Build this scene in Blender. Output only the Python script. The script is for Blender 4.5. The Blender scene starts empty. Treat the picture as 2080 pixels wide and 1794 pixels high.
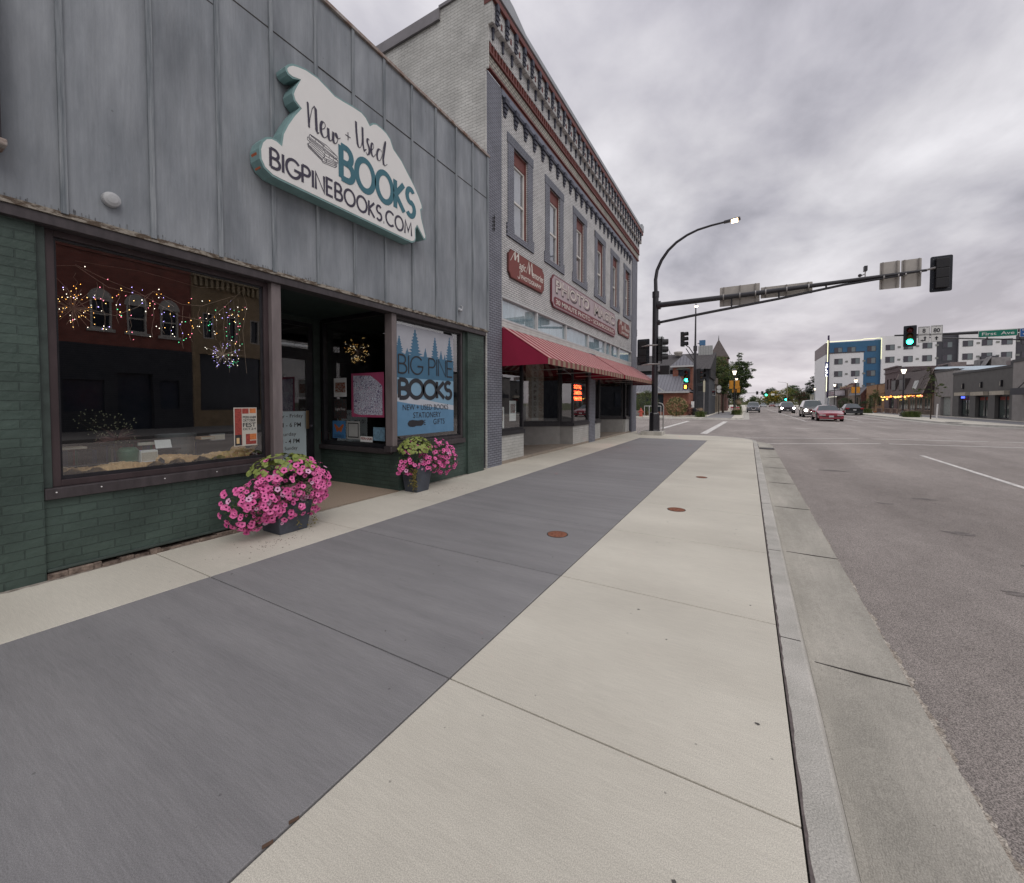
import bpy, math, random
from mathutils import Vector, Matrix
R=math.radians
random.seed(7)
S=bpy.context.scene
C=S.collection
# ---------------------------------------------------------------- camera
cam=bpy.data.cameras.new('camera'); cam.sensor_width=36; cam.sensor_fit='HORIZONTAL'
cam.lens=36*832/2080; cam.shift_y=-0.0260; cam.clip_start=.05; cam.clip_end=3000
co=bpy.data.objects.new('camera',cam); C.objects.link(co)
co.location=(0,0,1.45); co.rotation_euler=(R(90-1.69),0,R(29.93)); S.camera=co
# ---------------------------------------------------------------- exposure
vs=S.view_settings
vs.view_transform='Standard'; vs.look='None'; vs.gamma=1; vs.exposure=0.0; vs.use_curve_mapping=False
# ---------------------------------------------------------------- world: overcast sky
SUN_EL,SUN_ROT=R(48),R(120)
W=bpy.data.worlds.new('World'); S.world=W; W.use_nodes=True
nt=W.node_tree; N=nt.nodes; L=nt.links; N.clear()
out=N.new('ShaderNodeOutputWorld'); bg=N.new('ShaderNodeBackground')
sky=N.new('ShaderNodeTexSky'); sky.sky_type='NISHITA'; sky.sun_disc=False; sky.sun_elevation=SUN_EL; sky.sun_rotation=SUN_ROT
sky.air_density=1.5; sky.dust_density=4
bg.inputs['Strength'].default_value=0.1
tc=N.new('ShaderNodeTexCoord'); sp=N.new('ShaderNodeSeparateXYZ'); L.new(tc.outputs['Generated'],sp.inputs[0])
zc=N.new('ShaderNodeMath'); zc.operation='MAXIMUM'; zc.inputs[1].default_value=0.0; L.new(sp.outputs['Z'],zc.inputs[0])
za=N.new('ShaderNodeMath'); za.operation='ADD'; za.inputs[1].default_value=0.16; L.new(zc.outputs[0],za.inputs[0])
dx=N.new('ShaderNodeMath'); dx.operation='DIVIDE'; L.new(sp.outputs['X'],dx.inputs[0]); L.new(za.outputs[0],dx.inputs[1])
dy=N.new('ShaderNodeMath'); dy.operation='DIVIDE'; L.new(sp.outputs['Y'],dy.inputs[0]); L.new(za.outputs[0],dy.inputs[1])
cb=N.new('ShaderNodeCombineXYZ'); L.new(dx.outputs[0],cb.inputs[0]); L.new(dy.outputs[0],cb.inputs[1])
mp=N.new('ShaderNodeMapping'); mp.inputs['Location'].default_value=(3.1,1.7,0); mp.inputs['Scale'].default_value=(1.0,.72,1); mp.inputs['Rotation'].default_value=(0,0,R(-25)); L.new(cb.outputs[0],mp.inputs[0])
n1=N.new('ShaderNodeTexNoise'); n1.inputs['Scale'].default_value=1.15; n1.inputs['Detail'].default_value=7; n1.inputs['Roughness'].default_value=.5; n1.inputs['Distortion'].default_value=.35; L.new(mp.outputs[0],n1.inputs['Vector'])
cr=N.new('ShaderNodeValToRGB'); e=cr.color_ramp.elements
e[0].position=.36; e[0].color=(3.95,3.85,4.3,1); e[1].position=.67; e[1].color=(9.0,8.8,9.15,1)
m_=cr.color_ramp.elements.new(.43); m_.color=(5.15,5.0,5.5,1)
m_=cr.color_ramp.elements.new(.53); m_.color=(6.8,6.62,7.0,1)
n2=N.new('ShaderNodeTexNoise'); n2.inputs['Scale'].default_value=3.4; n2.inputs['Detail'].default_value=8; n2.inputs['Roughness'].default_value=.56; n2.inputs['Distortion'].default_value=.15; L.new(mp.outputs[0],n2.inputs['Vector'])
nm=N.new('ShaderNodeMath'); nm.operation='MULTIPLY_ADD'; nm.inputs[1].default_value=.34; L.new(n2.outputs['Fac'],nm.inputs[0])
ns=N.new('ShaderNodeMath'); ns.operation='MULTIPLY_ADD'; ns.inputs[1].default_value=.90; ns.inputs[2].default_value=-.12; L.new(n1.outputs['Fac'],ns.inputs[0]); L.new(ns.outputs[0],nm.inputs[2])
L.new(nm.outputs[0],cr.inputs[0])
# warm pinkish horizon
hr=N.new('ShaderNodeMapRange'); hr.inputs['From Min'].default_value=0; hr.inputs['From Max'].default_value=.3; hr.inputs['To Min'].default_value=.55; hr.inputs['To Max'].default_value=0; L.new(zc.outputs[0],hr.inputs['Value'])
mh=N.new('ShaderNodeMixRGB'); L.new(hr.outputs[0],mh.inputs[0]); L.new(cr.outputs[0],mh.inputs[1]); mh.inputs[2].default_value=(8.2,7.3,7.6,1)
# overcast zenith is brighter than the horizon
zr=N.new('ShaderNodeMapRange'); zr.inputs['From Min'].default_value=.45; zr.inputs['From Max'].default_value=.95; zr.inputs['To Min'].default_value=1; zr.inputs['To Max'].default_value=1.35; L.new(zc.outputs[0],zr.inputs['Value'])
mz=N.new('ShaderNodeVectorMath'); mz.operation='SCALE'; L.new(mh.outputs[0],mz.inputs[0]); L.new(zr.outputs[0],mz.inputs['Scale'])
mx=N.new('ShaderNodeMixRGB'); mx.inputs[0].default_value=.93; L.new(sky.outputs[0],mx.inputs[1]); L.new(mz.outputs[0],mx.inputs[2])
L.new(mx.outputs[0],bg.inputs[0]); L.new(bg.outputs[0],out.inputs[0])
# ---------------------------------------------------------------- soft sun behind cloud
sl=bpy.data.lights.new('sun','SUN'); sl.energy=1.1; sl.angle=R(35); sl.color=(1,.96,.92)
so=bpy.data.objects.new('sun',sl); C.objects.link(so)
so.location=(20,-10,40)
d=Vector((math.sin(SUN_ROT)*math.cos(SUN_EL),math.cos(SUN_ROT)*math.cos(SUN_EL),math.sin(SUN_EL)))
so.rotation_euler=d.to_track_quat('Z','Y').to_euler()
# ================================================================ materials
MAT={}
def nodes(name):
    m=bpy.data.materials.new(name); m.use_nodes=True; t=m.node_tree; b=t.nodes['Principled BSDF']; MAT[name]=m
    return m,t,b
def setb(b,k,v):
    if k in b.inputs: b.inputs[k].default_value=v
def c4(c): return (c[0],c[1],c[2],1)
def pm(name,col,rough=.75,var=.12,scale=4.0,metal=0,bump=0,bscale=60,col2=None,stretch=(1,1,1),spec=.4,detail=6,lo=.35,hi=.65,obj=False,speck=None,layers=(),pits=None):
    """plain procedural material: base colour broken up by noise"""
    if name in MAT: return MAT[name]
    m,t,b=nodes(name)
    g=t.nodes.new('ShaderNodeTexCoord' if obj else 'ShaderNodeNewGeometry'); pos=g.outputs['Object' if obj else 'Position']
    mp=t.nodes.new('ShaderNodeMapping'); mp.inputs['Scale'].default_value=stretch; t.links.new(pos,mp.inputs[0])
    n=t.nodes.new('ShaderNodeTexNoise'); n.inputs['Scale'].default_value=scale; n.inputs['Detail'].default_value=detail; n.inputs['Roughness'].default_value=.6
    t.links.new(mp.outputs[0],n.inputs['Vector'])
    r=t.nodes.new('ShaderNodeMapRange'); r.inputs['From Min'].default_value=lo; r.inputs['From Max'].default_value=hi; t.links.new(n.outputs['Fac'],r.inputs['Value'])
    x=t.nodes.new('ShaderNodeMixRGB'); t.links.new(r.outputs[0],x.inputs[0])
    c2=col2 or tuple(min(1,c*(1+var)) for c in col); c1=col if col2 else tuple(c*(1-var) for c in col)
    x.inputs[1].default_value=c4(c1); x.inputs[2].default_value=c4(c2)
    last=x.outputs[0]
    if speck:
        sc,amt,dark=speck
        v=t.nodes.new('ShaderNodeTexNoise'); v.inputs['Scale'].default_value=sc; v.inputs['Detail'].default_value=2; t.links.new(pos,v.inputs['Vector'])
        rr=t.nodes.new('ShaderNodeMapRange'); rr.inputs['From Min'].default_value=.38; rr.inputs['From Max'].default_value=.62; rr.inputs['To Min'].default_value=1-amt; rr.inputs['To Max'].default_value=1+amt; t.links.new(v.outputs['Fac'],rr.inputs['Value'])
        q=t.nodes.new('ShaderNodeVectorMath'); q.operation='SCALE'; t.links.new(last,q.inputs[0]); t.links.new(rr.outputs[0],q.inputs['Scale']); last=q.outputs[0]
    for sc,st,amt in layers:
        mq=t.nodes.new('ShaderNodeMapping'); mq.inputs['Scale'].default_value=st; mq.inputs['Location'].default_value=(sc*1.7,sc*.9,3); t.links.new(pos,mq.inputs[0])
        v=t.nodes.new('ShaderNodeTexNoise'); v.inputs['Scale'].default_value=sc; v.inputs['Detail'].default_value=5; t.links.new(mq.outputs[0],v.inputs['Vector'])
        rr=t.nodes.new('ShaderNodeMapRange'); rr.inputs['From Min'].default_value=.33; rr.inputs['From Max'].default_value=.67; rr.inputs['To Min'].default_value=1-amt; rr.inputs['To Max'].default_value=1+amt; t.links.new(v.outputs['Fac'],rr.inputs['Value'])
        q=t.nodes.new('ShaderNodeVectorMath'); q.operation='SCALE'; t.links.new(last,q.inputs[0]); t.links.new(rr.outputs[0],q.inputs['Scale']); last=q.outputs[0]
    if pits:
        for sc,rad,dk in pits:
            v=t.nodes.new('ShaderNodeTexVoronoi'); v.inputs['Scale'].default_value=sc; v.inputs['Randomness'].default_value=1; t.links.new(pos,v.inputs['Vector'])
            rr=t.nodes.new('ShaderNodeMapRange'); rr.inputs['From Min'].default_value=rad*.6; rr.inputs['From Max'].default_value=rad; rr.inputs['To Min'].default_value=dk; rr.inputs['To Max'].default_value=1; t.links.new(v.outputs['Distance'],rr.inputs['Value'])
            q=t.nodes.new('ShaderNodeVectorMath'); q.operation='SCALE'; t.links.new(last,q.inputs[0]); t.links.new(rr.outputs[0],q.inputs['Scale']); last=q.outputs[0]
    t.links.new(last,b.inputs['Base Color'])
    setb(b,'Roughness',rough); setb(b,'Metallic',metal); setb(b,'Specular IOR Level',spec)
    if bump:
        n2=t.nodes.new('ShaderNodeTexNoise'); n2.inputs['Scale'].default_value=bscale; n2.inputs['Detail'].default_value=4; t.links.new(mp.outputs[0],n2.inputs['Vector'])
        bp=t.nodes.new('ShaderNodeBump'); bp.inputs['Strength'].default_value=bump; bp.inputs['Distance'].default_value=.01; t.links.new(n2.outputs['Fac'],bp.inputs['Height']); t.links.new(bp.outputs[0],b.inputs['Normal'])
    return m
def brick(name,c1,c2,mortar,axis='yz',bw=.2,bh=.072,ms=.006,rough=.7,bump=.6,dirt=.25,vert=False,spec=.35,mortar_dist=.01,off=.5,wob=.006):
    if name in MAT: return MAT[name]
    m,t,b=nodes(name); g=t.nodes.new('ShaderNodeNewGeometry'); s=t.nodes.new('ShaderNodeSeparateXYZ'); t.links.new(g.outputs['Position'],s.inputs[0])
    c=t.nodes.new('ShaderNodeCombineXYZ'); 
    if axis=='xy': a_,b_='X','Y'
    else: a_,b_=('Y' if axis=='yz' else 'X'),'Z'
    if vert: a_,b_=b_,a_
    t.links.new(s.outputs[a_],c.inputs[0]); t.links.new(s.outputs[b_],c.inputs[1])
    nw=t.nodes.new('ShaderNodeTexNoise'); nw.inputs['Scale'].default_value=6; nw.inputs['Detail'].default_value=3; t.links.new(g.outputs['Position'],nw.inputs['Vector'])
    sc=t.nodes.new('ShaderNodeVectorMath'); sc.operation='SCALE'; sc.inputs['Scale'].default_value=wob*2; t.links.new(nw.outputs['Color'],sc.inputs[0])
    ad=t.nodes.new('ShaderNodeVectorMath'); t.links.new(c.outputs[0],ad.inputs[0]); t.links.new(sc.outputs[0],ad.inputs[1])
    k=t.nodes.new('ShaderNodeTexBrick'); k.inputs['Scale'].default_value=1; k.inputs['Brick Width'].default_value=bw; k.inputs['Row Height'].default_value=bh; k.inputs['Mortar Size'].default_value=ms; k.inputs['Mortar Smooth'].default_value=.35; k.inputs['Bias'].default_value=0; k.offset=off
    k.inputs['Color1'].default_value=c4(c1); k.inputs['Color2'].default_value=c4(c2); k.inputs['Mortar'].default_value=c4(mortar); t.links.new(ad.outputs[0],k.inputs['Vector'])
    n=t.nodes.new('ShaderNodeTexNoise'); n.inputs['Scale'].default_value=2.2; n.inputs['Detail'].default_value=8; t.links.new(g.outputs['Position'],n.inputs['Vector'])
    r=t.nodes.new('ShaderNodeMapRange'); r.inputs['From Min'].default_value=.3; r.inputs['From Max'].default_value=.7; r.inputs['To Min'].default_value=1-dirt; r.inputs['To Max'].default_value=1+dirt*.6; t.links.new(n.outputs['Fac'],r.inputs['Value'])
    q=t.nodes.new('ShaderNodeVectorMath'); q.operation='SCALE'; t.links.new(k.outputs['Color'],q.inputs[0]); t.links.new(r.outputs[0],q.inputs['Scale']); t.links.new(q.outputs[0],b.inputs['Base Color'])
    setb(b,'Roughness',rough); setb(b,'Specular IOR Level',spec)
    n3=t.nodes.new('ShaderNodeTexNoise'); n3.inputs['Scale'].default_value=22; n3.inputs['Detail'].default_value=5; t.links.new(g.outputs['Position'],n3.inputs['Vector'])
    ma=t.nodes.new('ShaderNodeMath'); ma.operation='MULTIPLY_ADD'; ma.inputs[1].default_value=-1.6; t.links.new(k.outputs['Fac'],ma.inputs[0]); t.links.new(n3.outputs['Fac'],ma.inputs[2])
    bp=t.nodes.new('ShaderNodeBump'); bp.inputs['Strength'].default_value=bump; bp.inputs['Distance'].default_value=mortar_dist; t.links.new(ma.outputs[0],bp.inputs['Height']); t.links.new(bp.outputs[0],b.inputs['Normal'])
    return m
def glass(name,tint=(.92,.95,.95),ior=1.6,rough=.0,refl=1.0):
    """thin window glass: fresnel reflection over a see-through pane"""
    if name in MAT: return MAT[name]
    m,t,b=nodes(name); t.nodes.remove(b); o=t.nodes['Material Output']
    f=t.nodes.new('ShaderNodeFresnel'); f.inputs['IOR'].default_value=ior
    gl=t.nodes.new('ShaderNodeBsdfGlossy'); gl.inputs['Roughness'].default_value=rough; gl.inputs['Color'].default_value=(refl,refl,refl,1)
    tr=t.nodes.new('ShaderNodeBsdfTransparent'); tr.inputs['Color'].default_value=c4(tint)
    g0=t.nodes.new('ShaderNodeNewGeometry'); fm=t.nodes.new('ShaderNodeMath'); fm.operation='MULTIPLY_ADD'; t.links.new(g0.outputs['Backfacing'],fm.inputs[0]); fm.inputs[1].default_value=-1; t.links.new(f.outputs[0],fm.inputs[2]); fm.use_clamp=True
    mi=t.nodes.new('ShaderNodeMixShader'); t.links.new(fm.outputs[0],mi.inputs[0]); t.links.new(tr.outputs[0],mi.inputs[1]); t.links.new(gl.outputs[0],mi.inputs[2])
    # slight waviness
    n=t.nodes.new('ShaderNodeTexNoise'); n.inputs['Scale'].default_value=1.3; bp=t.nodes.new('ShaderNodeBump'); bp.inputs['Strength'].default_value=.06; bp.inputs['Distance'].default_value=.01
    g=t.nodes.new('ShaderNodeNewGeometry'); t.links.new(g.outputs['Position'],n.inputs['Vector']); t.links.new(n.outputs['Fac'],bp.inputs['Height']); t.links.new(bp.outputs[0],gl.inputs['Normal'])
    t.links.new(mi.outputs[0],o.inputs[0]); return m
def emis(name,col,st):
    if name in MAT: return MAT[name]
    m,t,b=nodes(name); setb(b,'Base Color',c4(col)); setb(b,'Emission Color',c4(col)); setb(b,'Emission Strength',st); setb(b,'Roughness',.5); return m
def gloss(name,col,rough=.3,metal=0,coat=0,var=.04): 
    m=pm(name,col,rough=rough,metal=metal,var=var,scale=3,obj=True,spec=.5); setb(m.node_tree.nodes['Principled BSDF'],'Coat Weight',coat); setb(m.node_tree.nodes['Principled BSDF'],'Coat Roughness',.05); return m
def stripes(name,c1,c2,period,axis='Y',rough=.8,duty=.5,fade=None):
    if name in MAT: return MAT[name]
    m,t,b=nodes(name); g=t.nodes.new('ShaderNodeNewGeometry'); s=t.nodes.new('ShaderNodeSeparateXYZ'); t.links.new(g.outputs['Position'],s.inputs[0])
    a=t.nodes.new('ShaderNodeMath'); a.operation='DIVIDE'; a.inputs[1].default_value=period; t.links.new(s.outputs[axis],a.inputs[0])
    f=t.nodes.new('ShaderNodeMath'); f.operation='FRACT'; t.links.new(a.outputs[0],f.inputs[0])
    l=t.nodes.new('ShaderNodeMath'); l.operation='LESS_THAN'; l.inputs[1].default_value=duty; t.links.new(f.outputs[0],l.inputs[0])
    x=t.nodes.new('ShaderNodeMixRGB'); t.links.new(l.outputs[0],x.inputs[0]); x.inputs[1].default_value=c4(c1); x.inputs[2].default_value=c4(c2)
    n=t.nodes.new('ShaderNodeTexNoise'); n.inputs['Scale'].default_value=5; n.inputs['Detail'].default_value=6; t.links.new(g.outputs['Position'],n.inputs['Vector'])
    r=t.nodes.new('ShaderNodeMapRange'); r.inputs['To Min'].default_value=.7; r.inputs['To Max'].default_value=1.3; t.links.new(n.outputs['Fac'],r.inputs['Value'])
    q=t.nodes.new('ShaderNodeVectorMath'); q.operation='SCALE'; t.links.new(x.outputs[0],q.inputs[0]); t.links.new(r.outputs[0],q.inputs['Scale'])
    t.links.new(q.outputs[0],b.inputs['Base Color']); setb(b,'Roughness',rough); return m
# ================================================================ mesh builder
OFF={}
X_,Y_,Z_=Vector((1,0,0)),Vector((0,1,0)),Vector((0,0,1))
LEFT=(Y_,Z_,X_)                 # wall on the left of the street, seen from the street: u=+Y, v=up, n=+X
FRONT=(X_,Z_,-Y_)               # wall facing the camera
RIGHT=(-Y_,Z_,-X_)              # wall on the right of the street
class MB:
    def __init__(s): s.v=[]; s.f=[]; s.mi=[]; s.m=0; s.cuts=[]; s.prims=[]
    def cut(s): s.cuts.append((len(s.v),len(s.f))); return s
    def each(s,name,mat,parent=None,**k):
        """build every piece between cuts as a part of its own"""
        r=[]; a=(0,0)
        for b in s.cuts+[(len(s.v),len(s.f))]:
            if b[1]>a[1]:
                m=MB(); m.v=s.v[a[0]:b[0]]; m.f=[[i-a[0] for i in f] for f in s.f[a[1]:b[1]]]; m.mi=s.mi[a[1]:b[1]]; r.append(m.build(name,mat,parent,**k))
            a=b
        return r
    def face(s,pts):
        s.prims.append((len(s.v),len(s.f)))
        i=len(s.v); s.v+= [Vector(p) for p in pts]; s.f.append(list(range(i,i+len(pts)))); s.mi.append(s.m); return s
    def mesh(s,vs,fs):
        s.prims.append((len(s.v),len(s.f)))
        i=len(s.v); s.v+=[Vector(p) for p in vs]
        for f in fs: s.f.append([i+k for k in f]); s.mi.append(s.m)
        return s
    def pieces(s,name,mat,parent=None,**k):
        """build each unconnected primitive as a part of its own"""
        s.cuts=s.prims[1:]
        return s.each(name,mat,parent,**k)
    def box(s,x0,x1,y0,y1,z0,z1):
        if x0>x1:x0,x1=x1,x0
        if y0>y1:y0,y1=y1,y0
        if z0>z1:z0,z1=z1,z0
        return s.mesh([(x0,y0,z0),(x1,y0,z0),(x1,y1,z0),(x0,y1,z0),(x0,y0,z1),(x1,y0,z1),(x1,y1,z1),(x0,y1,z1)],
          [(3,2,1,0),(4,5,6,7),(0,1,5,4),(1,2,6,5),(2,3,7,6),(3,0,4,7)])
    def obox(s,o,u,v,w):
        """box spanned from corner o by three vectors"""
        o,u,v,w=map(Vector,(o,u,v,w))
        if u.cross(v).dot(w)<0: u,v=v,u
        p=[o,o+u,o+u+v,o+v]; p+= [a+w for a in p]
        return s.mesh(p,[(3,2,1,0),(4,5,6,7),(0,1,5,4),(1,2,6,5),(2,3,7,6),(3,0,4,7)])
    def fr(s,fr,o,u0,u1,v0,v1,n0,n1):
        """box in a wall frame; o = a point on the wall plane"""
        U,V,n=fr; o=Vector(o); return s.obox(o+U*u0+V*v0+n*n0,U*(u1-u0),V*(v1-v0),n*(n1-n0))
    def prism(s,poly,fr,o,n0,n1,back=True):
        U,V,n=fr; o=Vector(o); a=[o+U*p[0]+V*p[1]+n*n0 for p in poly]; b=[o+U*p[0]+V*p[1]+n*n1 for p in poly]
        ar=sum(poly[i][0]*poly[(i+1)%len(poly)][1]-poly[(i+1)%len(poly)][0]*poly[i][1] for i in range(len(poly)))
        k=len(poly)
        if ar<0: a.reverse(); b.reverse()
        fs=[tuple(range(k,2*k))]
        if back: fs.append(tuple(reversed(range(k))))
        for i in range(k): j=(i+1)%k; fs.append((i,j,k+j,k+i))
        return s.mesh(a+b,fs)
    def tube(s,pts,r,n=8,cap=True):
        pts=[Vector(p) for p in pts]; k=len(pts); rs=r if isinstance(r,(list,tuple)) else [r]*k
        vs=[];fs=[]; ref=None
        for i,p in enumerate(pts):
            d=(pts[min(i+1,k-1)]-pts[max(i-1,0)]).normalized()
            if ref is None: ref=X_ if abs(d.x)<.8 else Y_
            a=d.cross(ref).normalized(); b=d.cross(a); ref=-b if False else ref
            for j in range(n):
                t=2*math.pi*j/n; vs.append(p+a*math.cos(t)*rs[i]+b*math.sin(t)*rs[i])
        for i in range(k-1):
            for j in range(n): q=(j+1)%n; fs.append((i*n+j,i*n+q,(i+1)*n+q,(i+1)*n+j))
        if cap: fs.append(tuple(reversed(range(n)))); fs.append(tuple(range((k-1)*n,k*n)))
        return s.mesh(vs,fs)
    def lathe(s,prof,c,n=20,axis=Z_,cap=True):
        """prof: (radius, height) along axis from c"""
        c=Vector(c); ax=Vector(axis).normalized(); a=ax.orthogonal().normalized(); b=ax.cross(a); vs=[];fs=[]
        for r,h in prof:
            for j in range(n):
                t=2*math.pi*j/n; vs.append(c+ax*h+a*math.cos(t)*r+b*math.sin(t)*r)
        for i in range(len(prof)-1):
            for j in range(n): q=(j+1)%n; fs.append((i*n+j,i*n+q,(i+1)*n+q,(i+1)*n+j))
        if cap: fs.append(tuple(reversed(range(n)))); fs.append(tuple(range((len(prof)-1)*n,len(prof)*n)))
        return s.mesh(vs,fs)
    def ball(s,c,r,n=8,m=5,sz=1):
        return s.lathe([(max(.0005,r*math.sin(math.pi*i/m)),-r*sz*math.cos(math.pi*i/m)) for i in range(m+1)],c,n,Z_,False)
    def wall(s,fr,o,u0,u1,v0,v1,holes=(),depth=.15,thick=None):
        """flat wall with rectangular holes (u0,u1,v0,v1) and reveals going in by depth"""
        U,V,n=fr; o=Vector(o)
        us=sorted(set([u0,u1]+[h[0] for h in holes]+[h[1] for h in holes])); vs_=sorted(set([v0,v1]+[h[2] for h in holes]+[h[3] for h in holes]))
        us=[a for a in us if u0<=a<=u1]; vs_=[a for a in vs_ if v0<=a<=v1]
        P=lambda a,b,d=0:o+U*a+V*b+n*d
        for i in range(len(us)-1):
            for j in range(len(vs_)-1):
                a,b,c,d=us[i],us[i+1],vs_[j],vs_[j+1]; mu,mv=(a+b)/2,(c+d)/2
                if any(h[0]<mu<h[1] and h[2]<mv<h[3] for h in holes): continue
                s.face([P(a,c),P(b,c),P(b,d),P(a,d)])
        for h in holes:
            a,b,c,d=max(h[0],u0),min(h[1],u1),max(h[2],v0),min(h[3],v1)
            s.face([P(a,c),P(a,d),P(a,d,-depth),P(a,c,-depth)]); s.face([P(b,d),P(b,c),P(b,c,-depth),P(b,d,-depth)])
            s.face([P(a,d),P(b,d),P(b,d,-depth),P(a,d,-depth)])
            if h[2]>v0: s.face([P(b,c),P(a,c),P(a,c,-depth),P(b,c,-depth)])
        return s
    def frame(s,fr,o,u0,u1,v0,v1,w,n0,n1,wb=None):
        """rectangular frame: four bars butted end to end"""
        wb=wb or w
        s.fr(fr,o,u0,u0+w,v0,v1,n0,n1); s.fr(fr,o,u1-w,u1,v0,v1,n0,n1)
        s.fr(fr,o,u0+w,u1-w,v0,v0+wb,n0,n1); s.fr(fr,o,u0+w,u1-w,v1-w,v1,n0,n1); return s
    def build(s,name,mat,parent=None,smooth=False,bevel=0):
        off=OFF.get(parent.name,Vector((0,0,0))) if parent else Vector((0,0,0))
        me=bpy.data.meshes.new(name); me.from_pydata([v-off for v in s.v],[],s.f)
        for m in (mat if isinstance(mat,(list,tuple)) else [mat]): me.materials.append(m)
        me.polygons.foreach_set('material_index',s.mi)
        if smooth: me.polygons.foreach_set('use_smooth',[True]*len(me.polygons))
        me.update(); o=bpy.data.objects.new(name,me); C.objects.link(o)
        if parent: o.parent=parent; OFF[o.name]=off
        if bevel:
            b=o.modifiers.new('bevel','BEVEL'); b.width=bevel; b.segments=2; b.limit_method='ANGLE'
        return o
def tag(o,label,cat,group=None,kind=None):
    if label: o['label']=label
    if cat: o['category']=cat
    if group: o['group']=group
    if kind: o['kind']=kind
    return o
def thing(name,label,cat,loc=(0,0,0),group=None,local=False):
    o=bpy.data.objects.new(name,None); C.objects.link(o); o.location=loc; o.empty_display_size=.2
    OFF[o.name]=Vector((0,0,0)) if local else Vector(loc)
    return tag(o,label,cat,group)
def solo(o,label,cat,group=None):
    """one-mesh thing: put its origin at its base"""
    me=o.data; n=len(me.vertices); 
    xs=[v.co for v in me.vertices]; mn=Vector((min(c[i] for c in xs) for i in range(3))); mx=Vector((max(c[i] for c in xs) for i in range(3)))
    b=Vector(((mn.x+mx.x)/2,(mn.y+mx.y)/2,mn.z)); me.transform(Matrix.Translation(-b)); o.location=b
    return tag(o,label,cat,group)
def struct(name,mb,mat,**k):
    o=mb.build(name,mat,**k); o['kind']='structure'; return o
def dup(o,parent=None):
    c=o.copy(); C.objects.link(c)
    if parent: c.parent=parent
    for ch in list(o.children): dup(ch,c)
    return c
# ---------------------------------------------------------------- lettering
_fc={}
def glyphs(txt,bold=0.0):
    k=(txt,bold)
    if k in _fc: return _fc[k]
    cu=bpy.data.curves.new('t','FONT'); cu.body=txt; cu.size=1; cu.offset=bold; cu.resolution_u=4
    ob=bpy.data.objects.new('t',cu); C.objects.link(ob); dg=bpy.context.evaluated_depsgraph_get(); dg.update()
    me=ob.evaluated_get(dg).to_mesh(); vs=[v.co.copy() for v in me.vertices]; fs=[list(p.vertices) for p in me.polygons]
    bpy.data.objects.remove(ob); bpy.data.curves.remove(cu)
    x0=min(v.x for v in vs);x1=max(v.x for v in vs);y0=min(v.y for v in vs);y1=max(v.y for v in vs)
    _fc[k]=([((v.x-x0)/(x1-x0),(v.y-y0)/(y1-y0)) for v in vs],fs,(x1-x0)/(y1-y0)); return _fc[k]
def text(mb,txt,fr,o,u0,v0,w=None,h=None,n=.003,bold=0.0,center=False,shear=0):
    """text fitted to a box of width w and/or height h whose lower left corner is (u0,v0)"""
    vs,fs,asp=glyphs(txt,bold)
    if w is None: w=h*asp
    if h is None: h=w/asp
    if center: u0-=w/2
    U,V,nn=fr; o=Vector(o); mb.mesh([o+U*(u0+a*w+shear*b*h)+V*(v0+b*h)+nn*n for a,b in vs],fs)
def arc(cx,cy,rx,ry,a0,a1,n=14): return [(cx+rx*math.cos(R(a0+(a1-a0)*i/n)),cy+ry*math.sin(R(a0+(a1-a0)*i/n))) for i in range(n+1)]
def bez(p0,p1,p2,p3,n=10):
    r=[]
    for i in range(n+1):
        t=i/n; a,b,c,d=(1-t)**3,3*t*(1-t)**2,3*t*t*(1-t),t**3
        r.append((a*p0[0]+b*p1[0]+c*p2[0]+d*p3[0],a*p0[1]+b*p1[1]+c*p2[1]+d*p3[1]))
    return r
SF={ # monoline geometric capitals: width, strokes
 'B':(.56,[[(0,0),(0,1)],[(0,1),(.24,1)]+arc(.24,.76,.24,.24,90,-90)+[(0,.52)],[(.0,.52),(.28,.52)]+arc(.28,.26,.28,.26,90,-90)+[(0,0)]]),
 'I':(.02,[[(0.01,0),(0.01,1)]]),
 'G':(.86,[arc(.46,.5,.46,.5,40,330,26),[(.5,.45),(.9,.45),(.87,.24)]]),
 'P':(.52,[[(0,0),(0,1)],[(0,1),(.26,1)]+arc(.26,.74,.26,.26,90,-90)+[(0,.48)]]),
 'N':(.62,[[(0,0),(0,1),(.62,0),(.62,1)]]),
 'E':(.46,[[(.46,1),(0,1),(0,0),(.46,0)],[(0,.52),(.42,.52)]]),
 'O':(.88,[arc(.44,.5,.44,.5,90,450,32)]),
 'K':(.54,[[(0,0),(0,1)],[(.52,1),(.03,.5),(.54,0)]]),
 'S':(.5,[arc(.25,.75,.22,.25,35,270,14)+arc(.25,.26,.25,.26,90,-145,14)[1:]]),
 'C':(.78,[arc(.46,.5,.46,.5,45,315,26)]),
 'M':(.78,[[(0,0),(.06,1),(.39,.25),(.72,1),(.78,0)]]),
 '.':(.06,[[(0,.0),(.06,.0)]]),
}
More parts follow.
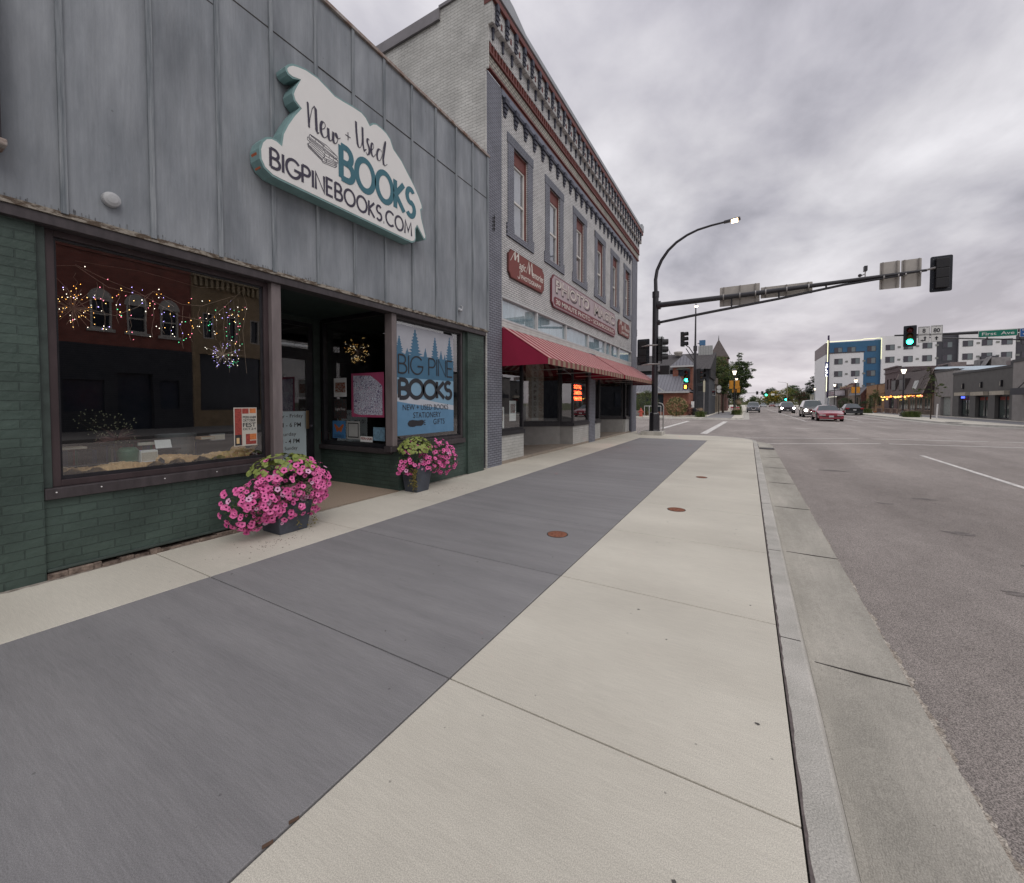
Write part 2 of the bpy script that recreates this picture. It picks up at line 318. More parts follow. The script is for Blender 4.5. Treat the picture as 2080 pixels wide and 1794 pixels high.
def ribbon(mb,pts,w,P,z):
    k=len(pts); closed=(abs(pts[0][0]-pts[-1][0])+abs(pts[0][1]-pts[-1][1]))<1e-6 and k>3
    ws=w if isinstance(w,list) else [w]*k; Lf=[];Rt=[]
    for i in range(k):
        if closed and i in(0,k-1): a,b,c=pts[-2],pts[0],pts[1]
        else: a,b,c=pts[max(i-1,0)],pts[i],pts[min(i+1,k-1)]
        d1=Vector((b[0]-a[0],b[1]-a[1])); d2=Vector((c[0]-b[0],c[1]-b[1]))
        if d1.length<1e-9:d1=d2
        if d2.length<1e-9:d2=d1
        d1.normalize();d2.normalize(); n1=Vector((-d1.y,d1.x)); n2=Vector((-d2.y,d2.x)); m=n1+n2
        if m.length<.3: m=n1
        else: m=m/max(.35,m.dot(n1))
        m=m*ws[i]/2; Lf.append((b[0]+m.x,b[1]+m.y)); Rt.append((b[0]-m.x,b[1]-m.y))
    vs=[P(a[0],a[1],z) for a in Lf]+[P(a[0],a[1],z) for a in Rt]
    mb.mesh(vs,[(k+i,k+i+1,i+1,i) for i in range(k-1)])
def stroke_text(mb,txt,fr,o,u0,v0,w,h,th,gap=.2,n=.003,space=.5):
    """geometric sans drawn as strokes of thickness th, fitted in w x h"""
    U,V,nn=fr; o=Vector(o); tot=sum(SF[c][0] if c!=' ' else space for c in txt)+gap*(len(txt)-1)
    iw,ih=w-th,h-th; sx=iw/tot; x=0
    for c in txt:
        if c!=' ':
            for si,st in enumerate(SF[c][1]):
                pts=[(u0+th/2+(x+a)*sx,v0+th/2+b*ih) for a,b in st]
                ribbon(mb,pts,th,lambda a,b,z:o+U*a+V*b+nn*z,n+.0006*si)
            x+=SF[c][0]
        else: x+=space
        x+=gap
def script(mb,strokes,fr,o,u0,v0,w,h,th,n=.003):
    """brush script: strokes = list of (points, list of relative widths or None) in a unit box"""
    U,V,nn=fr; o=Vector(o)
    for si,(st,wd) in enumerate(strokes):
        k=len(st); pts=[(u0+a*w,v0+b*h) for a,b in st]
        if wd is None:  # thick on down strokes
            ws=[]
            for i in range(k):
                a,b=pts[max(i-1,0)],pts[min(i+1,k-1)]; dx,dy=b[0]-a[0],b[1]-a[1]; l=math.hypot(dx,dy)+1e-9
                ws.append(th*(.3+.95*max(0,-dy/l)))
        else: ws=[th*wd]*k
        ribbon(mb,pts,ws,lambda a,b,z:o+U*a+V*b+nn*z,n+.0007*si)
# ================================================================ shared materials
conc=pm('concrete_light',(.505,.476,.408),rough=.85,scale=1.1,col2=(.605,.578,.50),lo=.2,hi=.8,bump=.3,bscale=260,detail=9,speck=(260,.16,0),stretch=(.5,1.6,1),layers=((30,(.25,3,1),.045),(.55,(1,1,1),.09)),pits=((8,.055,.62),(17,.05,.7)))
concd=pm('concrete_dark',(.182,.179,.184),rough=.72,scale=1.9,col2=(.272,.266,.268),lo=.15,hi=.85,bump=.35,bscale=190,detail=12,speck=(240,.15,0),stretch=(.30,3.2,1),layers=((34,(.2,3.5,1),.07),(.5,(1,1,1),.10)),pits=((6,.045,.6),(15,.05,.7)))
kerbm=pm('kerb_concrete',(.36,.35,.315),rough=.88,scale=2.2,col2=(.52,.5,.46),bump=.6,bscale=120,detail=9,speck=(180,.16,0))
gutm=pm('gutter_concrete',(.305,.290,.252),rough=.88,scale=1.3,col2=(.425,.402,.352),layers=((7,(5,.5,1),.035),(.8,(1,1,1),.10),(25,(1,1,1),.05)),pits=((9,.06,.6),),bump=.6,bscale=120,detail=9,speck=(190,.16,0),stretch=(1.8,.5,1))
jointm=pm('joint_dark',(.05,.045,.042),rough=.95)
asph=pm('asphalt',(.226,.200,.183),rough=.82,scale=.35,col2=(.322,.288,.266),bump=.5,bscale=420,detail=10,speck=(210,.55,0),layers=((1.1,(1,.05,1),.09),(6,(1,.5,1),.06)),pits=((5,.05,.65),(60,.14,.6)),stretch=(1.2,.5,1))
markm=pm('road_paint',(.62,.60,.57),rough=.7,scale=9,var=.25,speck=(40,.2,0))
earth=pm('earth',(.12,.13,.07),rough=.95,scale=.2,var=.3)
terr=pm('entrance_aggregate',(.22,.165,.12),rough=.8,scale=90,col2=(.46,.37,.29),bump=.8,bscale=140,lo=.3,hi=.7)
greenb=brick('green_painted_brick',(.058,.086,.073),(.048,.072,.062),(.042,.062,.054),'yz',.215,.0735,.005,rough=.5,bump=.65,dirt=.32,mortar_dist=.012)
greenbx=brick('green_painted_brick_side',(.060,.092,.077),(.052,.080,.067),(.038,.057,.049),'xz',.215,.0735,.005,rough=.5,bump=.8,dirt=.25,mortar_dist=.012)
greenp=pm('green_paint',(.042,.058,.052),rough=.5,scale=8,var=.2,bump=.2)
darkgreen=pm('dark_green_paint',(.030,.050,.046),rough=.55,scale=5,var=.2)
brown=pm('brown_frame',(.050,.042,.045),rough=.45,scale=14,var=.22,bump=.15,bscale=40,stretch=(1,1,.3))
brownl=pm('grey_brown_post',(.155,.130,.130),rough=.5,scale=9,var=.18,bump=.15,stretch=(1,1,.2))
blackf=pm('black_frame',(.016,.015,.019),rough=.4,scale=9,var=.3)
maroon=pm('maroon_frame',(.045,.031,.033),rough=.45,scale=7,var=.2,stretch=(1,1,.3))
panelm=pm('weathered_grey_panel',(.155,.172,.192),rough=.62,scale=2.1,col2=(.280,.300,.324),bump=.25,bscale=30,detail=10,stretch=(1,1.5,.42),lo=.30,hi=.70,layers=((5,(1,2.2,.16),.06),(26,(1,2,.10),.05),(1.0,(1,1,1),.10)),pits=((3.1,.035,.7),))
battm=pm('weathered_batten',(.13,.15,.168),rough=.75,scale=14,col2=(.27,.29,.31),bump=.7,bscale=60,stretch=(1,2,.12),detail=8)
peel=pm('peeling_wood',(.10,.075,.055),rough=.9,scale=10,col2=(.30,.27,.23),bump=.9,bscale=60,stretch=(1,1,2.2),lo=.44,hi=.54)
rust=pm('rusty_coping',(.20,.13,.10),rough=.85,scale=9,col2=(.36,.33,.31),bump=.5)
win=glass('shop_glass',ior=2.75,tint=(.92,.94,.94))
winb=glass('upper_glass',ior=3.0,tint=(.85,.87,.9))
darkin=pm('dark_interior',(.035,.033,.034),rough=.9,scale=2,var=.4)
white=pm('white_paint',(.74,.73,.72),rough=.6,scale=5,var=.05)
# ================================================================ ground, road, pavements
g=MB(); g.face([(-1500,-1500,-.32),(1500,-1500,-.32),(1500,1500,-.32),(-1500,1500,-.32)]); struct('ground',g,earth)
g=MB(); 
for x0,x1,y0,y1 in ((.80,12.8,-60,20.2),(-150,150,20.2,43.4),(-.5,12.8,43.4,520)): g.face([(x0,y0,-.14),(x1,y0,-.14),(x1,y1,-.14),(x0,y1,-.14)])
g.face([(-1.5,17,-.146),(.81,17,-.146),(.81,20.3,-.146),(-1.5,20.3,-.146)])
struct('road',g,asph)
JY=[-5.7,-4.25,-2.77,-1.29,.19,1.67,3.15,4.62,6.10,7.58,9.06,10.54,12.02,13.5,14.98,16.4,17.35]
def slabs(name,x0,x1,mat,ys,g_=.004,top=0):
    m=MB()
    for a,b in zip(ys,ys[1:]): m.box(x0,x1,a+g_,b-g_,-.1,top)
    o=struct(name,m,mat); b=o.modifiers.new('bevel','BEVEL'); b.width=.004; b.segments=2; return o
slabs('pavement_edge_strip',-4.93,-3.873,conc,[y for i,y in enumerate(JY) if i%1==0][:])
slabs('dark_pavement',-3.868,-1.346,concd,JY)
slabs('light_pavement',-1.336,.180,conc,JY)
g=MB(); g.face([(-30,-60,-.03),(.31,-60,-.03),(.31,17.5,-.03),(-30,17.5,-.03)]); struct('pavement_joint_base',g,jointm)
# corner apron with rounded kerb
arc_c=[(.30,17.35)]+[(-1.7+2.0*math.cos(R(a)),18.0+2.0*math.sin(R(a))) for a in range(0,91,10)]+[(-60,20.0)]
g=MB(); ap=[(-60,17.36)]+[(.18,17.36)]+[(-1.7+1.88*math.cos(R(a)),18.0+1.88*math.sin(R(a))) for a in range(0,91,10)]+[(-60,19.88)]
g.mesh([(x,y,0.0) for x,y in ap],[tuple(range(len(ap)))]); struct('corner_pavement',g,conc)
# kerb: profile swept along the path
path=[(.31,-60)]+[(.31,y) for y in (-5,-1.4,.8,3.0,5.2,7.4,9.6,11.8,14,16.2)]+arc_c[1:]
def sweep(mb,path,prof,gap=None):
    pts=[Vector((x,y,0)) for x,y in path]; k=len(pts); rows=[]
    for i,p in enumerate(pts):
        d=(pts[min(i+1,k-1)]-pts[max(i-1,0)]).normalized(); n=Vector((d.y,-d.x,0)); rows.append([p+n*a+Z_*b for a,b in prof])
    for i in range(k-1):
        for j in range(len(prof)-1): mb.face([rows[i][j],rows[i+1][j],rows[i+1][j+1],rows[i][j+1]])
g=MB(); sweep(g,path,[(-.122,-.05),(-.122,0),(-.012,.0),(-.003,-.004),(.004,-.014),(.028,-.10),(.035,-.125)]); struct('kerb',g,kerbm)
g=MB(); sweep(g,path,[(.0352,-.121),(.07,-.131),(.30,-.137),(.50,-.133),(.505,-.15)]); struct('gutter',g,gutm)
g=MB()
for y in (.8,3.05,5.2,7.4,9.6,11.8,14): g.box(.352,.81,y-.0035,y+.0035,-.14,-.1295)
for y in (.8,3.0,4.75,6.9,9.2,11.5): g.box(.19,.30,y-.004,y+.004,-.02,.0012)
struct('kerb_joints',g,jointm)
g=MB(); rr=random.Random(17); ys=[-1+.02*i for i in range(580)]; a_=[(.80,y) for y in ys]; b_=[(.80+max(.006,(.010+.5*abs(rr.gauss(.012,.010)))*(1.8 if y<4 else .8)+.012*math.sin(y*3.1)*math.sin(y*7.3)),y) for y in ys]
g.mesh([(x,y,-.1345) for x,y in a_]+[(x,y,-.1352) for x,y in b_],[(i,len(ys)+i,len(ys)+i+1,i+1) for i in range(len(ys)-1)]); struct('gutter_ragged_edge',g,pm('crumbled_concrete',(.26,.22,.18),rough=.95,scale=24,col2=(.50,.46,.40),bump=1,bscale=120,speck=(120,.35,0)))
g=MB(); ys=[-1+.05*i for i in range(370)]; g.mesh([(.186,y,.0015) for y in ys]+[(.186+rr.uniform(.006,.013),y,.0015) for y in ys],[(i,len(ys)+i,len(ys)+i+1,i+1) for i in range(len(ys)-1)]); struct('joint_sealant',g,pm('joint_sealant',(.12,.10,.095),rough=.8,scale=30,var=.3))
# storm drain
d=thing('storm_drain','cast iron storm drain set in the gutter at the street corner','drain',(.58,16.6,-.135))
MB().box(.36,.80,16.35,16.85,-.134,-.118).build('grate',pm('iron',(.06,.05,.045),rough=.7,var=.3,scale=20),d)
m=MB(); [m.box(.40,.76,16.42+.08*i,16.45+.08*i,-.119,-.1165) for i in range(5)]; m.build('slots',blackf,d)
m=MB(); m.box(.285,.335,16.2,17.0,-.12,-.02); m.build('inlet',blackf,d)
# far pavements
def block(name,poly,mat,z=0):
    m=MB(); m.prism(poly,(X_,Y_,Z_),(0,0,0),-.14,z); return struct(name,m,mat)
block('far_pavement',[(-150,43.4),(-2.2,43.4),(-1.0,43.9),(-.45,45.2),(-.45,520),(-150,520)],conc)
block('opposite_pavement',[(12.8,43.6),(13.2,40),(15,37.2),(18,36.4),(150,36.4),(150,520),(12.8,520)],conc)
block('near_right_pavement',[(12.8,-60),(150,-60),(150,20),(12.8,20)],pm('near_right_concrete',(.15,.145,.14),rough=.85))
g=MB(); g.box(-3.7,-1.35,43.9,75,-.1,.004); struct('far_dark_pavement',g,concd)
g=MB(); g.box(15.6,17.9,40,110,-.1,.004); struct('opposite_dark_pavement',g,concd)
g=MB(); sweep(g,[(-60,43.4),(-2.2,43.4),(-1.0,43.9),(-.45,45.2),(-.45,300)],[(0,.002),(.12,.002),(.15,-.12),(.6,-.134)]); struct('far_kerb',g,kerbm)
g=MB(); sweep(g,[(12.8,400),(12.8,43.6),(13.2,40),(15,37.2),(18,36.4),(80,36.4)],[(0,.002),(.12,.002),(.15,-.12),(.6,-.134)]); struct('opposite_kerb',g,kerbm)
# markings
g=MB()
def line(a,b,w,z=-.1355):
    a=Vector((a[0],a[1],z)); b=Vector((b[0],b[1],z)); d=(b-a).normalized(); n=Vector((-d.y,d.x,0))*w/2; g.face([a-n,b-n,b+n,a+n])
line((-.1,21.3),(4.3,23.45),.13); line((4.75,23.5),(8.5,24.1),.13); line((9,24.2),(14,24.8),.13)
line((.65,18.7),(4.5,20.9),.13); line((4.75,20.95),(8.6,21.45),.13); line((9,21.5),(13,22),.13)
line((4.48,10.6),(4.56,16.8),.11); line((4.5,2),(4.52,6.4),.11); line((4.3,42.5),(4.1,122),.12)
line((-4.6,26.6),(-4.45,38.4),.30); line((-1.95,23.1),(-1.62,39.2),.34)
line((.4,42.9),(4.6,43.1),.14); line((5,43.2),(12.6,43.2),.14); line((2.6,30.6),(3.3,30.6),.22)
line((8.4,45),(8.2,120),.12); line((10.6,46),(10.4,75),.1); line((8.8,41.0),(14,41.3),.12)
struct('road_markings',g,markm)
# road patches (old crack sealing)
g=MB(); rr=random.Random(3)
for x,y,a in ((2.55,9.2,.18),(2.25,7.0,.16),(2.75,5.2,.14),(3.3,5.5,.16),(2.0,5.0,.15),(2.9,3.8,.2),(1.9,8.5,.12),(3.7,7.7,.09),(2.4,5.9,.1),(3.05,4.6,.1),(3.5,6.6,.14),(1.75,12,.3)):
    k=14; g.mesh([(x+a*math.cos(i*2*math.pi/k)*rr.uniform(.6,1.1),y+a*.5*math.sin(i*2*math.pi/k)*rr.uniform(.5,1.2),-.1372) for i in range(k)],[tuple(range(k))])
struct('road_stains',g,pm('asphalt_stain',(.15,.134,.125),rough=.8,scale=20,var=.3,speck=(150,.3,0)))
# valve covers in the pavement
rustd=pm('rusty_iron',(.16,.06,.035),rough=.8,scale=30,col2=(.30,.12,.07),bump=.6)
for i,(x,y,r,l) in enumerate(((-1.80,4.13,.105,'rusty round valve cover set in the dark grey strip of pavement'),(-.82,5.90,.105,'rusty round valve cover in pale concrete, nearer of the two in the pale strip'),(-.76,8.72,.09,'rusty round valve cover in pale concrete, farther up the pavement towards the corner'))):
    t=thing('valve_cover',l,'cover',(x,y,0),'valve covers in the pavement')
    MB().lathe([(r+.012,-.03),(r+.012,.0022),(r+.004,.0022),(r+.003,.001)],(x,y,0),28).build('rim',jointm,t)
    m=MB().lathe([(r,-.02),(r,.004),(r*.86,.005),(r*.84,.003),(r*.2,.003),(r*.18,.006),(.001,.006)],(x,y,0),28)
    for a in range(8): m.box(x+r*.55*math.cos(a*.785)-.008,x+r*.55*math.cos(a*.785)+.008,y+r*.55*math.sin(a*.785)-.008,y+r*.55*math.sin(a*.785)+.008,.003,.0065)
    m.build('lid',rustd,t)
m=MB(); q=random.Random(77)
for i in range(46):
    x,y=q.uniform(-3.8,.1),q.uniform(.8,12); r=q.uniform(.004,.011)
    m.mesh([(x+r*q.uniform(.6,1.1)*math.cos(k*.7),y+r*q.uniform(.6,1.1)*math.sin(k*.7),.0012) for k in range(9)],[tuple(range(9))])
o=m.build('gum_spots',pm('gum_spot',(.09,.085,.08),rough=.9)); tag(o,'small dark gum spots dotted over the pavement slabs','gum spots',kind='stuff')
m=MB(); ys=[-1+.04*i for i in range(208)]; m.mesh([(-4.95,y,.0014) for y in ys]+[(-4.905+.02*math.sin(y*2.3)+q.uniform(0,.018)-(.03 if 2.9<y<4.87 else 0),y,.0014) for y in ys],[(i,len(ys)+i,len(ys)+i+1,i+1) for i in range(len(ys)-1)])  # uneven strip along the wall base, darker and browner than the slabs
o=m.build('wall_foot_strip',pm('wall_foot_brown',(.17,.145,.12),rough=.95,scale=15,col2=(.36,.33,.29))); o['kind']='structure'
# ================================================================ bookshop
FX=-4.95
B=thing('bookshop_building','two-storey bookshop front with grey battened panels above green painted brick and display windows','building',(-5,3,0))
o0=(FX,0,0)
m=MB()
m.box(-5.3,-4.925,-4,.965,0,2.96).cut()                  # left pier
m.box(-5.15,-4.95,.965,2.92,.06,.66).cut()               # below big window
m.box(-5.15,-4.95,4.87,6.73,0,.66).cut(); m.box(-5.2,-4.90,6.73,7.30,0,2.95)
m.each('brick_wall',greenb,B)
m=MB(); m.box(-6.95,-5.15,4.875,5.0,0,.60); m.build('entrance_side_wall',greenbx,B)
# rough foundation line
m=MB(); rr=random.Random(5); y=.97
while y<2.9:
    l=rr.uniform(.05,.16); m.box(-5.1,-4.925+rr.uniform(-.012,.015),y,y+l,-.02,rr.uniform(.02,.055)); y+=l
m.build('foundation',pm('crumbling_foundation',(.07,.05,.042),rough=.95,scale=14,col2=(.27,.21,.17),bump=1,bscale=50),B,bevel=.008)
m=MB(); m.box(-5.1,-4.932,.97,2.92,.060,.085); m.build('paint_lip',greenp,B,bevel=.006)
# upper panelling
PX=-4.85
bat=[-2.9,-2.33,-1.75,-1.18,-.6,-.03,.54,1.113,1.69,2.255,2.82,3.39,3.965,4.53,5.12,5.71,6.30,6.83,7.37]
m=MB(); ys=[-4]+bat+[7.40]
for a,b in zip(ys,ys[1:]): m.box(-4.97,PX-rr.uniform(0,.004),a,b,3.0,6.64)
pan=m.build('upper_panels',panelm,B)
m=MB()
for b in bat: m.box(PX-.001,PX+.022,b-.022,b+.022,2.985,6.65)
m.box(PX-.001,PX+.022,7.385,7.405,2.985,6.65)
m.build('battens',battm,B,bevel=.003)
m=MB(); m.box(PX-.003,PX+.0045,2.28,7.36,5.765,5.775); m.box(PX-.003,PX+.0035,-.0,2.28,5.56,5.568); m.build('panel_seam',jointm,B)
m=MB(); m.box(-5.0,PX+.01,-4,7.40,2.958,3.0); m.build('peeling_strip',peel,B)
# ragged lifted paint along the bottom of the panels
m=MB(); y=-.5
while y<7.3:
    h=rr.uniform(.008,.05)*(1 if y<3.5 else .4); w=rr.uniform(.002,.005); m.box(PX+.0,PX+rr.uniform(.002,.004),y,y+w,3.0,3.0+h); y+=rr.uniform(.008,.05)
m.build('paint_flakes',pm('paint_flake',(.05,.05,.055),rough=.9,scale=20,col2=(.26,.27,.28)),B)['kind']='stuff'
m=MB(); m.box(-5.05,PX+.035,-4,7.43,6.64,6.675); m.box(-5.05,PX+.02,-4,7.42,6.675,6.70); m.build('coping',rust,B)
m=MB(); m.box(-18,-4.98,-4,7.44,6.3,6.60); m.box(-18,-5.3,7.30,7.44,0,6.3); m.build('roof',pm('tar_roof',(.05,.05,.05),rough=.9),B)
m=MB(); m.box(-5.05,PX-.005,-4,7.32,2.872,2.957); m.build('beam',brown,B,bevel=.004)
# big window
m=MB(); m.box(-5.02,-4.955,.967,1.022,.75,2.872).cut(); m.box(-5.04,-4.95,6.64,6.73,.66,2.872); m.each('green_trim',greenp,B,bevel=.004)
W1=MB().frame(LEFT,(FX,0,0),1.022,2.81,.752,2.872,.052,-.09,-.02).build('display_window_frame',maroon,B,bevel=.003)
MB().frame(LEFT,(FX,0,0),1.074,2.758,.804,2.82,.016,-.085,-.045,wb=.03).build('glazing_bead',blackf,W1)
MB().fr(LEFT,(FX,0,0),1.09,2.742,.834,2.804,-.072,-.066).build('pane',win,W1)
m=MB(); m.box(-5.06,-4.90,.968,2.93,.66,.75); m.build('sill',brown,B,bevel=.006)
m=MB()
for y_ in (1.03,1.3,1.75,2.2,2.6): m.lathe([(.006,0),(.004,.004)],(-4.90,y_,.715),8,X_).cut()
m.each('sill_screw',white,B)
m=MB(); m.box(-5.06,-4.90,2.812,2.925,.75,2.872); m.build('post',brownl,B,bevel=.006)
m=MB(); m.box(-5.06,-4.90,4.70,4.80,.752,2.872); m.box(-5.02,-4.915,4.80,4.815,.752,2.872); m.build('corner_post',brownl,B,bevel=.006)
# right window with vinyl
W2=MB().frame(LEFT,(FX,0,0),4.815,6.635,.752,2.872,.052,-.08,-.015).build('display_window_frame',brown,B,bevel=.003)
MB().frame(LEFT,(FX,0,0),4.867,6.583,.804,2.82,.02,-.085,-.045,wb=.03).build('glazing_bead',blackf,W2)
MB().fr(LEFT,(FX,0,0),4.887,6.563,.834,2.80,-.072,-.066).build('pane',win,W2)
m=MB(); m.box(-5.06,-4.90,4.66,6.645,.66,.75); m.build('sill',brown,B,bevel=.006)
# recessed entrance
fo=(0,4.87,0)
m=MB(); m.box(-6.95,-5.062,4.82,4.95,.60,.68); m.build('entrance_sill',brown,B,bevel=.005)
W3=MB().frame(FRONT,fo,-6.93,-5.16,.682,3.0,.07,-.09,-.005).build('entrance_side_window_frame',blackf,B,bevel=.003)
MB().fr(FRONT,fo,-6.86,-5.23,.752,2.93,-.06,-.055).build('pane',win,W3)
m=MB(); m.box(-5.16,-5.062,4.80,4.95,.682,2.95); m.build('entrance_post',brown,B)
m=MB(); m.box(-7.0,-4.99,2.925,4.95,3.0,3.1); m.box(-7.05,-6.93,3.4,4.98,2.98,3.0); m.build('soffit',darkgreen,B)
m=MB(); m.box(-7.06,-6.95,4.74,4.875,0,3.0); m.box(-7.04,-6.96,3.7,4.74,2.9,3.0); m.build('door_surround',greenp,B,bevel=.004)
m=MB(); m.box(-6.95,-5.06,2.86,2.92,0,3.0); m.build('entrance_left_wall',blackf,B)
m=MB(); m.mesh([(-7.0,2.9,.012),(-4.935,2.9,.012),(-4.935,4.86,.012),(-7.0,4.86,.012)],[(0,1,2,3)]); m.box(-7,-4.935,2.9,4.86,-.1,.008); m.build('entrance_floor',terr,B)
D=MB().frame(LEFT,(-6.97,0,0),3.72,4.74,.02,2.36,.13,-.05,.0,wb=.22).build('door',blackf,B,bevel=.004)
MB().fr(LEFT,(-6.97,0,0),3.85,4.61,.24,2.23,-.03,-.024).build('door_pane',win,D)
m=MB(); m.obox((-6.93,4.56,.98),(.02,0,0),(0,.05,0),(0,0,.33)); m.build('handle',pm('brass',(.35,.25,.14),rough=.35,metal=1),D,bevel=.004)
m=MB().lathe([(.02,0),(.02,.02)],(-6.97,4.68,1.03),12,X_); m.build('lock',pm('steel',(.6,.6,.6),rough=.3,metal=1),D)
T_=MB().frame(LEFT,(-6.97,0,0),3.72,4.74,2.36,2.9,.07,-.05,-.005).build('transom_frame',blackf,B)
MB().fr(LEFT,(-6.97,0,0),3.79,4.67,2.43,2.83,-.03,-.024).build('pane',win,T_)
# interior shell
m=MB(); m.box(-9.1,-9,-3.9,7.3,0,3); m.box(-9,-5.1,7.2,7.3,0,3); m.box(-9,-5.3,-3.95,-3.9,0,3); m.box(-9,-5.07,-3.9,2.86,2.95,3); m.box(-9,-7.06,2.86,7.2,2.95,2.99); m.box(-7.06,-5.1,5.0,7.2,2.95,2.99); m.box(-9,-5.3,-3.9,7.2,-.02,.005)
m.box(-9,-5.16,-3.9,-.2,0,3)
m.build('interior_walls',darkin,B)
m=MB(); m.box(-5.95,-5.06,.98,2.84,.60,.75).cut(); m.box(-6.9,-5.2,5.0,6.6,.55,.70); m.each('display_platform',pm('display_boards',(.10,.085,.07),rough=.8,var=.3,scale=8,stretch=(1,.2,1)),B)
# shelves inside, faintly seen
m=MB()
for z in (.5,): m.box(-8.9,-8.6,-.1,7.1,z,z+.03)
m.build('shelves',pm('shelf_wood',(.10,.07,.05),rough=.6),B)
m=MB(); rr=random.Random(11); ms=[pm('book_%s'%n_,c_,rough=.6) for n_,c_ in (('red',(.25,.04,.03)),('blue',(.04,.08,.2)),('cream',(.5,.45,.36)),('green',(.04,.15,.07)),('black',(.02,.02,.02)))]
for z in (.53,):
    y=0
    while y<7: w=rr.uniform(.02,.05); m.m=rr.randrange(5); m.box(-8.85,-8.62,y,y+w,z,z+rr.uniform(.18,.28)); y+=w+rr.choice((.003,.003,.06))
bk=m.build('shelved_books',ms,B); bk['kind']='stuff'
# ---------------------------------------------------------------- bookshop sign
sx=-4.65
outl=[(2.87,5.30),(2.90,5.345),(2.95,5.39),(3.02,5.42),(3.12,5.45),(3.28,5.46),(3.40,5.43),(3.52,5.395),(3.66,5.41),(3.80,5.43),(3.94,5.44),(4.02,5.41),(4.08,5.35),(4.13,5.40),(4.19,5.43),(4.28,5.43),(4.39,5.41),(4.47,5.36),(4.53,5.25),(4.69,5.16),(4.82,5.04),(4.97,4.90),(5.07,4.78),(5.14,4.67),(5.15,4.61),(5.11,4.57),(5.13,4.45),(5.23,4.20),(5.22,4.14),(5.17,4.13),(5.02,4.28),(4.985,4.22),(4.99,4.08),(4.965,4.02),(4.90,3.985),(4.75,3.98),(2.80,3.98),(2.70,3.985),(2.61,4.03),(2.565,4.11),(2.56,4.22),(2.585,4.31),(2.63,4.375),(2.69,4.41),(2.75,4.415),(2.80,4.40),(2.82,4.53),(2.88,4.67),(2.96,4.82),(3.035,4.94),(2.97,4.98),(2.945,5.05),(2.97,5.13),(3.05,5.27),(2.96,5.225),(2.90,5.23),(2.875,5.26)]
def inset(poly,d):
    k=len(poly); r=[]
    ar=sum(poly[i][0]*poly[(i+1)%k][1]-poly[(i+1)%k][0]*poly[i][1] for i in range(k)); sg=1 if ar>0 else -1
    for i in range(k):
        a,b,c=poly[i-1],poly[i],poly[(i+1)%k]; d1=Vector((b[0]-a[0],b[1]-a[1])).normalized(); d2=Vector((c[0]-b[0],c[1]-b[1])).normalized()
        n=(Vector((-d1.y,d1.x))+Vector((-d2.y,d2.x)))*sg; n=n/max(.8,n.length**2/2) if n.length>.1 else n; r.append((b[0]+n.x*d,b[1]+n.y*d))
    return r
SG=thing('shop_sign','large white cloud-shaped sign with teal rim reading New + Used BOOKS on the grey panelling','sign',(-4.83,3.9,3.98))
teal=pm('teal_sign_rim',(.185,.305,.305),rough=.4,scale=6,var=.12); 
MB().prism(outl,LEFT,(PX+.02,0,0),0,sx-PX-.02).build('rim',teal,SG)
MB().prism(inset(outl,.022),LEFT,(sx,0,0),-.01,.004).build('face',pm('sign_white',(.70,.695,.68),rough=.5,var=.02),SG)
ink=pm('sign_ink',(.045,.04,.065),rough=.5,var=.05); tealk=pm('sign_teal_ink',(.045,.145,.185),rough=.5,var=.05)
o=(sx+.005,0,0)
m=MB(); stroke_text(m,'BIGPINEBOOKS.COM',LEFT,o,2.665,4.065,2.235,.235,.031,gap=.20); m.build('web_address',ink,SG)
m=MB(); stroke_text(m,'BOOKS',LEFT,o,3.56,4.35,1.43,.49,.078,gap=.17); m.build('books_lettering',tealk,SG)
NEW=[([(.02,.98),(.04,.95),(.055,.5),(.07,.05)],.9),([(.07,.05),(.10,.45),(.16,.85),(.22,1.0),(.26,.92),(.27,.5),(.28,.12),(.31,.03),(.36,.10)],None),
 (bez((.40,.28),(.55,.35),(.58,.62),(.48,.62))+bez((.48,.62),(.38,.62),(.36,.02),(.50,.02))[1:]+[(.56,.08),(.60,.2)],None),
 ([(.62,.5),(.63,.2)]+bez((.63,.2),(.64,-.02),(.72,.0),(.76,.25))[1:]+[(.78,.48)],None),([(.78,.48),(.77,.2)]+bez((.77,.2),(.78,-.02),(.88,.0),(.92,.3))[1:]+bez((.92,.3),(.93,.5),(.86,.55),(.86,.42))[1:]+bez((.86,.42),(.88,.30),(.95,.32),(1.0,.42))[1:],None)]
USED=[([(.02,1.0),(.03,.6),(.06,.2)]+bez((.06,.2),(.09,.0),(.16,.05),(.19,.35))[1:]+[(.21,.95)],None),([(.21,.95),(.22,.3),(.26,.08),(.33,.2)],None),
 (bez((.42,.62),(.40,.70),(.33,.62),(.36,.48))+bez((.36,.48),(.40,.36),(.45,.25),(.40,.08))[1:]+[(.35,.0),(.31,.08)],None),
 (bez((.46,.28),(.56,.35),(.58,.60),(.52,.60))+bez((.52,.60),(.46,.58),(.44,.05),(.55,.08))[1:]+[(.62,.25)],None),
 (bez((.82,.50),(.72,.66),(.65,.42),(.66,.20))+bez((.66,.20),(.68,-.02),(.78,.02),(.83,.42))[1:],None),(bez((.82,.30),(.86,.7),(.93,1.15),(.94,.98))+[(.90,.6),(.86,.25),(.875,.05),(.92,.02),(1.0,.14)],None)]
m=MB(); script(m,NEW,LEFT,o,3.12,4.76,.47,.31,.028); script(m,USED,LEFT,o,3.83,4.90,.56,.35,.026)
m.fr(LEFT,o,3.67,3.75,4.975,4.985,.002,.004); m.fr(LEFT,o,3.705,3.715,4.93,5.03,.0042,.006); m.build('script_lettering',ink,SG)
m=MB()  # stack-of-books line drawing
bp=lambda a,b:(3.13+a*.42,4.44+b*.27)
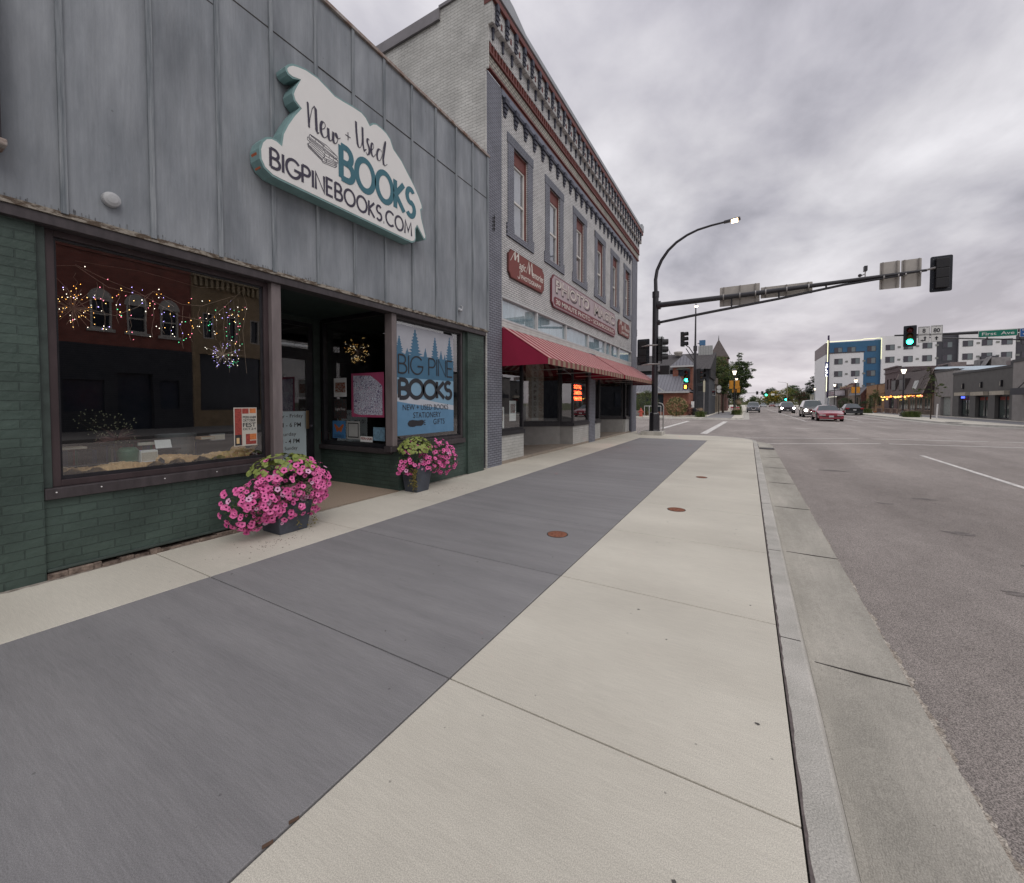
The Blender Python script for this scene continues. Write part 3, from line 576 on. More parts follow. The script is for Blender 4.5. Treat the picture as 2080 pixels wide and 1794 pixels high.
for st in ([(.08,.97),(.62,.92),(.98,.70),(.98,.58),(.5,.72),(.04,.83),(.08,.97)],[(.08,.97),(.5,.82),(.98,.70)],[(.5,.82),(.5,.72)],[(.25,.90),(.25,.79)],
 [(.0,.78),(.5,.66),(.55,.56),(1.0,.52),(1.0,.40),(.55,.42),(.48,.50),(.0,.66),(.0,.78)],[(.5,.66),(1.0,.52)],[(.55,.56),(.55,.42)],[(.7,.51),(.7,.41)],[(.85,.5),(.85,.41)],
 [(.08,.60),(.0,.48),(.5,.27),(.55,.36),(.08,.55)],[(.0,.48),(.02,.36),(.45,.10),(.5,.27)],[(.5,.27),(.96,.36),(.96,.22),(.5,.10),(.45,.10)],[(.6,.28),(.6,.12)],[(.9,.33),(.9,.2)],[(.04,.42),(.46,.18)],[(.52,.2),(.96,.29)],[(.02,.42),(.46,.14)],[(.1,.93),(.56,.86)],[(.04,.72),(.5,.58)],[(.45,.10),(.48,.03),(.9,.12),(.96,.22)]):
    pts=[bp(*p) for p in st]; ribbon(m,pts,[.006]*len(pts),lambda a,b,z:Vector((sx+.005+z,a,b)),.002+.0003*(len(m.f)%5))
m.build('book_drawing',ink,SG)
m=MB(); m.obox((-4.80,2.558,4.19),(.10,0,0),(.0,.045,-.15),(0,-.003,-.001)); m.build('label',pm('sign_label_orange',(.45,.12,.05),rough=.5),SG)
# ---------------------------------------------------------------- small fittings
t=thing('alarm_siren','small round grey dome siren fixed low on the grey panels left of the sign','siren',(-4.85,1.39,3.21))
m=MB().lathe([(.062,0),(.062,.03),(.058,.045),(.035,.058),(.002,.062)],(-4.845,1.395,3.215),22,X_); m.build('dome',pm('siren_grey',(.42,.43,.44),rough=.5),t,smooth=False)
m=MB(); [m.obox((-4.797,1.395+.034*math.cos(a)-.007,3.215+.034*math.sin(a)-.007),(.006,0,0),(0,.014,0),(0,0,.014)) for a in (.8,2.37,3.9,5.5)]; m.build('slots',blackf,t)
t=thing('security_camera','small grey dome camera on the panels at the right end of the bookshop','camera',(-4.85,6.35,3.2))
m=MB().lathe([(.035,0),(.035,.03),(.02,.05)],(-4.85,6.36,3.24),14,X_); m.ball((-4.79,6.36,3.22),.032,10,6); m.build('body',pm('camera_grey',(.38,.39,.41),rough=.4),t)
m=MB().tube([(-4.84,6.42,3.33),(-4.80,6.43,3.30),(-4.80,6.41,3.24)],.01,6); m.build('bracket',pm('camera_grey',(.38,.39,.41)),t)
t=thing('hanging_sign','dark edge of a hanging sign on the wall at the far left','sign',(-4.85,.76,3.3))
m=MB().box(-4.84,-4.70,.70,.775,3.36,4.6); m.build('side',blackf,t); m=MB().box(-4.85,-4.68,.68,.80,3.31,3.36); m.build('foot',rust,t,bevel=.01)
# ================================================================ things in and on the bookshop windows
def paper(name,label,cat,fr,o,u0,u1,v0,v1,mat,n0=0,n1=.0015,group=None):
    U,V,n=fr; base=Vector(o)+U*((u0+u1)/2)+V*v0+n*n0
    t=thing(name,label,cat,base,group); MB().fr(fr,o,u0,u1,v0,v1,n0,n1).build('sheet',mat,t); return t
ppr=pm('paper_white',(.78,.79,.78),rough=.8,var=.05)
bk_=pm('print_black',(.025,.025,.03),rough=.6)
# vinyl window sign
G=(-5.014,0,0)
t=thing('window_sign','blue vinyl pine forest sign reading BIG PINE BOOKS filling the right display window','sign',(-5.01,5.6,.9))
vy0,vy1,vz0,vz1=4.885,6.40,.90,2.755
MB().fr(LEFT,G,vy0,vy1,vz0,vz1,0,.002).build('vinyl_sky',pm('vinyl_pale',(.36,.37,.41),rough=.5,var=.04),t)
def wave(f,a,b,n=24): return [(a+(b-a)*i/n,f((a+(b-a)*i/n))) for i in range(n+1)]
dkb=pm('vinyl_blue_dark',(.05,.135,.22),rough=.5,var=.06); mdb=pm('vinyl_blue',(.105,.225,.36),rough=.5,var=.06); ltb=pm('vinyl_blue_light',(.19,.32,.43),rough=.5,var=.05); pal=pm('vinyl_pale2',(.42,.45,.50),rough=.5,var=.04)
m=MB(); m.prism([(vy0,1.86),(vy1,1.86),(vy1,2.27),(vy0,2.27)],LEFT,G,.002,.0026)
def pine(m,cx,top,bot,hw,r):
    pts=[];k=9
    for i in range(k):
        z=top-(top-bot)*(i+.3)/k; w=hw*(i+1)/k; pts+=[(w*r.uniform(.35,.5),z+.012),(w*r.uniform(.8,1.1),z-.012*r.uniform(0,1.5))]
    L_=[(cx-a,b) for a,b in pts]; R_=[(cx+a*.97,b) for a,b in pts]
    poly=[(cx,top)]+[p for p in R_]+[(cx+hw*.9,bot),(cx-hw*.9,bot)]+[p for p in reversed(L_)]
    m.prism([(min(max(a,vy0),vy1),b) for a,b in poly],LEFT,G,.0022+.0003*r.random(),.0030+.0006*r.random())
rr=random.Random(2)
for cx,top,hw in ((4.965,2.56,.14),(5.34,2.72,.20),(5.60,2.42,.08),(5.86,2.65,.15),(6.03,2.42,.08),(6.28,2.71,.15),(6.14,2.36,.06),(5.15,2.37,.09)): pine(m,cx,top,2.22,hw,rr)
m.build('pine_trees',dkb,t)
m=MB(); m.prism([(vy0,vz0),(vy1,vz0),(vy1,1.87),(vy0,1.87)],LEFT,G,.0026,.0030); m.build('lake',ltb,t)
m=MB(); m.prism([(vy0,1.48),(5.3,1.42),(5.8,1.34),(vy1,1.30),(vy1,1.40),(5.9,1.46),(5.4,1.53),(vy0,1.60)],LEFT,G,.0031,.0035); m.build('path_band',pal,t)
m=MB(); m.prism([(vy0,vz0),(vy1,vz0)]+list(reversed(wave(lambda y:1.47-.16*(y-vy0)/1.5,vy0,vy1))),LEFT,G,.0036,.0040); m.build('foreground',mdb,t)
o=(-5.009,0,0); m=MB()
stroke_text(m,'BIG PINE',LEFT,o,4.93,1.935,1.44,.33,.026,gap=.13,space=.25)
stroke_text(m,'BOOKS',LEFT,o,4.92,1.50,1.44,.375,.072,gap=.06)
text(m,'NEW + USED BOOKS',LEFT,o,5.03,1.325,w=1.20,h=.095); text(m,'STATIONERY',LEFT,o,5.28,1.185,w=.73,h=.10); text(m,'GIFTS',LEFT,o,5.80,1.055,w=.32,h=.10)
m.prism([(5.16,1.06),(5.2,1.04),(5.3,1.035),(5.35,1.05),(5.48,1.045),(5.53,1.07),(5.54,1.13),(5.5,1.15),(5.4,1.14),(5.25,1.155),(5.18,1.145),(5.14,1.10)],LEFT,o,.003,.004)
text(m,'E',LEFT,o,5.545,1.055,h=.09,w=.045); m.build('lettering',bk_,t)
# posters
fr_=lambda y0,z0,y1,z1:(y0,z0,y1,z1)
t=thing('festival_poster','red and cream Perham Oktoberfest poster on the large display window','poster',(-5.014,2.56,.95))
m=MB(); o=(-5.0155,0,0); m.fr(LEFT,o,2.43,2.68,.955,1.395,0,.001); m.build('sheet',pm('poster_cream',(.47,.45,.40),rough=.7,var=.04),t)
m=MB()
for a in ((2.44,2.515,.965,1.385),(2.52,2.59,1.325,1.385),(2.60,2.67,.97,1.01),(2.555,2.60,.97,1.09)): m.fr(LEFT,o,*a,.0012,.002).cut()
m.each('red_panel',pm('poster_red',(.27,.045,.035),rough=.7,scale=60,var=.3),t)
m=MB(); m.fr(LEFT,o,2.60,2.672,1.02,1.09,.0012,.002).cut(); m.fr(LEFT,o,2.60,2.67,1.33,1.385,.0012,.002); m.each('orange_panels',pm('poster_orange',(.5,.16,.05),rough=.7,var=.2,scale=50),t)
m=MB(); m.fr(LEFT,o,2.44,2.51,.965,1.085,.0022,.003); 
for s_,z_,h_ in (('PERHAM',1.27,.028),('OKTOBER',1.232,.030),('FEST',1.17,.050),('OCT.2-4',1.135,.026)): text(m,s_,LEFT,o,2.525,z_,w=.142,h=h_,n=.0025,bold=.02)
m.build('printing',bk_,t)
m=MB(); m.prism([(2.455,.985),(2.485,.985),(2.485,1.05),(2.455,1.05)],LEFT,o,.0032,.0038); m.build('beer_mug',pm('mug',(.6,.42,.22),rough=.6),t)
oo=(0,4.925,0)
def noise_print(name,cols,scale):
    m,t_,b=nodes(name); g=t_.nodes.new('ShaderNodeNewGeometry'); v=t_.nodes.new('ShaderNodeTexVoronoi'); v.inputs['Scale'].default_value=scale; t_.links.new(g.outputs['Position'],v.inputs['Vector'])
    n=t_.nodes.new('ShaderNodeTexNoise'); n.inputs['Scale'].default_value=scale*1.4; n.inputs['Detail'].default_value=3; n.inputs['Distortion'].default_value=2; t_.links.new(g.outputs['Position'],n.inputs['Vector'])
    r=t_.nodes.new('ShaderNodeValToRGB'); r.color_ramp.interpolation='CONSTANT'; e=r.color_ramp.elements; e[0].color=c4(cols[0]); e[1].color=c4(cols[1]); e[1].position=.44
    for i,c in enumerate(cols[2:]): q=r.color_ramp.elements.new(.52+.05*i); q.color=c4(c)
    t_.links.new(n.outputs['Fac'],r.inputs[0]); t_.links.new(r.outputs[0],b.inputs['Base Color']); setb(b,'Roughness',.7); return m
t=thing('map_poster','big pink-bordered town map poster hanging inside the entrance side window','poster',(-5.75,4.93,1.2))
MB().fr(FRONT,oo,-6.15,-5.33,1.20,1.97,0,.001).build('sheet',pm('poster_pink',(.42,.07,.16),rough=.7,var=.1),t)
MB().prism([(-6.09,1.27),(-5.96,1.24),(-5.37,1.24),(-5.37,1.74),(-5.5,1.83),(-5.66,1.92),(-6.10,1.93)],FRONT,oo,.0012,.0018).build('map',noise_print('map_print',[(.12,.08,.2),(.72,.78,.86),(.14,.08,.24),(.8,.84,.9),(.5,.3,.45)],13),t)
m=MB().tube([(-5.9,4.92,1.97),(-5.84,4.92,2.08),(-5.78,4.92,1.97)],.004,5); m.build('hanger',bk_,t)
for nm,lab,a,mt in (('small_flyer','small pale flyer with two red portraits, topmost paper on the entrance side window',(-6.63,-6.28,1.56,1.90),noise_print('flyer_red',[(.25,.05,.03),(.30,.10,.05),(.45,.44,.4)],18)),
    ('small_flyer','small dark flyer with white script below the two portraits on the entrance side window',(-6.63,-6.28,1.16,1.52),noise_print('flyer_dark',[(.04,.07,.07),(.015,.02,.02),(.10,.04,.04)],22)),
    ('butterfly_flyer','small blue flyer with an orange butterfly low on the entrance side window',(-6.68,-6.32,.80,1.12),pm('flyer_blue',(.06,.20,.42),rough=.7,var=.1)),
    ('small_flyer','small white flyer with a dark ornamental border beside the butterfly flyer',(-6.29,-5.94,.80,1.12),pm('flyer_white',(.40,.41,.40),rough=.7,var=.1)),
    ('small_flyer','small light blue card in the lower right corner of the entrance side window',(-5.60,-5.32,.80,1.03),pm('flyer_ltblue',(.16,.28,.38),rough=.7,var=.3,scale=25))):
    t=thing(nm,lab,'poster',((a[0]+a[1])/2,4.93,a[2]),'flyers on the entrance side window')
    MB().fr(FRONT,oo,a[0],a[1],a[2],a[3],0,.001).build('sheet',mt if 'red' not in mt.name else ppr,t)
    if 'red' in mt.name: MB().fr(FRONT,oo,a[0]+.03,a[1]-.03,a[2]+.08,a[3]-.08,.0012,.002).build('portraits',mt,t)
    if nm=='butterfly_flyer':
        m=MB(); cx,cz=-6.5,.97
        for s_ in(-1,1): m.prism([(cx,cz-.03),(cx+s_*.06,cz-.06),(cx+s_*.09,cz),(cx+s_*.14,cz+.08),(cx+s_*.10,cz+.09),(cx,cz+.02)],FRONT,oo,.0012,.002)
        m.build('butterfly',pm('butterfly_orange',(.45,.12,.03),rough=.7),t)
        m=MB(); text(m,'WELCOME TO',FRONT,oo,-6.64,.845,w=.28,h=.022); text(m,'MINNESOTA',FRONT,oo,-6.64,.815,w=.28,h=.022); m.build('printing',bk_,t)
    if 'border' in lab:
        m=MB().frame(FRONT,oo,a[0]+.03,a[1]-.03,a[2]+.025,a[3]-.025,.022,.0012,.002); m.build('border',pm('flyer_border',(.06,.06,.06),rough=.7),t)
    if 'script' in lab:
        m=MB(); text(m,'Light Fires',FRONT,oo,-6.59,1.30,w=.27,h=.06); m.build('printing',ppr,t)
t=thing('name_card','narrow white card reading PERHAM at the foot of the entrance side window','card',(-5.76,4.93,.77))
MB().fr(FRONT,oo,-5.93,-5.62,.765,.86,0,.001).build('sheet',ppr,t); m=MB(); text(m,'PERHAM',FRONT,oo,-5.91,.80,w=.27,h=.045,bold=.02); m.build('printing',pm('print_red',(.25,.02,.02)),t)
# hours sign on door
t=thing('opening_hours_sign','pale blue opening hours sign on the lower pane of the entrance door','sign',(-6.98,4.2,.3))
o=(-6.992,0,0); MB().fr(LEFT,o,3.86,4.60,.27,1.30,0,.002).build('sheet',pm('hours_sheet',(.60,.72,.76),rough=.7,var=.03),t)
m=MB()
for s_,z_,h_,y_,w_ in (('Monday - Friday',1.17,.08,3.88,.66),('10 AM - 6 PM',1.02,.08,3.92,.58),('Saturday',.85,.08,4.05,.36),('10 AM - 4 PM',.73,.08,3.92,.55),('Closed Sunday',.60,.08,3.93,.50),('bigpinebooks.com',.47,.07,3.92,.62)): text(m,s_,LEFT,o,y_,z_,w=w_,h=h_,n=.0026,bold=.005)
m.build('printing',bk_,t)
# ---------------------------------------------------------------- window lights
bulbs=[emis('bulb_%s'%n_,c_,s_) for n_,c_,s_ in (('warm',(1,.62,.2),5),('pink',(1,.25,.35),4.5),('white',(1,.9,.75),5),('green',(.1,.8,.35),3.5),('violet',(.5,.4,1),5),('amber',(1,.45,.08),4.5))]
wire=pm('light_wire',(.34,.25,.20),rough=.6)
t=thing('string_lights','tangled coloured fairy lights draped across the top of the large display window','lights',(-5.16,1.9,1.8))
rr=random.Random(21); mw=MB(); mb=MB()
def P3(y,z,x=-5.16): return (x+rr.uniform(-.02,.02),y,z)
def bulb(y,z,k): mb.m=k; mb.ball((-5.15+rr.uniform(-.02,.02),y,z),rr.uniform(.0026,.0042),6,4)
main=[(1.10,2.62),(1.24,2.66),(1.45,2.52),(1.72,2.50),(1.80,2.57),(2.02,2.48),(2.2,2.50),(2.60,2.72)]
mw.tube([P3(*p) for p in main],.0022,4)
mw.tube([P3(*p) for p in ((1.24,2.67),(1.42,2.60),(1.67,2.53),(2.0,2.36),(2.25,2.34),(2.4,2.5),(2.62,2.77))],.0022,4)
mw.tube([P3(*p) for p in ((1.10,2.56),(1.3,2.30),(1.5,2.27),(1.66,2.38),(1.78,2.56),(1.95,2.44))],.0022,4)
mw.tube([P3(*p) for p in ((1.24,2.70),(1.7,2.74),(2.2,2.70),(2.62,2.80))],.0014,4)
mw.tube([P3(*p) for p in ((2.62,2.78),(2.66,2.6),(2.62,2.3),(2.66,1.8))],.002,4)
for y,z0,z1,k in ((1.24,2.6,2.35,(0,5,2)),(1.37,2.55,2.3,(4,1)),(1.42,2.55,2.11,(2,4,0)),(1.52,2.5,2.2,(1,2,3)),(1.60,2.48,2.05,(0,5,1)),(1.72,2.5,2.25,(1,4,2)),(1.78,2.5,2.1,(2,1,0)),(1.86,2.42,2.15,(0,4,2)),(1.93,2.4,2.12,(4,2)),(2.02,2.46,2.02,(1,3,2,4)),(2.1,2.4,2.1,(1,0)),(2.18,2.5,2.2,(1,0,2)),(2.26,2.5,2.2,(3,2,1)),(2.34,2.52,2.15,(5,2,3)),(2.42,2.55,2.15,(3,4,1)),(2.48,2.62,1.8,(3,2,4,3)),(2.53,2.62,1.86,(3,0,3,2)),(2.57,2.66,2.1,(1,2,3)),(2.64,2.6,2.5,(1,2))):
    n_=6; pts=[(y+rr.uniform(-.012,.012),z0+(z1-z0)*i/n_) for i in range(n_+1)]; mw.tube([P3(*p) for p in pts],.0015,4)
    for i in range(int((z0-z1)/.065)+1): bulb(y+rr.uniform(-.03,.03),z0-rr.uniform(0,1)*(z0-z1),rr.choice(k))
for i in range(40): bulb(rr.uniform(1.1,2.65),2.44+rr.gauss(0,.10),rr.choice((0,1,2,5,4)))
mw.build('wire',wire,t); mb.build('bulbs',bulbs,t)['kind']='stuff'
def burst(loc,r,n,cols,label,seed):
    q=random.Random(seed); t=thing('starburst_light',label,'lights',loc,'starburst twig lights'); mw=MB();mb=MB()
    for i in range(n):
        d=Vector((q.gauss(0,.45),q.gauss(0,1),q.gauss(0,1))).normalized()*r*q.uniform(.5,1); c=Vector(loc)
        mw.tube([c,c+d*.6,c+d+Vector((0,q.uniform(-.02,.02),q.uniform(-.02,.02)))],[.003,.002,.0012],4)
        for k in range(1 if i%3 else 2): mb.m=q.choice(cols); mb.ball(c+d*q.uniform(.5,1)+Vector((0,q.uniform(-.02,.02),q.uniform(-.02,.02))),.0028,6,4)
    mw.build('twigs',wire,t); mb.build('bulbs',bulbs,t); return t
burst((-5.28,1.25,2.30),.21,44,(0,5,0,5,2),'golden starburst twig light hanging at the left end of the display window',4)
burst((-5.20,2.42,2.0),.20,40,(4,4,4,2),'violet starburst twig light hanging at the right end of the display window',5)
t=burst((-6.35,5.25,2.42),.30,60,(0,0,5,2),'starburst twig light glowing behind the entrance side window',6)
# paper, plants, books, typewriter on the display platform
pap=pm('kraft_paper',(.42,.25,.11),rough=.8,scale=7,col2=(.75,.52,.28))
m=MB(); rr=random.Random(8); ny,nx=180,12; y0,y1=1.09,2.74
vs=[(-5.09-.42*i/nx-.02*math.sin(j*.9),y0+(y1-y0)*j/ny,.82+.030*math.sin(j*.11+i*.6)+.022*math.sin(j*.29+i*1.1)+.015*math.sin(j*.07-i*.3)+.05*math.exp(-((j-94)/18)**2)+(.09*max(0,(j-156)/24)) +.010*rr.random()) for i in range(nx+1) for j in range(ny+1)]
m.mesh(vs,[(i*(ny+1)+j,i*(ny+1)+j+1,(i+1)*(ny+1)+j+1,(i+1)*(ny+1)+j) for i in range(nx) for j in range(ny)]); o=m.build('crumpled_paper',pap); solo(o,'crumpled brown kraft paper along the floor of the large display window','paper')
def leaf_cloud(m,c,r,n,size,q,flat=.5,up=0,shell=.35,tip=False):
    c=Vector(c); r=Vector(r)
    for i in range(n):
        d=Vector((q.gauss(0,1),q.gauss(0,1),q.gauss(0,1))).normalized(); rad=(shell+(1-shell)*q.random()**.6)
        p=c+Vector((d.x*r.x,d.y*r.y,d.z*r.z))*rad
        a=Vector((q.gauss(0,1),q.gauss(0,1),q.gauss(0,flat)+up)).normalized(); b=a.cross(Vector((q.gauss(0,1),q.gauss(0,1),q.gauss(0,1)))).normalized()
        s=size*q.uniform(.6,1.3); m.mesh([p-b*s*.32,p+a*s*.5-b*s*.1,p+a*s,p+a*s*.5+b*s*.32],[(0,1,2,3)])
    return m
t=thing('dried_plant','spiky dried pink-brown plant in a green pot inside the large display window','plant',(-5.42,1.60,.80)); q=random.Random(3)
m=MB()
for i in range(90):
    d=Vector((q.gauss(0,.6),q.gauss(0,1),abs(q.gauss(0,.5)))).normalized()*q.uniform(.1,.2); c=Vector((-5.42,1.56,1.08)); m.tube([c,c+d*.6,c+d+Vector((0,0,-.02))],[.002,.0015,.001],3)
m.build('stalks',pm('dried_stalk',(.22,.12,.11),rough=.9,var=.3,scale=20),t)
MB().lathe([(.05,.78),(.075,.86),(.085,.96),(.06,1.0),(.05,.99)],(-5.42,1.64,0),16).build('pot',pm('glazed_green',(.03,.13,.07),rough=.3),t,smooth=True)
t=thing('branch_arrangement','thin branching twigs with tiny pale buds in the display window','plant',(-5.6,1.62,.9)); m=MB(); mb=MB()
for i in range(14):
    p=[Vector((-5.6,1.62,.95))]; 
    for k in range(5): p.append(p[-1]+Vector((q.gauss(0,.02),q.gauss(0,.05),q.uniform(.03,.12))))
    m.tube(p,.0018,4)
    for z in p[2:]: 
        for w_ in range(2): mb.ball(z+Vector((q.gauss(0,.02),q.gauss(0,.03),q.gauss(0,.02))),.006,5,3)
m.build('twigs',pm('twig',(.06,.05,.03)),t); mb.build('buds',pm('bud',(.35,.36,.22),rough=.7),t)
t=thing('typewriter','small dark typewriter with white paper in the display window','typewriter',(-5.35,1.93,.8)); m=MB()
m.mesh([(-5.25,1.83,.80),(-5.25,2.05,.80),(-5.45,2.05,.80),(-5.45,1.83,.80),(-5.28,1.84,.85),(-5.28,2.04,.85),(-5.44,2.04,.93),(-5.44,1.84,.93)],[(0,1,5,4),(1,2,6,5),(2,3,7,6),(3,0,4,7),(4,5,6,7)]); m.tube([(-5.42,1.80,.95),(-5.42,2.08,.95)],.016,10); m.build('body',gloss('typewriter_black',(.02,.02,.022),.3),t)
MB().obox((-5.43,1.87,.95),(0,.14,0),(-.04,0,.10),(.001,0,.001)).build('paper_sheet',ppr,t)
for lab,c,sz,an,mt in (('white open book with a dark spine lying left of the typewriter in the display window',(-5.38,1.78,.84),(.10,.14,.12),.2,ppr),('pale boxed book leaning behind the green pot in the display window',(-5.5,1.86,1.0),(.02,.24,.035),0,pm('box_book',(.38,.37,.34))),('thin cream book lying flat at the left end of the display window',(-5.45,1.25,1.02),(.16,.17,.02),0,pm('cream_book',(.42,.36,.27))),('thin tan book lying flat right of the grey bin in the display window',(-5.45,2.33,1.03),(.14,.14,.03),0,pm('tan_book',(.4,.25,.14))),('grey book standing near the poster in the display window',(-5.5,2.48,1.0),(.03,.16,.08),0,pm('grey_book',(.26,.27,.28)))):
    t=thing('display_book',lab,'book',c,'books shown in the display window'); x,y,z=c; a,b,h=sz
    MB().box(x-a/2,x+a/2,y-b/2,y+b/2,z,z+h).build('cover',mt,t,bevel=.003); MB().box(x-a/2+.004,x+a/2+.002,y-b/2+.006,y+b/2-.006,z+h*.15,z+h*.85).build('pages',pm('pages',(.5,.47,.40),var=.1,scale=80),t)
t=thing('grey_bin','wide grey tapered bin standing behind the typewriter in the display window','bin',(-5.62,2.12,.76))
m=MB().lathe([(.14,0),(.17,.29),(.185,.29),(.185,.315),(.165,.315),(.13,.02)],(-5.62,2.12,.78),24); m.build('body',pm('bin_grey',(.11,.12,.125),rough=.5),t,smooth=False)
# ================================================================ petunia planters
def petunia(m,c,n,s,q):
    n=n.normalized(); a=n.orthogonal().normalized(); b=n.cross(a); k=10; ring=[]; inn=[]
    for i in range(k):
        t=2*math.pi*i/k; r=s*(1.0 if i%2==0 else .84); ring.append(c+a*math.cos(t)*r+b*math.sin(t)*r+n*s*.10*(1 if i%2 else -.3)); inn.append(c+a*math.cos(t)*s*.3+b*math.sin(t)*s*.3-n*s*.12)
    dp=c-n*s*.75; m.m=0; m.mesh(ring+inn,[(i,(i+1)%k,k+(i+1)%k,k+i) for i in range(k)]); m.m=1; m.mesh(inn+[dp],[(i,(i+1)%k,k) for i in range(k)])
pet=[pm('petal_pink',(.60,.075,.28),rough=.6,scale=14,col2=(.78,.19,.43),obj=True),pm('petal_throat',(.17,.01,.08),rough=.7)]
setb(pet[0].node_tree.nodes['Principled BSDF'],'Subsurface Weight',.0)
petl=[pm('petal_pale',(.66,.34,.52),rough=.6,obj=True),pet[1]]
lf1=pm('leaf_dark',(.035,.07,.022),rough=.6,scale=9,col2=(.085,.13,.04),obj=True); lf2=pm('leaf_lime',(.14,.19,.04),rough=.55,scale=9,col2=(.26,.30,.08),obj=True); lf3=pm('leaf_olive',(.10,.09,.015),rough=.6,scale=12,col2=(.28,.22,.04),obj=True)
potm=pm('planter_slate',(.058,.066,.084),rough=.6,var=.2,scale=5,bump=.2,obj=True)
def planter(name,label,x0,x1,y0,y1,h,lobes,lime,nfl,vines,seed,s=.030):
    cx,cy=(x0+x1)/2,(y0+y1)/2; t=thing(name,label,'planter',(cx,cy,0),'petunia planters by the entrance'); q=random.Random(seed)
    f=.045; m=MB(); a=[(x0,y0,0),(x1,y0,0),(x1,y1,0),(x0,y1,0)]; b=[(x0-f,y0-f,h),(x1+f,y0-f,h),(x1+f,y1+f,h),(x0-f,y1+f,h)]; i_=[(x0-f+.02,y0-f+.02,h),(x1+f-.02,y0-f+.02,h),(x1+f-.02,y1+f-.02,h),(x0-f+.02,y1+f-.02,h)]
    d_=[(p[0],p[1],h-.04) for p in i_]; m.mesh(a+b+i_+d_,[(3,2,1,0)]+[(j,(j+1)%4,4+(j+1)%4,4+j) for j in range(4)]+[(4+j,4+(j+1)%4,8+(j+1)%4,8+j) for j in range(4)]+[(8+j,8+(j+1)%4,12+(j+1)%4,12+j) for j in range(4)]+[(12,13,14,15)])
    m.build('pot',potm,t,bevel=.006)
    m=MB()
    for c,r,w in lobes: leaf_cloud(m,c,[k*.88 for k in r],int(900*w),.035,q,shell=.45)
    m.build('foliage',lf1,t)
    m=MB()
    for c,r,n_ in lime:
        for i in range(n_):
            d=Vector((q.gauss(0,1),q.gauss(0,1),abs(q.gauss(0,1)))).normalized(); p=Vector(c)+Vector((d.x*r[0],d.y*r[1],d.z*r[2])); nn=(d+Vector((0,0,.4))+Vector((q.gauss(0,.3),q.gauss(0,.3),0))).normalized(); a_=nn.orthogonal().normalized(); b_=nn.cross(a_); s_=q.uniform(.016,.040)
            m.mesh([p+a_*math.cos(k*.9)*s_*(1 if k%2 else .8)+b_*math.sin(k*.9)*s_*(1 if k%2 else .8)-nn*.2*s_ for k in range(7)]+[p],[(k,(k+1)%7,7) for k in range(7)])
    m.build('lime_leaves',lf2,t)
    m=MB(); mp_=MB(); tw=sum(w for _,_,w in lobes)
    for c,r,w in lobes:
        for i in range(int(nfl*w/tw)):
            d=Vector((q.gauss(0,1),q.gauss(0,1),q.gauss(0,1))).normalized()
            if d.z>.75 and q.random()<.7: continue
            if d.x<-.3: d.x=-d.x*q.random()
            p=Vector(c)+Vector((d.x*r[0],d.y*r[1],d.z*r[2]))*q.uniform(.9,1.06); 
            if p.z<.03 or p.x<-4.90: continue
            nn=(d+Vector((.8,-.6,.3))*q.uniform(.2,.9)+Vector((q.gauss(0,.25),q.gauss(0,.25),q.gauss(0,.25)))).normalized()
            petunia(mp_ if q.random()<.07 else m,p,nn,s*q.choice((.62,.8,.92,1,1.05,1.15,1.22))*q.uniform(.93,1.07),q)
    m.build('blossoms',pet,t)['kind']='stuff'
    if mp_.v: mp_.build('pale_blossoms',petl,t)
    m=MB()
    for c,n_,l in vines:
        for i in range(n_):
            p=Vector(c)+Vector((q.uniform(-.03,.03),q.uniform(-.05,.05),0)); z=p.z; 
            while z>max(.01,p.z-l*q.uniform(.7,1.1)):
                pp=Vector((p.x+q.uniform(-.03,.03),p.y+q.uniform(-.03,.03),z)); leaf_cloud(m,pp,(.01,.01,.01),2,.026,q); z-=q.uniform(.02,.04)
    m.build('trailing_vine',lf3,t); return t
planter('flower_planter','bushy pink petunias spilling out of a low slate planter left of the entrance',-4.74,-4.41,2.58,2.90,.33,
  [((-4.52,2.74,.48),(.36,.42,.38),1.15),((-4.52,2.36,.38),(.26,.30,.28),.6),((-4.50,3.00,.52),(.22,.22,.30),.35),((-4.50,2.50,.36),(.28,.28,.20),.35)],
  [((-4.55,2.72,.68),(.27,.36,.20),190)],470,[((-4.38,2.96,.28),7,.30),((-4.375,2.75,.20),2,.2)],31,s=.033)
planter('flower_planter','sparser pink petunias with lime leaves in a tall slate planter right of the entrance',-4.86,-4.60,4.92,5.20,.42,
  [((-4.72,4.95,.55),(.24,.26,.28),.5),((-4.66,5.42,.60),(.25,.30,.26),.9),((-4.62,5.64,.46),(.20,.28,.26),.8),((-4.60,5.25,.44),(.16,.24,.18),.4),((-4.74,4.78,.45),(.14,.16,.16),.25)],
  [((-4.72,5.02,.66),(.25,.30,.24),300)],300,[((-4.60,4.84,.40),16,.40),((-4.63,4.92,.36),8,.34)],47,s=.030)
# fallen bits round the planters
m=MB(); q=random.Random(9)
for i in range(150):
    cx,cy=q.choice(((-4.28,2.5),(-4.4,5.1),(-4.2,2.35),(-4.25,5.5))); x,y=cx+q.gauss(0,.09),cy+q.gauss(0,.22); a=q.uniform(0,3.14); l=q.uniform(.004,.014)
    m.obox((x,y,.001),(math.cos(a)*l,math.sin(a)*l,0),(-math.sin(a)*.003,math.cos(a)*.003,0),(0,0,.003))
for x,y in ((-1.345,.80),(-1.345,.71)): m.obox((x,y,.001),(.012,.03,0),(-.01,.006,0),(0,0,.003))
o=m.build('fallen_petals',pm('debris',(.10,.06,.04),rough=.9)); tag(o,'brown withered petals and bits scattered on the pavement by the planters','debris',kind='stuff')
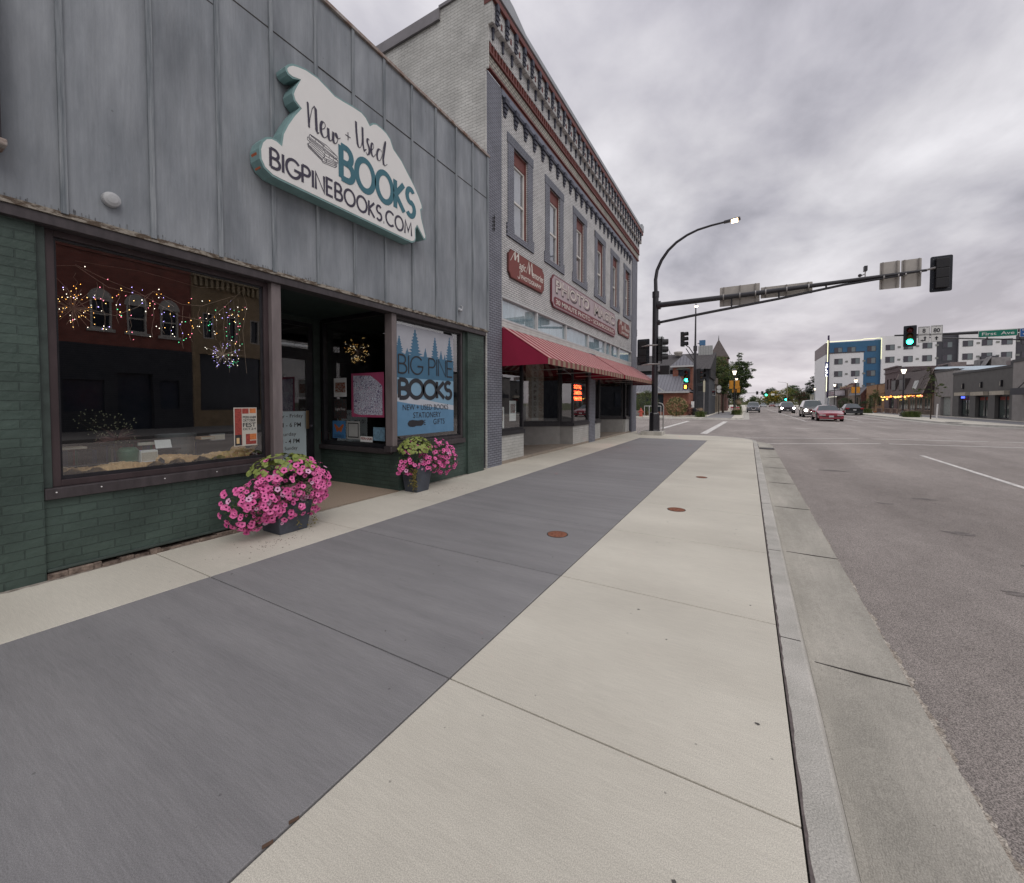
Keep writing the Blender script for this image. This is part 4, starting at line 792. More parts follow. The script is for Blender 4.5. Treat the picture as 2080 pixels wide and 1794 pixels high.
# ================================================================ photo shop building (painted brick)
GX=-5.0
wb=brick('pale_painted_brick',(.56,.555,.55),(.50,.50,.49),(.075,.075,.085),'yz',.165,.053,.0064,rough=.6,bump=.5,dirt=.16,mortar_dist=.006,wob=.003)
wbx=brick('white_painted_brick_side',(.58,.58,.55),(.53,.53,.50),(.33,.33,.315),'xz',.20,.068,.0035,rough=.7,bump=.9,dirt=.2,mortar_dist=.012,wob=.012)
bb=brick('slate_painted_brick',(.20,.208,.245),(.18,.188,.222),(.035,.038,.05),'yz',.165,.053,.0062,rough=.6,bump=.5,dirt=.16,mortar_dist=.006,wob=.003)
bbv=brick('slate_brick_upright',(.165,.175,.205),(.145,.155,.185),(.04,.043,.055),'yz',.16,.055,.0062,rough=.6,bump=.5,dirt=.16,mortar_dist=.006,vert=True)
slate=pm('slate_paint',(.155,.17,.215),rough=.6,var=.14,scale=6); dslate=pm('dark_slate_paint',(.045,.048,.068),rough=.55,var=.2,scale=6)
red=pm('brick_red_paint',(.135,.040,.033),rough=.6,var=.18,scale=12); cream=pm('cream_paint',(.60,.585,.55),rough=.6,var=.08,scale=8)
sid=stripes('white_siding',(.48,.48,.46),(.30,.30,.29),.075,'Z',duty=.12); coping_m=pm('grey_metal_coping',(.30,.32,.34),rough=.45,var=.12,scale=3)
G=thing('photo_shop_building','tall pale painted brick building with dark corbelled cornice and narrow upper windows','building',(-6,14,0))
o=(GX,0,0)
WY=[9.11,11.18,13.28,15.45,17.48,19.52]
m=MB(); m.wall(LEFT,o,8.15,20.4,4.02,8.46,[(y-.36,y+.36,5.55,7.6) for y in WY],depth=.24)
m.wall(LEFT,o,8.1,20.4,3.955,4.02); m.build('front_wall',wb,G)
m=MB(); m.box(-4.998,-4.963,7.50,7.528,0,8.6); m.box(-14,-5.0,7.50,7.62,6.0,10.15); m.box(-4.998,-4.80,7.50,7.53,9.5,10.15); m.box(-4.998,-4.90,7.50,7.53,8.6,9.5);
m.mesh([(-6.2,7.5,10.15),(-4.80,7.5,10.15),(-4.80,7.5,10.40),(-6.2,7.5,10.40),(-6.2,7.62,10.15),(-4.80,7.62,10.15),(-4.80,7.62,10.40),(-6.2,7.62,10.40)],[(0,1,2,3),(5,4,7,6),(4,0,3,7),(1,5,6,2),(3,2,6,7)])
m.build('side_wall',wbx,G)
m=MB(); m.box(-14,-6.2,7.44,7.70,10.15,10.40); m.box(-6.22,-4.76,7.46,7.66,10.40,10.47); m.build('side_coping',pm('mauve_metal_coping',(.20,.19,.20),rough=.5),G)
m=MB(); m.box(-14,-4.998,7.62,21.4,8.46,8.6); m.box(-14,-13.9,7.6,21.4,0,8.5); m.box(-14,-5.05,21.28,21.4,0,8.46); m.build('shell',dslate,G)
m=MB(); m.box(-5.1,-4.965,7.53,8.15,0,8.60).cut(); m.box(-5.1,-4.965,20.4,21.40,0,8.60).cut(); m.box(-5.1,-4.975,14.25,14.92,.0,3.25); m.each('pilaster',bb,G)
# string courses
m=MB(); m.box(-5,-4.955,8.15,21.4,8.60,8.66); m.box(-5,-4.92,7.531,21.55,8.66,8.70); m.box(-5,-4.895,7.531,21.55,8.96,9.00); m.box(-5,-4.93,7.531,21.55,9.0,9.19)
y=7.56
m.box(-5,-4.74,7.49,21.62,9.94,10.06); m.box(-5,-4.78,7.531,21.60,10.06,10.13); m.build('red_bands',red,G)
m=MB()
while y<21.5: m.box(-4.93,-4.895,y,y+.045,9.0,9.17); y+=.125
m.build('dentils',red,G)
m=MB(); m.box(-5,-4.935,7.531,21.5,8.70,8.96); m.build('lattice_band',brick('lattice',(.40,.38,.32),(.36,.35,.30),(.10,.09,.09),'yz',.12,.07,.012,rough=.7,bump=.5),G)
m=MB(); m.box(-5,-4.90,7.531,21.5,9.19,9.52); m.box(-5,-4.80,7.531,21.55,9.52,9.94); m.build('frieze',wb,G)
m=MB(); m.box(-5,-4.95,8.15,20.4,8.46,8.60); m.build('lower_band',slate,G)
# dark corbels, lower row: stepped brackets
m=MB(); n_=24
for i in range(n_):
    y=8.33+i*.505
    for k,(z0,z1,x) in enumerate(((8.34,8.46,.09),(8.25,8.325,.065),(8.16,8.235,.045),(8.08,8.145,.025))): m.box(-5.0,-5.0+x,y-.09+.012*k,y+.09-.012*k,z0,z1)
    m.box(-5,-4.955,y+.09,y+.415,8.40,8.46).cut()
m.each('corbel',dslate,G)
m=MB(); m2=MB(); i=0; y=7.66
while y<21.4:
    for z0,z1,x in ((9.80,9.94,.10),(9.71,9.785,.08),(9.62,9.695,.06),(9.54,9.60,.04)): m.box(-4.80,-4.80+x*.7,y-.045,y+.045,z0,z1)
    m.box(-4.90,-4.865,y-.028,y+.028,9.28,9.52); m.box(-4.90,-4.855,y-.035,y+.035,9.44,9.52)
    for z in (9.86,9.74,9.62): m.box(-4.80,-4.778,y+.045,y+.13,z,z+.028)
    m2.box(-4.80,-4.792,y+.19,y+.245,9.60,9.72).cut(); m.cut(); y+=.41
m.each('corbel',dslate,G); m2.each('red_inset',red,G)
m=MB(); 
m.prism([(7.48,10.13),(21.62,10.13),(21.62,10.26),(8.9,10.26),(8.3,10.42),(7.48,10.46)],LEFT,(-4.80,0,0),-.2,.07); m.box(-5.1,-4.72,21.3,21.66,10.1,10.42); m.build('parapet_coping',coping_m,G,bevel=.01)
# upper windows
for i,yc in enumerate(WY):
    m=MB(); m.fr(LEFT,o,yc-.66,yc+.66,7.6,7.82,-.02,.028); m.fr(LEFT,o,yc-.69,yc+.69,7.22,7.6,-.02,.024); 
    W=MB().fr(LEFT,o,yc-.665,yc+.665,7.60,7.82,-.02,.03).build('window_head',bbv,G)
    m=MB()
    for s_ in(-1,1):
        a,b=sorted((yc+s_*.362,yc+s_*.64)); m.fr(LEFT,o,a,b,5.70,7.60,-.02,.022)
        a,b=sorted((yc+s_*.362,yc+s_*.70)); m.fr(LEFT,o,a,b,5.40,5.70,-.02,.034)
    m.fr(LEFT,o,yc-.362,yc+.362,5.40,5.55,-.02,.034); m.build('window_surround',bb,G)
    F=MB().frame(LEFT,o,yc-.358,yc+.358,5.552,7.598,.045,-.20,-.035).build('window_frame',red,G)
    m=MB(); m.fr(LEFT,o,yc-.31,yc+.31,7.28,7.553,-.17,-.05); m.build('red_panel',red,F)
    m=MB().frame(LEFT,o,yc-.312,yc+.312,5.60,7.278,.038,-.175,-.065); m.fr(LEFT,o,yc-.274,yc+.274,6.38,6.43,-.12,-.07); m.build('sash',cream,F)
    MB().fr(LEFT,o,yc-.274,yc+.274,5.638,7.24,-.095,-.09).build('pane',winb,F)
    m=MB().fr(LEFT,o,yc-.31,yc+.31,5.6,7.28,-.165,-.155)
    if i==2: m.fr(LEFT,o,yc-.27,yc+.27,5.62,6.38,-.15,-.145)
    m.build('blind',pm('window_blind_%d'%(i==2),(.42,.30,.22) if i==2 else (.34,.34,.35),rough=.9),F)
# transom lights
TY=[8.18,10.05,12.11,14.19,16.25,16.95,18.25,20.36]
m=MB(); m.fr(LEFT,o,8.15,20.4,3.90,3.955,-.12,.03); m.fr(LEFT,o,8.15,20.4,3.37,3.42,-.12,.02)
for y in TY: m.fr(LEFT,o,y-.03 if y<20 else y-.02,y+.03,3.42,3.90,-.12,.015)
m.build('transom_frame',pm('transom_paint',(.46,.47,.47),rough=.5,var=.08),G)
m=MB(); m.fr(LEFT,o,8.15,20.4,3.42,3.90,-.06,-.055); m.build('transom_glass',glass('transom_glazing',ior=3.2,tint=(.85,.9,.92)),G)
m=MB(); m.fr(LEFT,o,8.15,20.4,3.42,3.90,-.085,-.075); m.build('transom_backing',pm('transom_board',(.55,.60,.62),rough=.9,scale=3,stretch=(1,4,1),var=.15),G)
m=MB(); m.fr(LEFT,o,8.15,20.4,3.19,3.37,-.1,.012); m.build('siding_strip',sid,G)
# shopfront
fz=.08
m=MB(); m.box(-12,-4.93,7.42,21.5,-.1,.004+.0); m.build('threshold',conc,G)
m=MB(); m.box(-9,-4.99,8.15,20.4,-.05,fz); m.build('shop_floor',pm('shop_step',(.27,.23,.19),rough=.85,scale=5),G)
m=MB(); 
for a,b in ((8.15,9.28),(12.72,14.25),(14.92,15.6),(19.4,20.1)): m.box(-5.12,-4.995,a,b,.0,.68).cut()
m.each('stall_riser',brick('riser_brick',(.45,.45,.43),(.42,.42,.40),(.30,.30,.29),'yz',.20,.07,.004,rough=.7,bump=.6,dirt=.15),G)
gsid=pm('grey_stall_panel',(.22,.215,.205),rough=.7,var=.1)
def wallseg(m,a,b,z0,z1,th=.08):
    a=Vector((a[0],a[1],0)); b=Vector((b[0],b[1],0)); d=(b-a).normalized(); n=Vector((d.y,-d.x,0)); m.obox(a+Z_*z0,b-a,-n*th,Z_*(z1-z0)); return a,b,n
segs=[((-6.35,11.55),(-5.41,12.6)),((-5.41,12.6),(-5.0,12.72)),((-6.1,18.6),(-5.12,19.4))]
m=MB(); [(wallseg(m,a,b,fz,.68),m.cut()) for a,b in segs]; m.each('recess_panel',gsid,G)
m=MB(); mg=MB()
def glazed(m,mg,a,b,z0,z1,w=.06):
    A=Vector((a[0],a[1],0)); B_=Vector((b[0],b[1],0)); d=(B_-A).normalized(); n=Vector((d.y,-d.x,0)); l=(B_-A).length; fr=(d,Z_,n)
    m.frame(fr,A,0,l,z0,z1,w,-.06,.02); mg.fr(fr,A,w,l-w,z0+w,z1-w,-.03,-.024); m.cut(); mg.cut()
for a,b in segs: glazed(m,mg,a,b,.78,3.15)
for a,b in ((8.17,9.28),(12.74,14.22),(14.94,15.58),(19.42,20.08)): glazed(m,mg,(-5.02,a),(-5.02,b),.78,3.15)
glazed(m,mg,(-6.6,9.3),(-6.6,10.4),fz,3.1,.12); glazed(m,mg,(-6.6,10.4),(-6.35,11.55),fz,3.1,.1); glazed(m,mg,(-6.5,15.7),(-6.5,16.8),fz,3.1,.12); glazed(m,mg,(-6.5,16.8),(-6.5,17.8),fz,3.1,.10); glazed(m,mg,(-6.5,17.8),(-6.1,18.6),fz,3.1,.1)
m.each('shopfront_frame',blackf,G); mg.each('shopfront_pane',win,G)
m=MB(); 
for a,b in ((8.15,9.29),(12.7,14.25),(14.9,15.62),(19.38,20.12)): m.box(-5.14,-4.955,a,b,.68,.78).cut()
for a,b in segs: wallseg(m,(a[0]+.02,a[1]-.03),(b[0]+.02,b[1]-.03),.68,.78,.12); m.cut()
m.each('window_sill',blackf,G)
m=MB(); m.box(-6.6,-5.08,9.22,9.30,fz,3.15); m.box(-6.5,-5.08,15.6,15.66,fz,3.15); m.build('recess_side',blackf,G)
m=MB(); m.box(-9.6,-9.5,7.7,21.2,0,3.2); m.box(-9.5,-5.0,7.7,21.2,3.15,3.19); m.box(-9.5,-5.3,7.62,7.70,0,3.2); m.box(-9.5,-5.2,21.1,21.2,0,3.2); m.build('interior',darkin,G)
m=MB(); m.box(-5.02,-4.93,20.12,20.40,fz,2.7); m.box(-5.06,-4.88,20.06,20.46,2.7,2.85); m.build('cast_iron_column',dslate,G)
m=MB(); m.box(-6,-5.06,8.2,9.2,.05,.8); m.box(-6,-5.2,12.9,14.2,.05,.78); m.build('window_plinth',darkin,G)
# awnings
def awning(label,y0,y1,seed):
    t=thing('shop_awning',label,'awning',(-4.98,(y0+y1)/2,2.3),'striped shop awnings')
    xb,xf,zt,zf,zv=-4.975,-3.80,3.21,2.43,2.295; st=stripes('awning_stripes',(.25,.014,.030),(.50,.35,.32),.345,'Y',duty=.40); stv=stripes('awning_valance_stripes',(.18,.05,.045),(.27,.20,.14),.30,'Y',duty=.5)
    m=MB(); n=24
    for i in range(n):
        a,b=y0+(y1-y0)*i/n,y0+(y1-y0)*(i+1)/n
        m.obox((xb,a,zt),(xf-xb,0,zf-zt),(0,b-a,0),(.006,0,.008))
    m.build('canvas',st,t)
    m=MB(); y=y0; q=random.Random(seed)
    while y<y1-.01: b=min(y+.17,y1); m.box(xf+.002,xf+.009+q.uniform(0,.004),y,b,zv+q.uniform(-.004,.006),zf+.004); y=b
    m.build('valance',stv,t)
    cr=pm('awning_crimson',(.27,.012,.045),rough=.75,var=.08,scale=2)
    m=MB()
    for y in (y0,y1-.008): m.mesh([(xb,y,zt-.01),(xf,y,zf-.01),(xf,y,zv+.01),(xb,y,zv+.01),(xb,y+.008,zt-.01),(xf,y+.008,zf-.01),(xf,y+.008,zv+.01),(xb,y+.008,zv+.01)],[(0,3,2,1),(4,5,6,7),(0,1,5,4),(1,2,6,5),(2,3,7,6),(3,0,4,7)]); m.cut()
    m.each('side_panel',cr,t)
    m=MB(); m.tube([(xf-.02,y0+.02,zf-.03),(xf-.02,y1-.02,zf-.03)],.014,6); 
    k=int((y1-y0)/1.3)
    for i in range(k+1): y=y0+.03+(y1-y0-.06)*i/k; m.tube([(xb,y,zt-.06),(xf-.02,y,zf-.04)],.012,6); m.tube([(xb,y,2.32),(xf-.02,y,2.32)],.012,6)
    m.build('awning_frame',pm('galvanised',(.35,.34,.33),rough=.5,metal=.5),t); return t
awning('red and cream striped awning with a plain crimson end, nearer the bookshop',8.18,14.45,1)
awning('red and cream striped awning at the street corner end of the photo shop',14.62,20.65,2)
# signs on the facade
def notched(y0,y1,z0,z1,c): return [(y0+c,z0),(y1-c,z0),(y1-c*.6,z0+c*.6),(y1,z0+c),(y1,z1-c),(y1-c*.6,z1-c*.6),(y1-c,z1),(y0+c,z1),(y0+c*.6,z1-c*.6),(y0,z1-c),(y0,z0+c),(y0+c*.6,z0+c*.6)]
cr2=pm('sign_cream',(.62,.58,.53),rough=.6,var=.03)
MAG=[(bez((.0,.30),(.06,.55),(.10,.95),(.14,1.0))+[(.15,.5)],None),([(.15,.5),(.2,.85),(.25,1.0),(.25,.5)],None),
 (arc(.33,.50,.045,.12,60,400,14)+[(.37,.38)],.55),(arc(.44,.50,.04,.11,60,400,12)+[(.48,.60),(.47,.2),(.43,.02),(.36,-.02),(.33,.08)],.55),([(.51,.58),(.52,.38)],.6),(arc(.60,.48,.045,.12,60,300,12),.55)]
MEM=[([(.0,.1),(.08,.6),(.13,1.0),(.15,.5),(.16,.15)],None),([(.16,.15),(.22,.7),(.27,1.0),(.28,.5),(.30,.15)],None),(arc(.38,.30,.04,.16,20,330,12),.6),([(.45,.45),(.46,.15)],.6),([(.46,.3),(.49,.45),(.51,.15)],.6),([(.51,.3),(.54,.45),(.56,.15)],.6),(arc(.62,.30,.035,.15,90,450,12),.6),([(.69,.45),(.70,.15)],.6),([(.70,.35),(.74,.46)],.6),([(.78,.45),(.78,.15)],.6),(arc(.85,.30,.035,.15,20,330,12),.6),([(.96,.45),(.91,.36),(.96,.26),(.91,.15)],.6)]
def memories(y0,y1,z0,z1,label):
    t=thing('shop_sign',label,'sign',(-4.97,(y0+y1)/2,z0),'red painted signs on the photo shop')
    p=notched(y0,y1,z0,z1,.12); MB().prism(p,LEFT,(-4.985,0,0),0,.035).build('board',pm('sign_dark_edge',(.10,.03,.025)),t); MB().prism(inset(p,.02),LEFT,(-4.95,0,0),-.01,.004).build('face',pm('sign_red',(.175,.040,.032),rough=.55,var=.05),t)
    w,h=y1-y0,z1-z0; oo=(-4.945,0,0); m=MB(); script(m,MAG[:2],LEFT,oo,y0+.04*w,z0+.42*h,w*.80,h*.52,.058); script(m,MEM[:2],LEFT,oo,y0+.45*w,z0+.40*h,w*.60,h*.54,.052); text(m,'agic',LEFT,oo,y0+.25*w,z0+.38*h,w=w*.17,h=h*.36,bold=.012,shear=.25); text(m,'emories',LEFT,oo,y0+.625*w,z0+.42*h,w=w*.33,h=h*.26,bold=.015,shear=.25); script(m,[([(.5,1),(.55,.5),(.45,.1),(.2,.0),(.05,.2)],.8)],LEFT,oo,y0+.22*w,z0+.10*h,w*.12,h*.30,.03)
    text(m,'PHOTOGRAPHY',LEFT,oo,y0+.32*w,z0+.12*h,w=w*.58,h=h*.17,bold=.02); m.build('lettering',cr2,t)
memories(8.43,10.38,4.45,5.12,'notched red Magic Memories Photography sign at the bookshop end of the facade')
memories(17.9,19.84,4.48,5.12,'notched red Magic Memories Photography sign at the street corner end of the facade')
t=thing('shop_sign','long pink-grey Photo Magic sign reading 30 Minute Photo and Scrapbooking','sign',(-4.97,14.1,4.24))
y0,y1,z0,z1=10.87,17.42,4.24,5.18; p=notched(y0,y1,z0,z1,.14); MB().prism(p,LEFT,(-4.985,0,0),0,.045).build('board',pm('sign_maroon',(.14,.035,.045),rough=.55),t)
MB().prism(inset(p,.035),LEFT,(-4.94,0,0),-.01,.003).build('face',pm('sign_pinkgrey',(.40,.33,.35),rough=.6,var=.06,scale=4),t)
MB().prism([(11.1,4.30),(17.2,4.30),(17.3,4.36),(17.3,4.50),(17.2,4.56),(11.1,4.56),(11.0,4.50),(11.0,4.36)],LEFT,(-4.936,0,0),-.004,.003).build('banner_band',pm('sign_maroon2',(.17,.045,.055),rough=.6),t)
oo=(-4.933,0,0)
def deco(m,txt,y,w,n,b,dy=0,dz=0): text(m,txt,LEFT,(oo[0],dy,dz),y,4.70,w=w,h=.40,n=n,bold=b)
for k,(nm,mt,n,b,dy,dz) in enumerate((('letter_shadow',pm('sign_shadow',(.10,.075,.085)),.001,.035,.05,-.05),('letter_outline',cr2,.0035,.045,0,0),('letters',pm('letters_pink',(.30,.22,.235)),.006,-.012,0,0))):
    m=MB(); deco(m,'PHOTO',11.1,3.0,n,b,dy,dz); deco(m,'MAGIC',14.58,2.62,n,b,dy,dz); m.build(nm,mt,t)
m=MB(); text(m,'30 MINUTE PHOTO \u2022 SCRAPBOOKING',LEFT,oo,11.15,4.355,w=6.0,h=.145,n=.003,bold=.01); m.build('small_letters',cr2,t)
# neon, banner, papers
t=thing('neon_sign','glowing red neon sign reading Digital Camera Prints in the photo shop window','neon sign',(-5.10,13.35,1.45))
m=MB(); neo=emis('neon_red',(1,.07,.02),14)
for s_,z in (('DIGITAL',1.93),('CAMERA',1.73),('PRINTS',1.53)): text(m,s_,LEFT,(-5.09,0,0),12.95,z,w=.80,h=.13,n=0,bold=.015)
m.build('tubes',neo,t); MB().box(-5.13,-5.105,12.85,13.85,1.46,2.12).build('backing',blackf,t)
a,b=Vector((-6.35,11.55,0)),Vector((-5.41,12.6,0)); d_=(b-a).normalized(); n__=Vector((d_.y,-d_.x,0)); frs=(d_,Z_,n__)
t=thing('scrapbook_banner','tall cream banner with SCRAPBOOK lettered downwards inside the recessed photo shop window','banner',(-6.0,12.1,.85))
MB().fr(frs,a,.22,.84,.86,2.75,-.06,-.058).build('cloth',noise_print('banner_print',[(.30,.24,.19),(.44,.40,.34),(.25,.16,.12),(.42,.38,.33),(.36,.2,.15)],4),t)
m=MB(); m.fr(frs,a,.42,.66,.86,2.75,-.0578,-.056); m.build('pale_stripe',pm('banner_cream',(.42,.40,.36)),t)
m=MB()
for i,ch in enumerate('SCRAPBOOK'): text(m,ch,frs,a,.54,2.50-.19*i,w=.09,h=.13,n=-.054,center=True)
m.build('lettering',pm('banner_ink',(.12,.05,.05)),t)
for lab,u0,u1,z0,z1,x in (('white notice taped inside the first photo shop window',8.65,8.98,1.0,1.5,-5.055),('narrow pale leaning card at the left edge of the first photo shop window',8.22,8.42,.82,1.35,-5.07)):
    t=thing('window_notice',lab,'notice',(x,(u0+u1)/2,z0)); MB().fr(LEFT,(x,0,0),u0,u1,z0,z1,0,.002).build('sheet',ppr,t); MB().fr(LEFT,(x,0,0),u0+.05,u1-.05,z0+.2,z1-.08,.0022,.003).build('printing',noise_print('notice_print',[(.4,.4,.38),(.25,.06,.05),(.42,.42,.4)],16),t)
# iron brackets on the wall
for lab,y,z,x in (('black wrought iron bracket on the slate pilaster beside the bookshop roof line',7.78,5.42,-4.965),('small black iron bracket on the corner of the photo shop',21.42,5.0,-5.0)):
    t=thing('iron_bracket',lab,'bracket',(x,y,z-.15)); m=MB()
    for k in range(4): m.tube([(x,y-.035,z-.12+.08*k),(x+.05,y,z-.10+.08*k),(x+.02,y+.035,z-.12+.08*k)],.010,5)
    m.tube([(x+.03,y,z-.17),(x+.03,y,z+.2)],.009,5); m.build('scrollwork',blackf,t)
t=thing('hand_truck','dark upright hand truck standing in the second recess of the photo shop','hand truck',(-5.2,16.0,.08)); m=MB()
m.tube([(-5.35,15.95,.1),(-5.35,15.95,1.5),(-5.30,15.95,1.6)],.018,6); m.tube([(-5.35,16.2,.1),(-5.35,16.2,1.5),(-5.30,16.2,1.6)],.018,6); m.box(-5.33,-5.31,15.95,16.2,.2,1.2); m.box(-5.35,-5.12,15.95,16.2,.09,.10); m.build('frame',blackf,t)
m=MB(); [m.lathe([(.09,0),(.09,.04)],(-5.38,y,.17),14,Y_) for y in (15.90,16.22)]; m.pieces('wheel',blackf,t)
# ================================================================ buildings opposite the camera (seen mirrored in the shop glass)
rb=brick('opposite_red_brick',(.27,.085,.065),(.22,.07,.055),(.18,.10,.08),'yz',.2,.07,.008,rough=.8,bump=.3)
tb=brick('opposite_tan_brick',(.34,.25,.15),(.30,.22,.13),(.22,.17,.12),'yz',.2,.07,.008,rough=.8,bump=.3)
dsd=stripes('navy_siding',(.020,.022,.030),(.045,.05,.06),.11,'Z',duty=.3)
stone=pm('window_stone',(.42,.40,.37),rough=.8)
o=(19,0,0)
def neg(y0,y1): return (-y1,-y0)
T=thing('red_brick_building','two-storey red brick building with arched windows mirrored in the shop glass','building',(20,7,0))
ys=[5.55,7.85,9.30,10.75]; m=MB(); m.wall(RIGHT,o,*neg(2,11.83),4.46,9.6,[(*neg(y-.42,y+.42),5.28,6.95) for y in ys],depth=.2); m.box(19.4,30,2,11.83,0,9.5); m.build('wall',rb,T)
for y in ys:
    m=MB(); m.frame(RIGHT,o,*neg(y-.42,y+.42),5.28,6.95,.08,-.15,.03); m.prism([( -y+.50*math.cos(R(a)),6.75+.62*math.sin(R(a))) for a in range(0,181,15)],RIGHT,o,-.02,.04); m.fr(RIGHT,o,-y-.42,-y+.42,6.02,6.10,-.14,-.08); w_=m.build('window',stone,T); MB().fr(RIGHT,o,-y-.34,-y+.34,5.36,6.70,-.12,-.11).build('pane',gloss('night_glass',(.015,.02,.03),.1),w_)
    MB().fr(RIGHT,o,-y-.55,-y+.55,5.12,5.28,0,.08).build('sill',stone,T)
m=MB(); m.box(18.93,19,2,11.83,9.1,9.4); m.box(18.85,19,2,11.83,9.4,9.6); m.build('cornice',rb,T)
m=MB(); m.wall(RIGHT,(18.95,0,0),*neg(2,11.83),0,4.46,[(*neg(8.43,9.93),0,3.04),(*neg(10.22,11.13),1.12,2.73),(*neg(6.4,7.9),1.0,2.6)],depth=.4); m.build('lower_front',dsd,T)
m=MB(); m.box(19.3,19.34,8.43,9.93,0,3.04); m.box(19.1,19.12,10.22,11.13,1.1,2.75); m.box(19.1,19.12,6.4,7.9,1,2.6); m.pieces('door',gloss('night_glass2',(.02,.03,.05),.15),T)
T=thing('tan_brick_building','tan brick building with bracketed cornice mirrored at the right of the display window','building',(20,14,0))
ys=[12.75,14.1,15.5]; m=MB(); m.wall(RIGHT,o,*neg(11.85,17.2),0,9.3,[(*neg(y-.3,y+.3),5.4,7.0) for y in ys]+[(*neg(12.26,15.86),1.0,4.43)],depth=.25); m.box(19.3,30,11.85,17.2,0,9.2); m.build('wall',tb,T)
m=MB(); [m.frame(RIGHT,o,*neg(y-.3,y+.3),5.4,7.0,.07,-.2,-.02).cut() for y in ys]; m.each('window_frame',stone,T)
m=MB(); [m.fr(RIGHT,o,-y-.3,-y+.3,5.4,7.0,-.22,-.21) for y in ys]; m.fr(RIGHT,o,*neg(12.26,15.86),1.0,4.43,-.22,-.2); m.pieces('pane',gloss('night_glass',(.015,.02,.03),.1),T)
m=MB(); y=11.95
while y<17.1: m.box(18.8,19,y,y+.14,8.55,9.1); y+=.3
m.box(18.72,19,11.85,17.2,9.1,9.3); m.build('bracketed_cornice',pm('tan_trim',(.32,.26,.17)),T)
# ================================================================ signal pole and signals
polem=gloss('black_pole_paint',(.018,.017,.022),.35,0,.2); alu=pm('aluminium_back',(.44,.415,.375),rough=.55,metal=.1,var=.1,scale=3,obj=True); galv=pm('galvanised',(.35,.34,.33),rough=.5,metal=.5)
sigm=pm('signal_black',(.012,.012,.014),rough=.45,obj=True); plm=pm('backplate_black',(.022,.026,.034),rough=.6,obj=True)
PY=19.4
t=thing('traffic_signal_pole','thick black traffic signal pole with long mast arm on the near street corner','pole',(-3.68,PY,0))
c=(-3.68,PY)
m=MB().box(c[0]-.52,c[0]+.40,PY-.42,PY+.42,-.05,.17); m.build('concrete_footing',kerbm,t,bevel=.015)
m=MB().lathe([(.25,.17),(.25,.20),(.235,.22),(.225,.95),(.20,1.0),(.14,1.02)],(c[0],PY,0),8); m.build('base_cover',polem,t,bevel=.008)
m=MB().lathe([(.135,1.0),(.13,6.42),(.145,6.42),(.145,6.46),(.05,6.47)],(c[0],PY,0),20); 
m.tube([(c[0],PY,6.2),(c[0],PY,6.46)],.15,16); m.build('pole',polem,t)
m=MB().tube([(c[0]+.1,PY,5.84),(-2.0,PY,5.85),(0,PY,5.87),(2.5,PY,5.93),(4.4,PY,5.98),(5.25,PY,6.0)],[.125,.115,.10,.078,.058,.045],14); m.tube([(c[0]+.08,PY,5.84),(c[0]+.22,PY,5.84)],.19,12); m.build('mast_arm',polem,t)
m=MB().tube([(c[0]+.1,PY,5.06),(-1.5,PY,5.30),(1.0,PY,5.56),(3.0,PY,5.82),(4.65,PY,5.93)],[.06,.058,.05,.045,.04],10); m.tube([(c[0]+.08,PY,5.06),(c[0]+.2,PY,5.07)],.12,12)
for x,z0,z1 in ((-.65,5.42,5.80),(1.0,5.58,5.84),(2.49,5.76,5.9),(3.82,5.87,5.95)): m.tube([(x,PY,z0),(x,PY,z1)],.03,8)
m.build('brace_arm',polem,t)
sc=lambda X,Z:(X*1.0374,PY,1.45+(Z-1.45)*1.0374)
m=MB().tube([sc(-3.545,6.3),sc(-3.56,6.8),sc(-3.50,7.2),sc(-3.32,7.6),sc(-3.05,7.97),sc(-2.72,8.25),sc(-2.3,8.47),sc(-1.9,8.60),sc(-1.4,8.67),sc(-.93,8.70)],[.085,.08,.075,.068,.062,.058,.052,.048,.044,.04],12); m.build('lamp_arm',polem,t)
x,_,z=sc(-.95,8.69); L_=MB(); L_.mesh([(x,PY-.07,z-.04),(x+.62,PY-.11,z+.0),(x+.62,PY+.11,z),(x,PY+.07,z-.04),(x,PY-.06,z+.06),(x+.60,PY-.08,z+.10),(x+.60,PY+.08,z+.10),(x,PY+.06,z+.06)],[(3,2,1,0),(4,5,6,7),(0,1,5,4),(1,2,6,5),(2,3,7,6),(3,0,4,7)])
lh=L_.build('lamp_head',polem,t,bevel=.02); MB().mesh([(x+.28,PY-.095,z-.06),(x+.52,PY-.105,z-.045),(x+.52,PY+.105,z-.045),(x+.28,PY+.095,z-.06),(x+.28,PY-.105,z+.02),(x+.52,PY-.115,z+.035),(x+.52,PY+.115,z+.035),(x+.28,PY+.105,z+.02)],[(3,2,1,0),(4,5,6,7),(0,1,5,4),(1,2,6,5),(2,3,7,6),(3,0,4,7)]).build('lamp_lens',emis('street_lamp_glow',(1,.75,.45),7),lh)
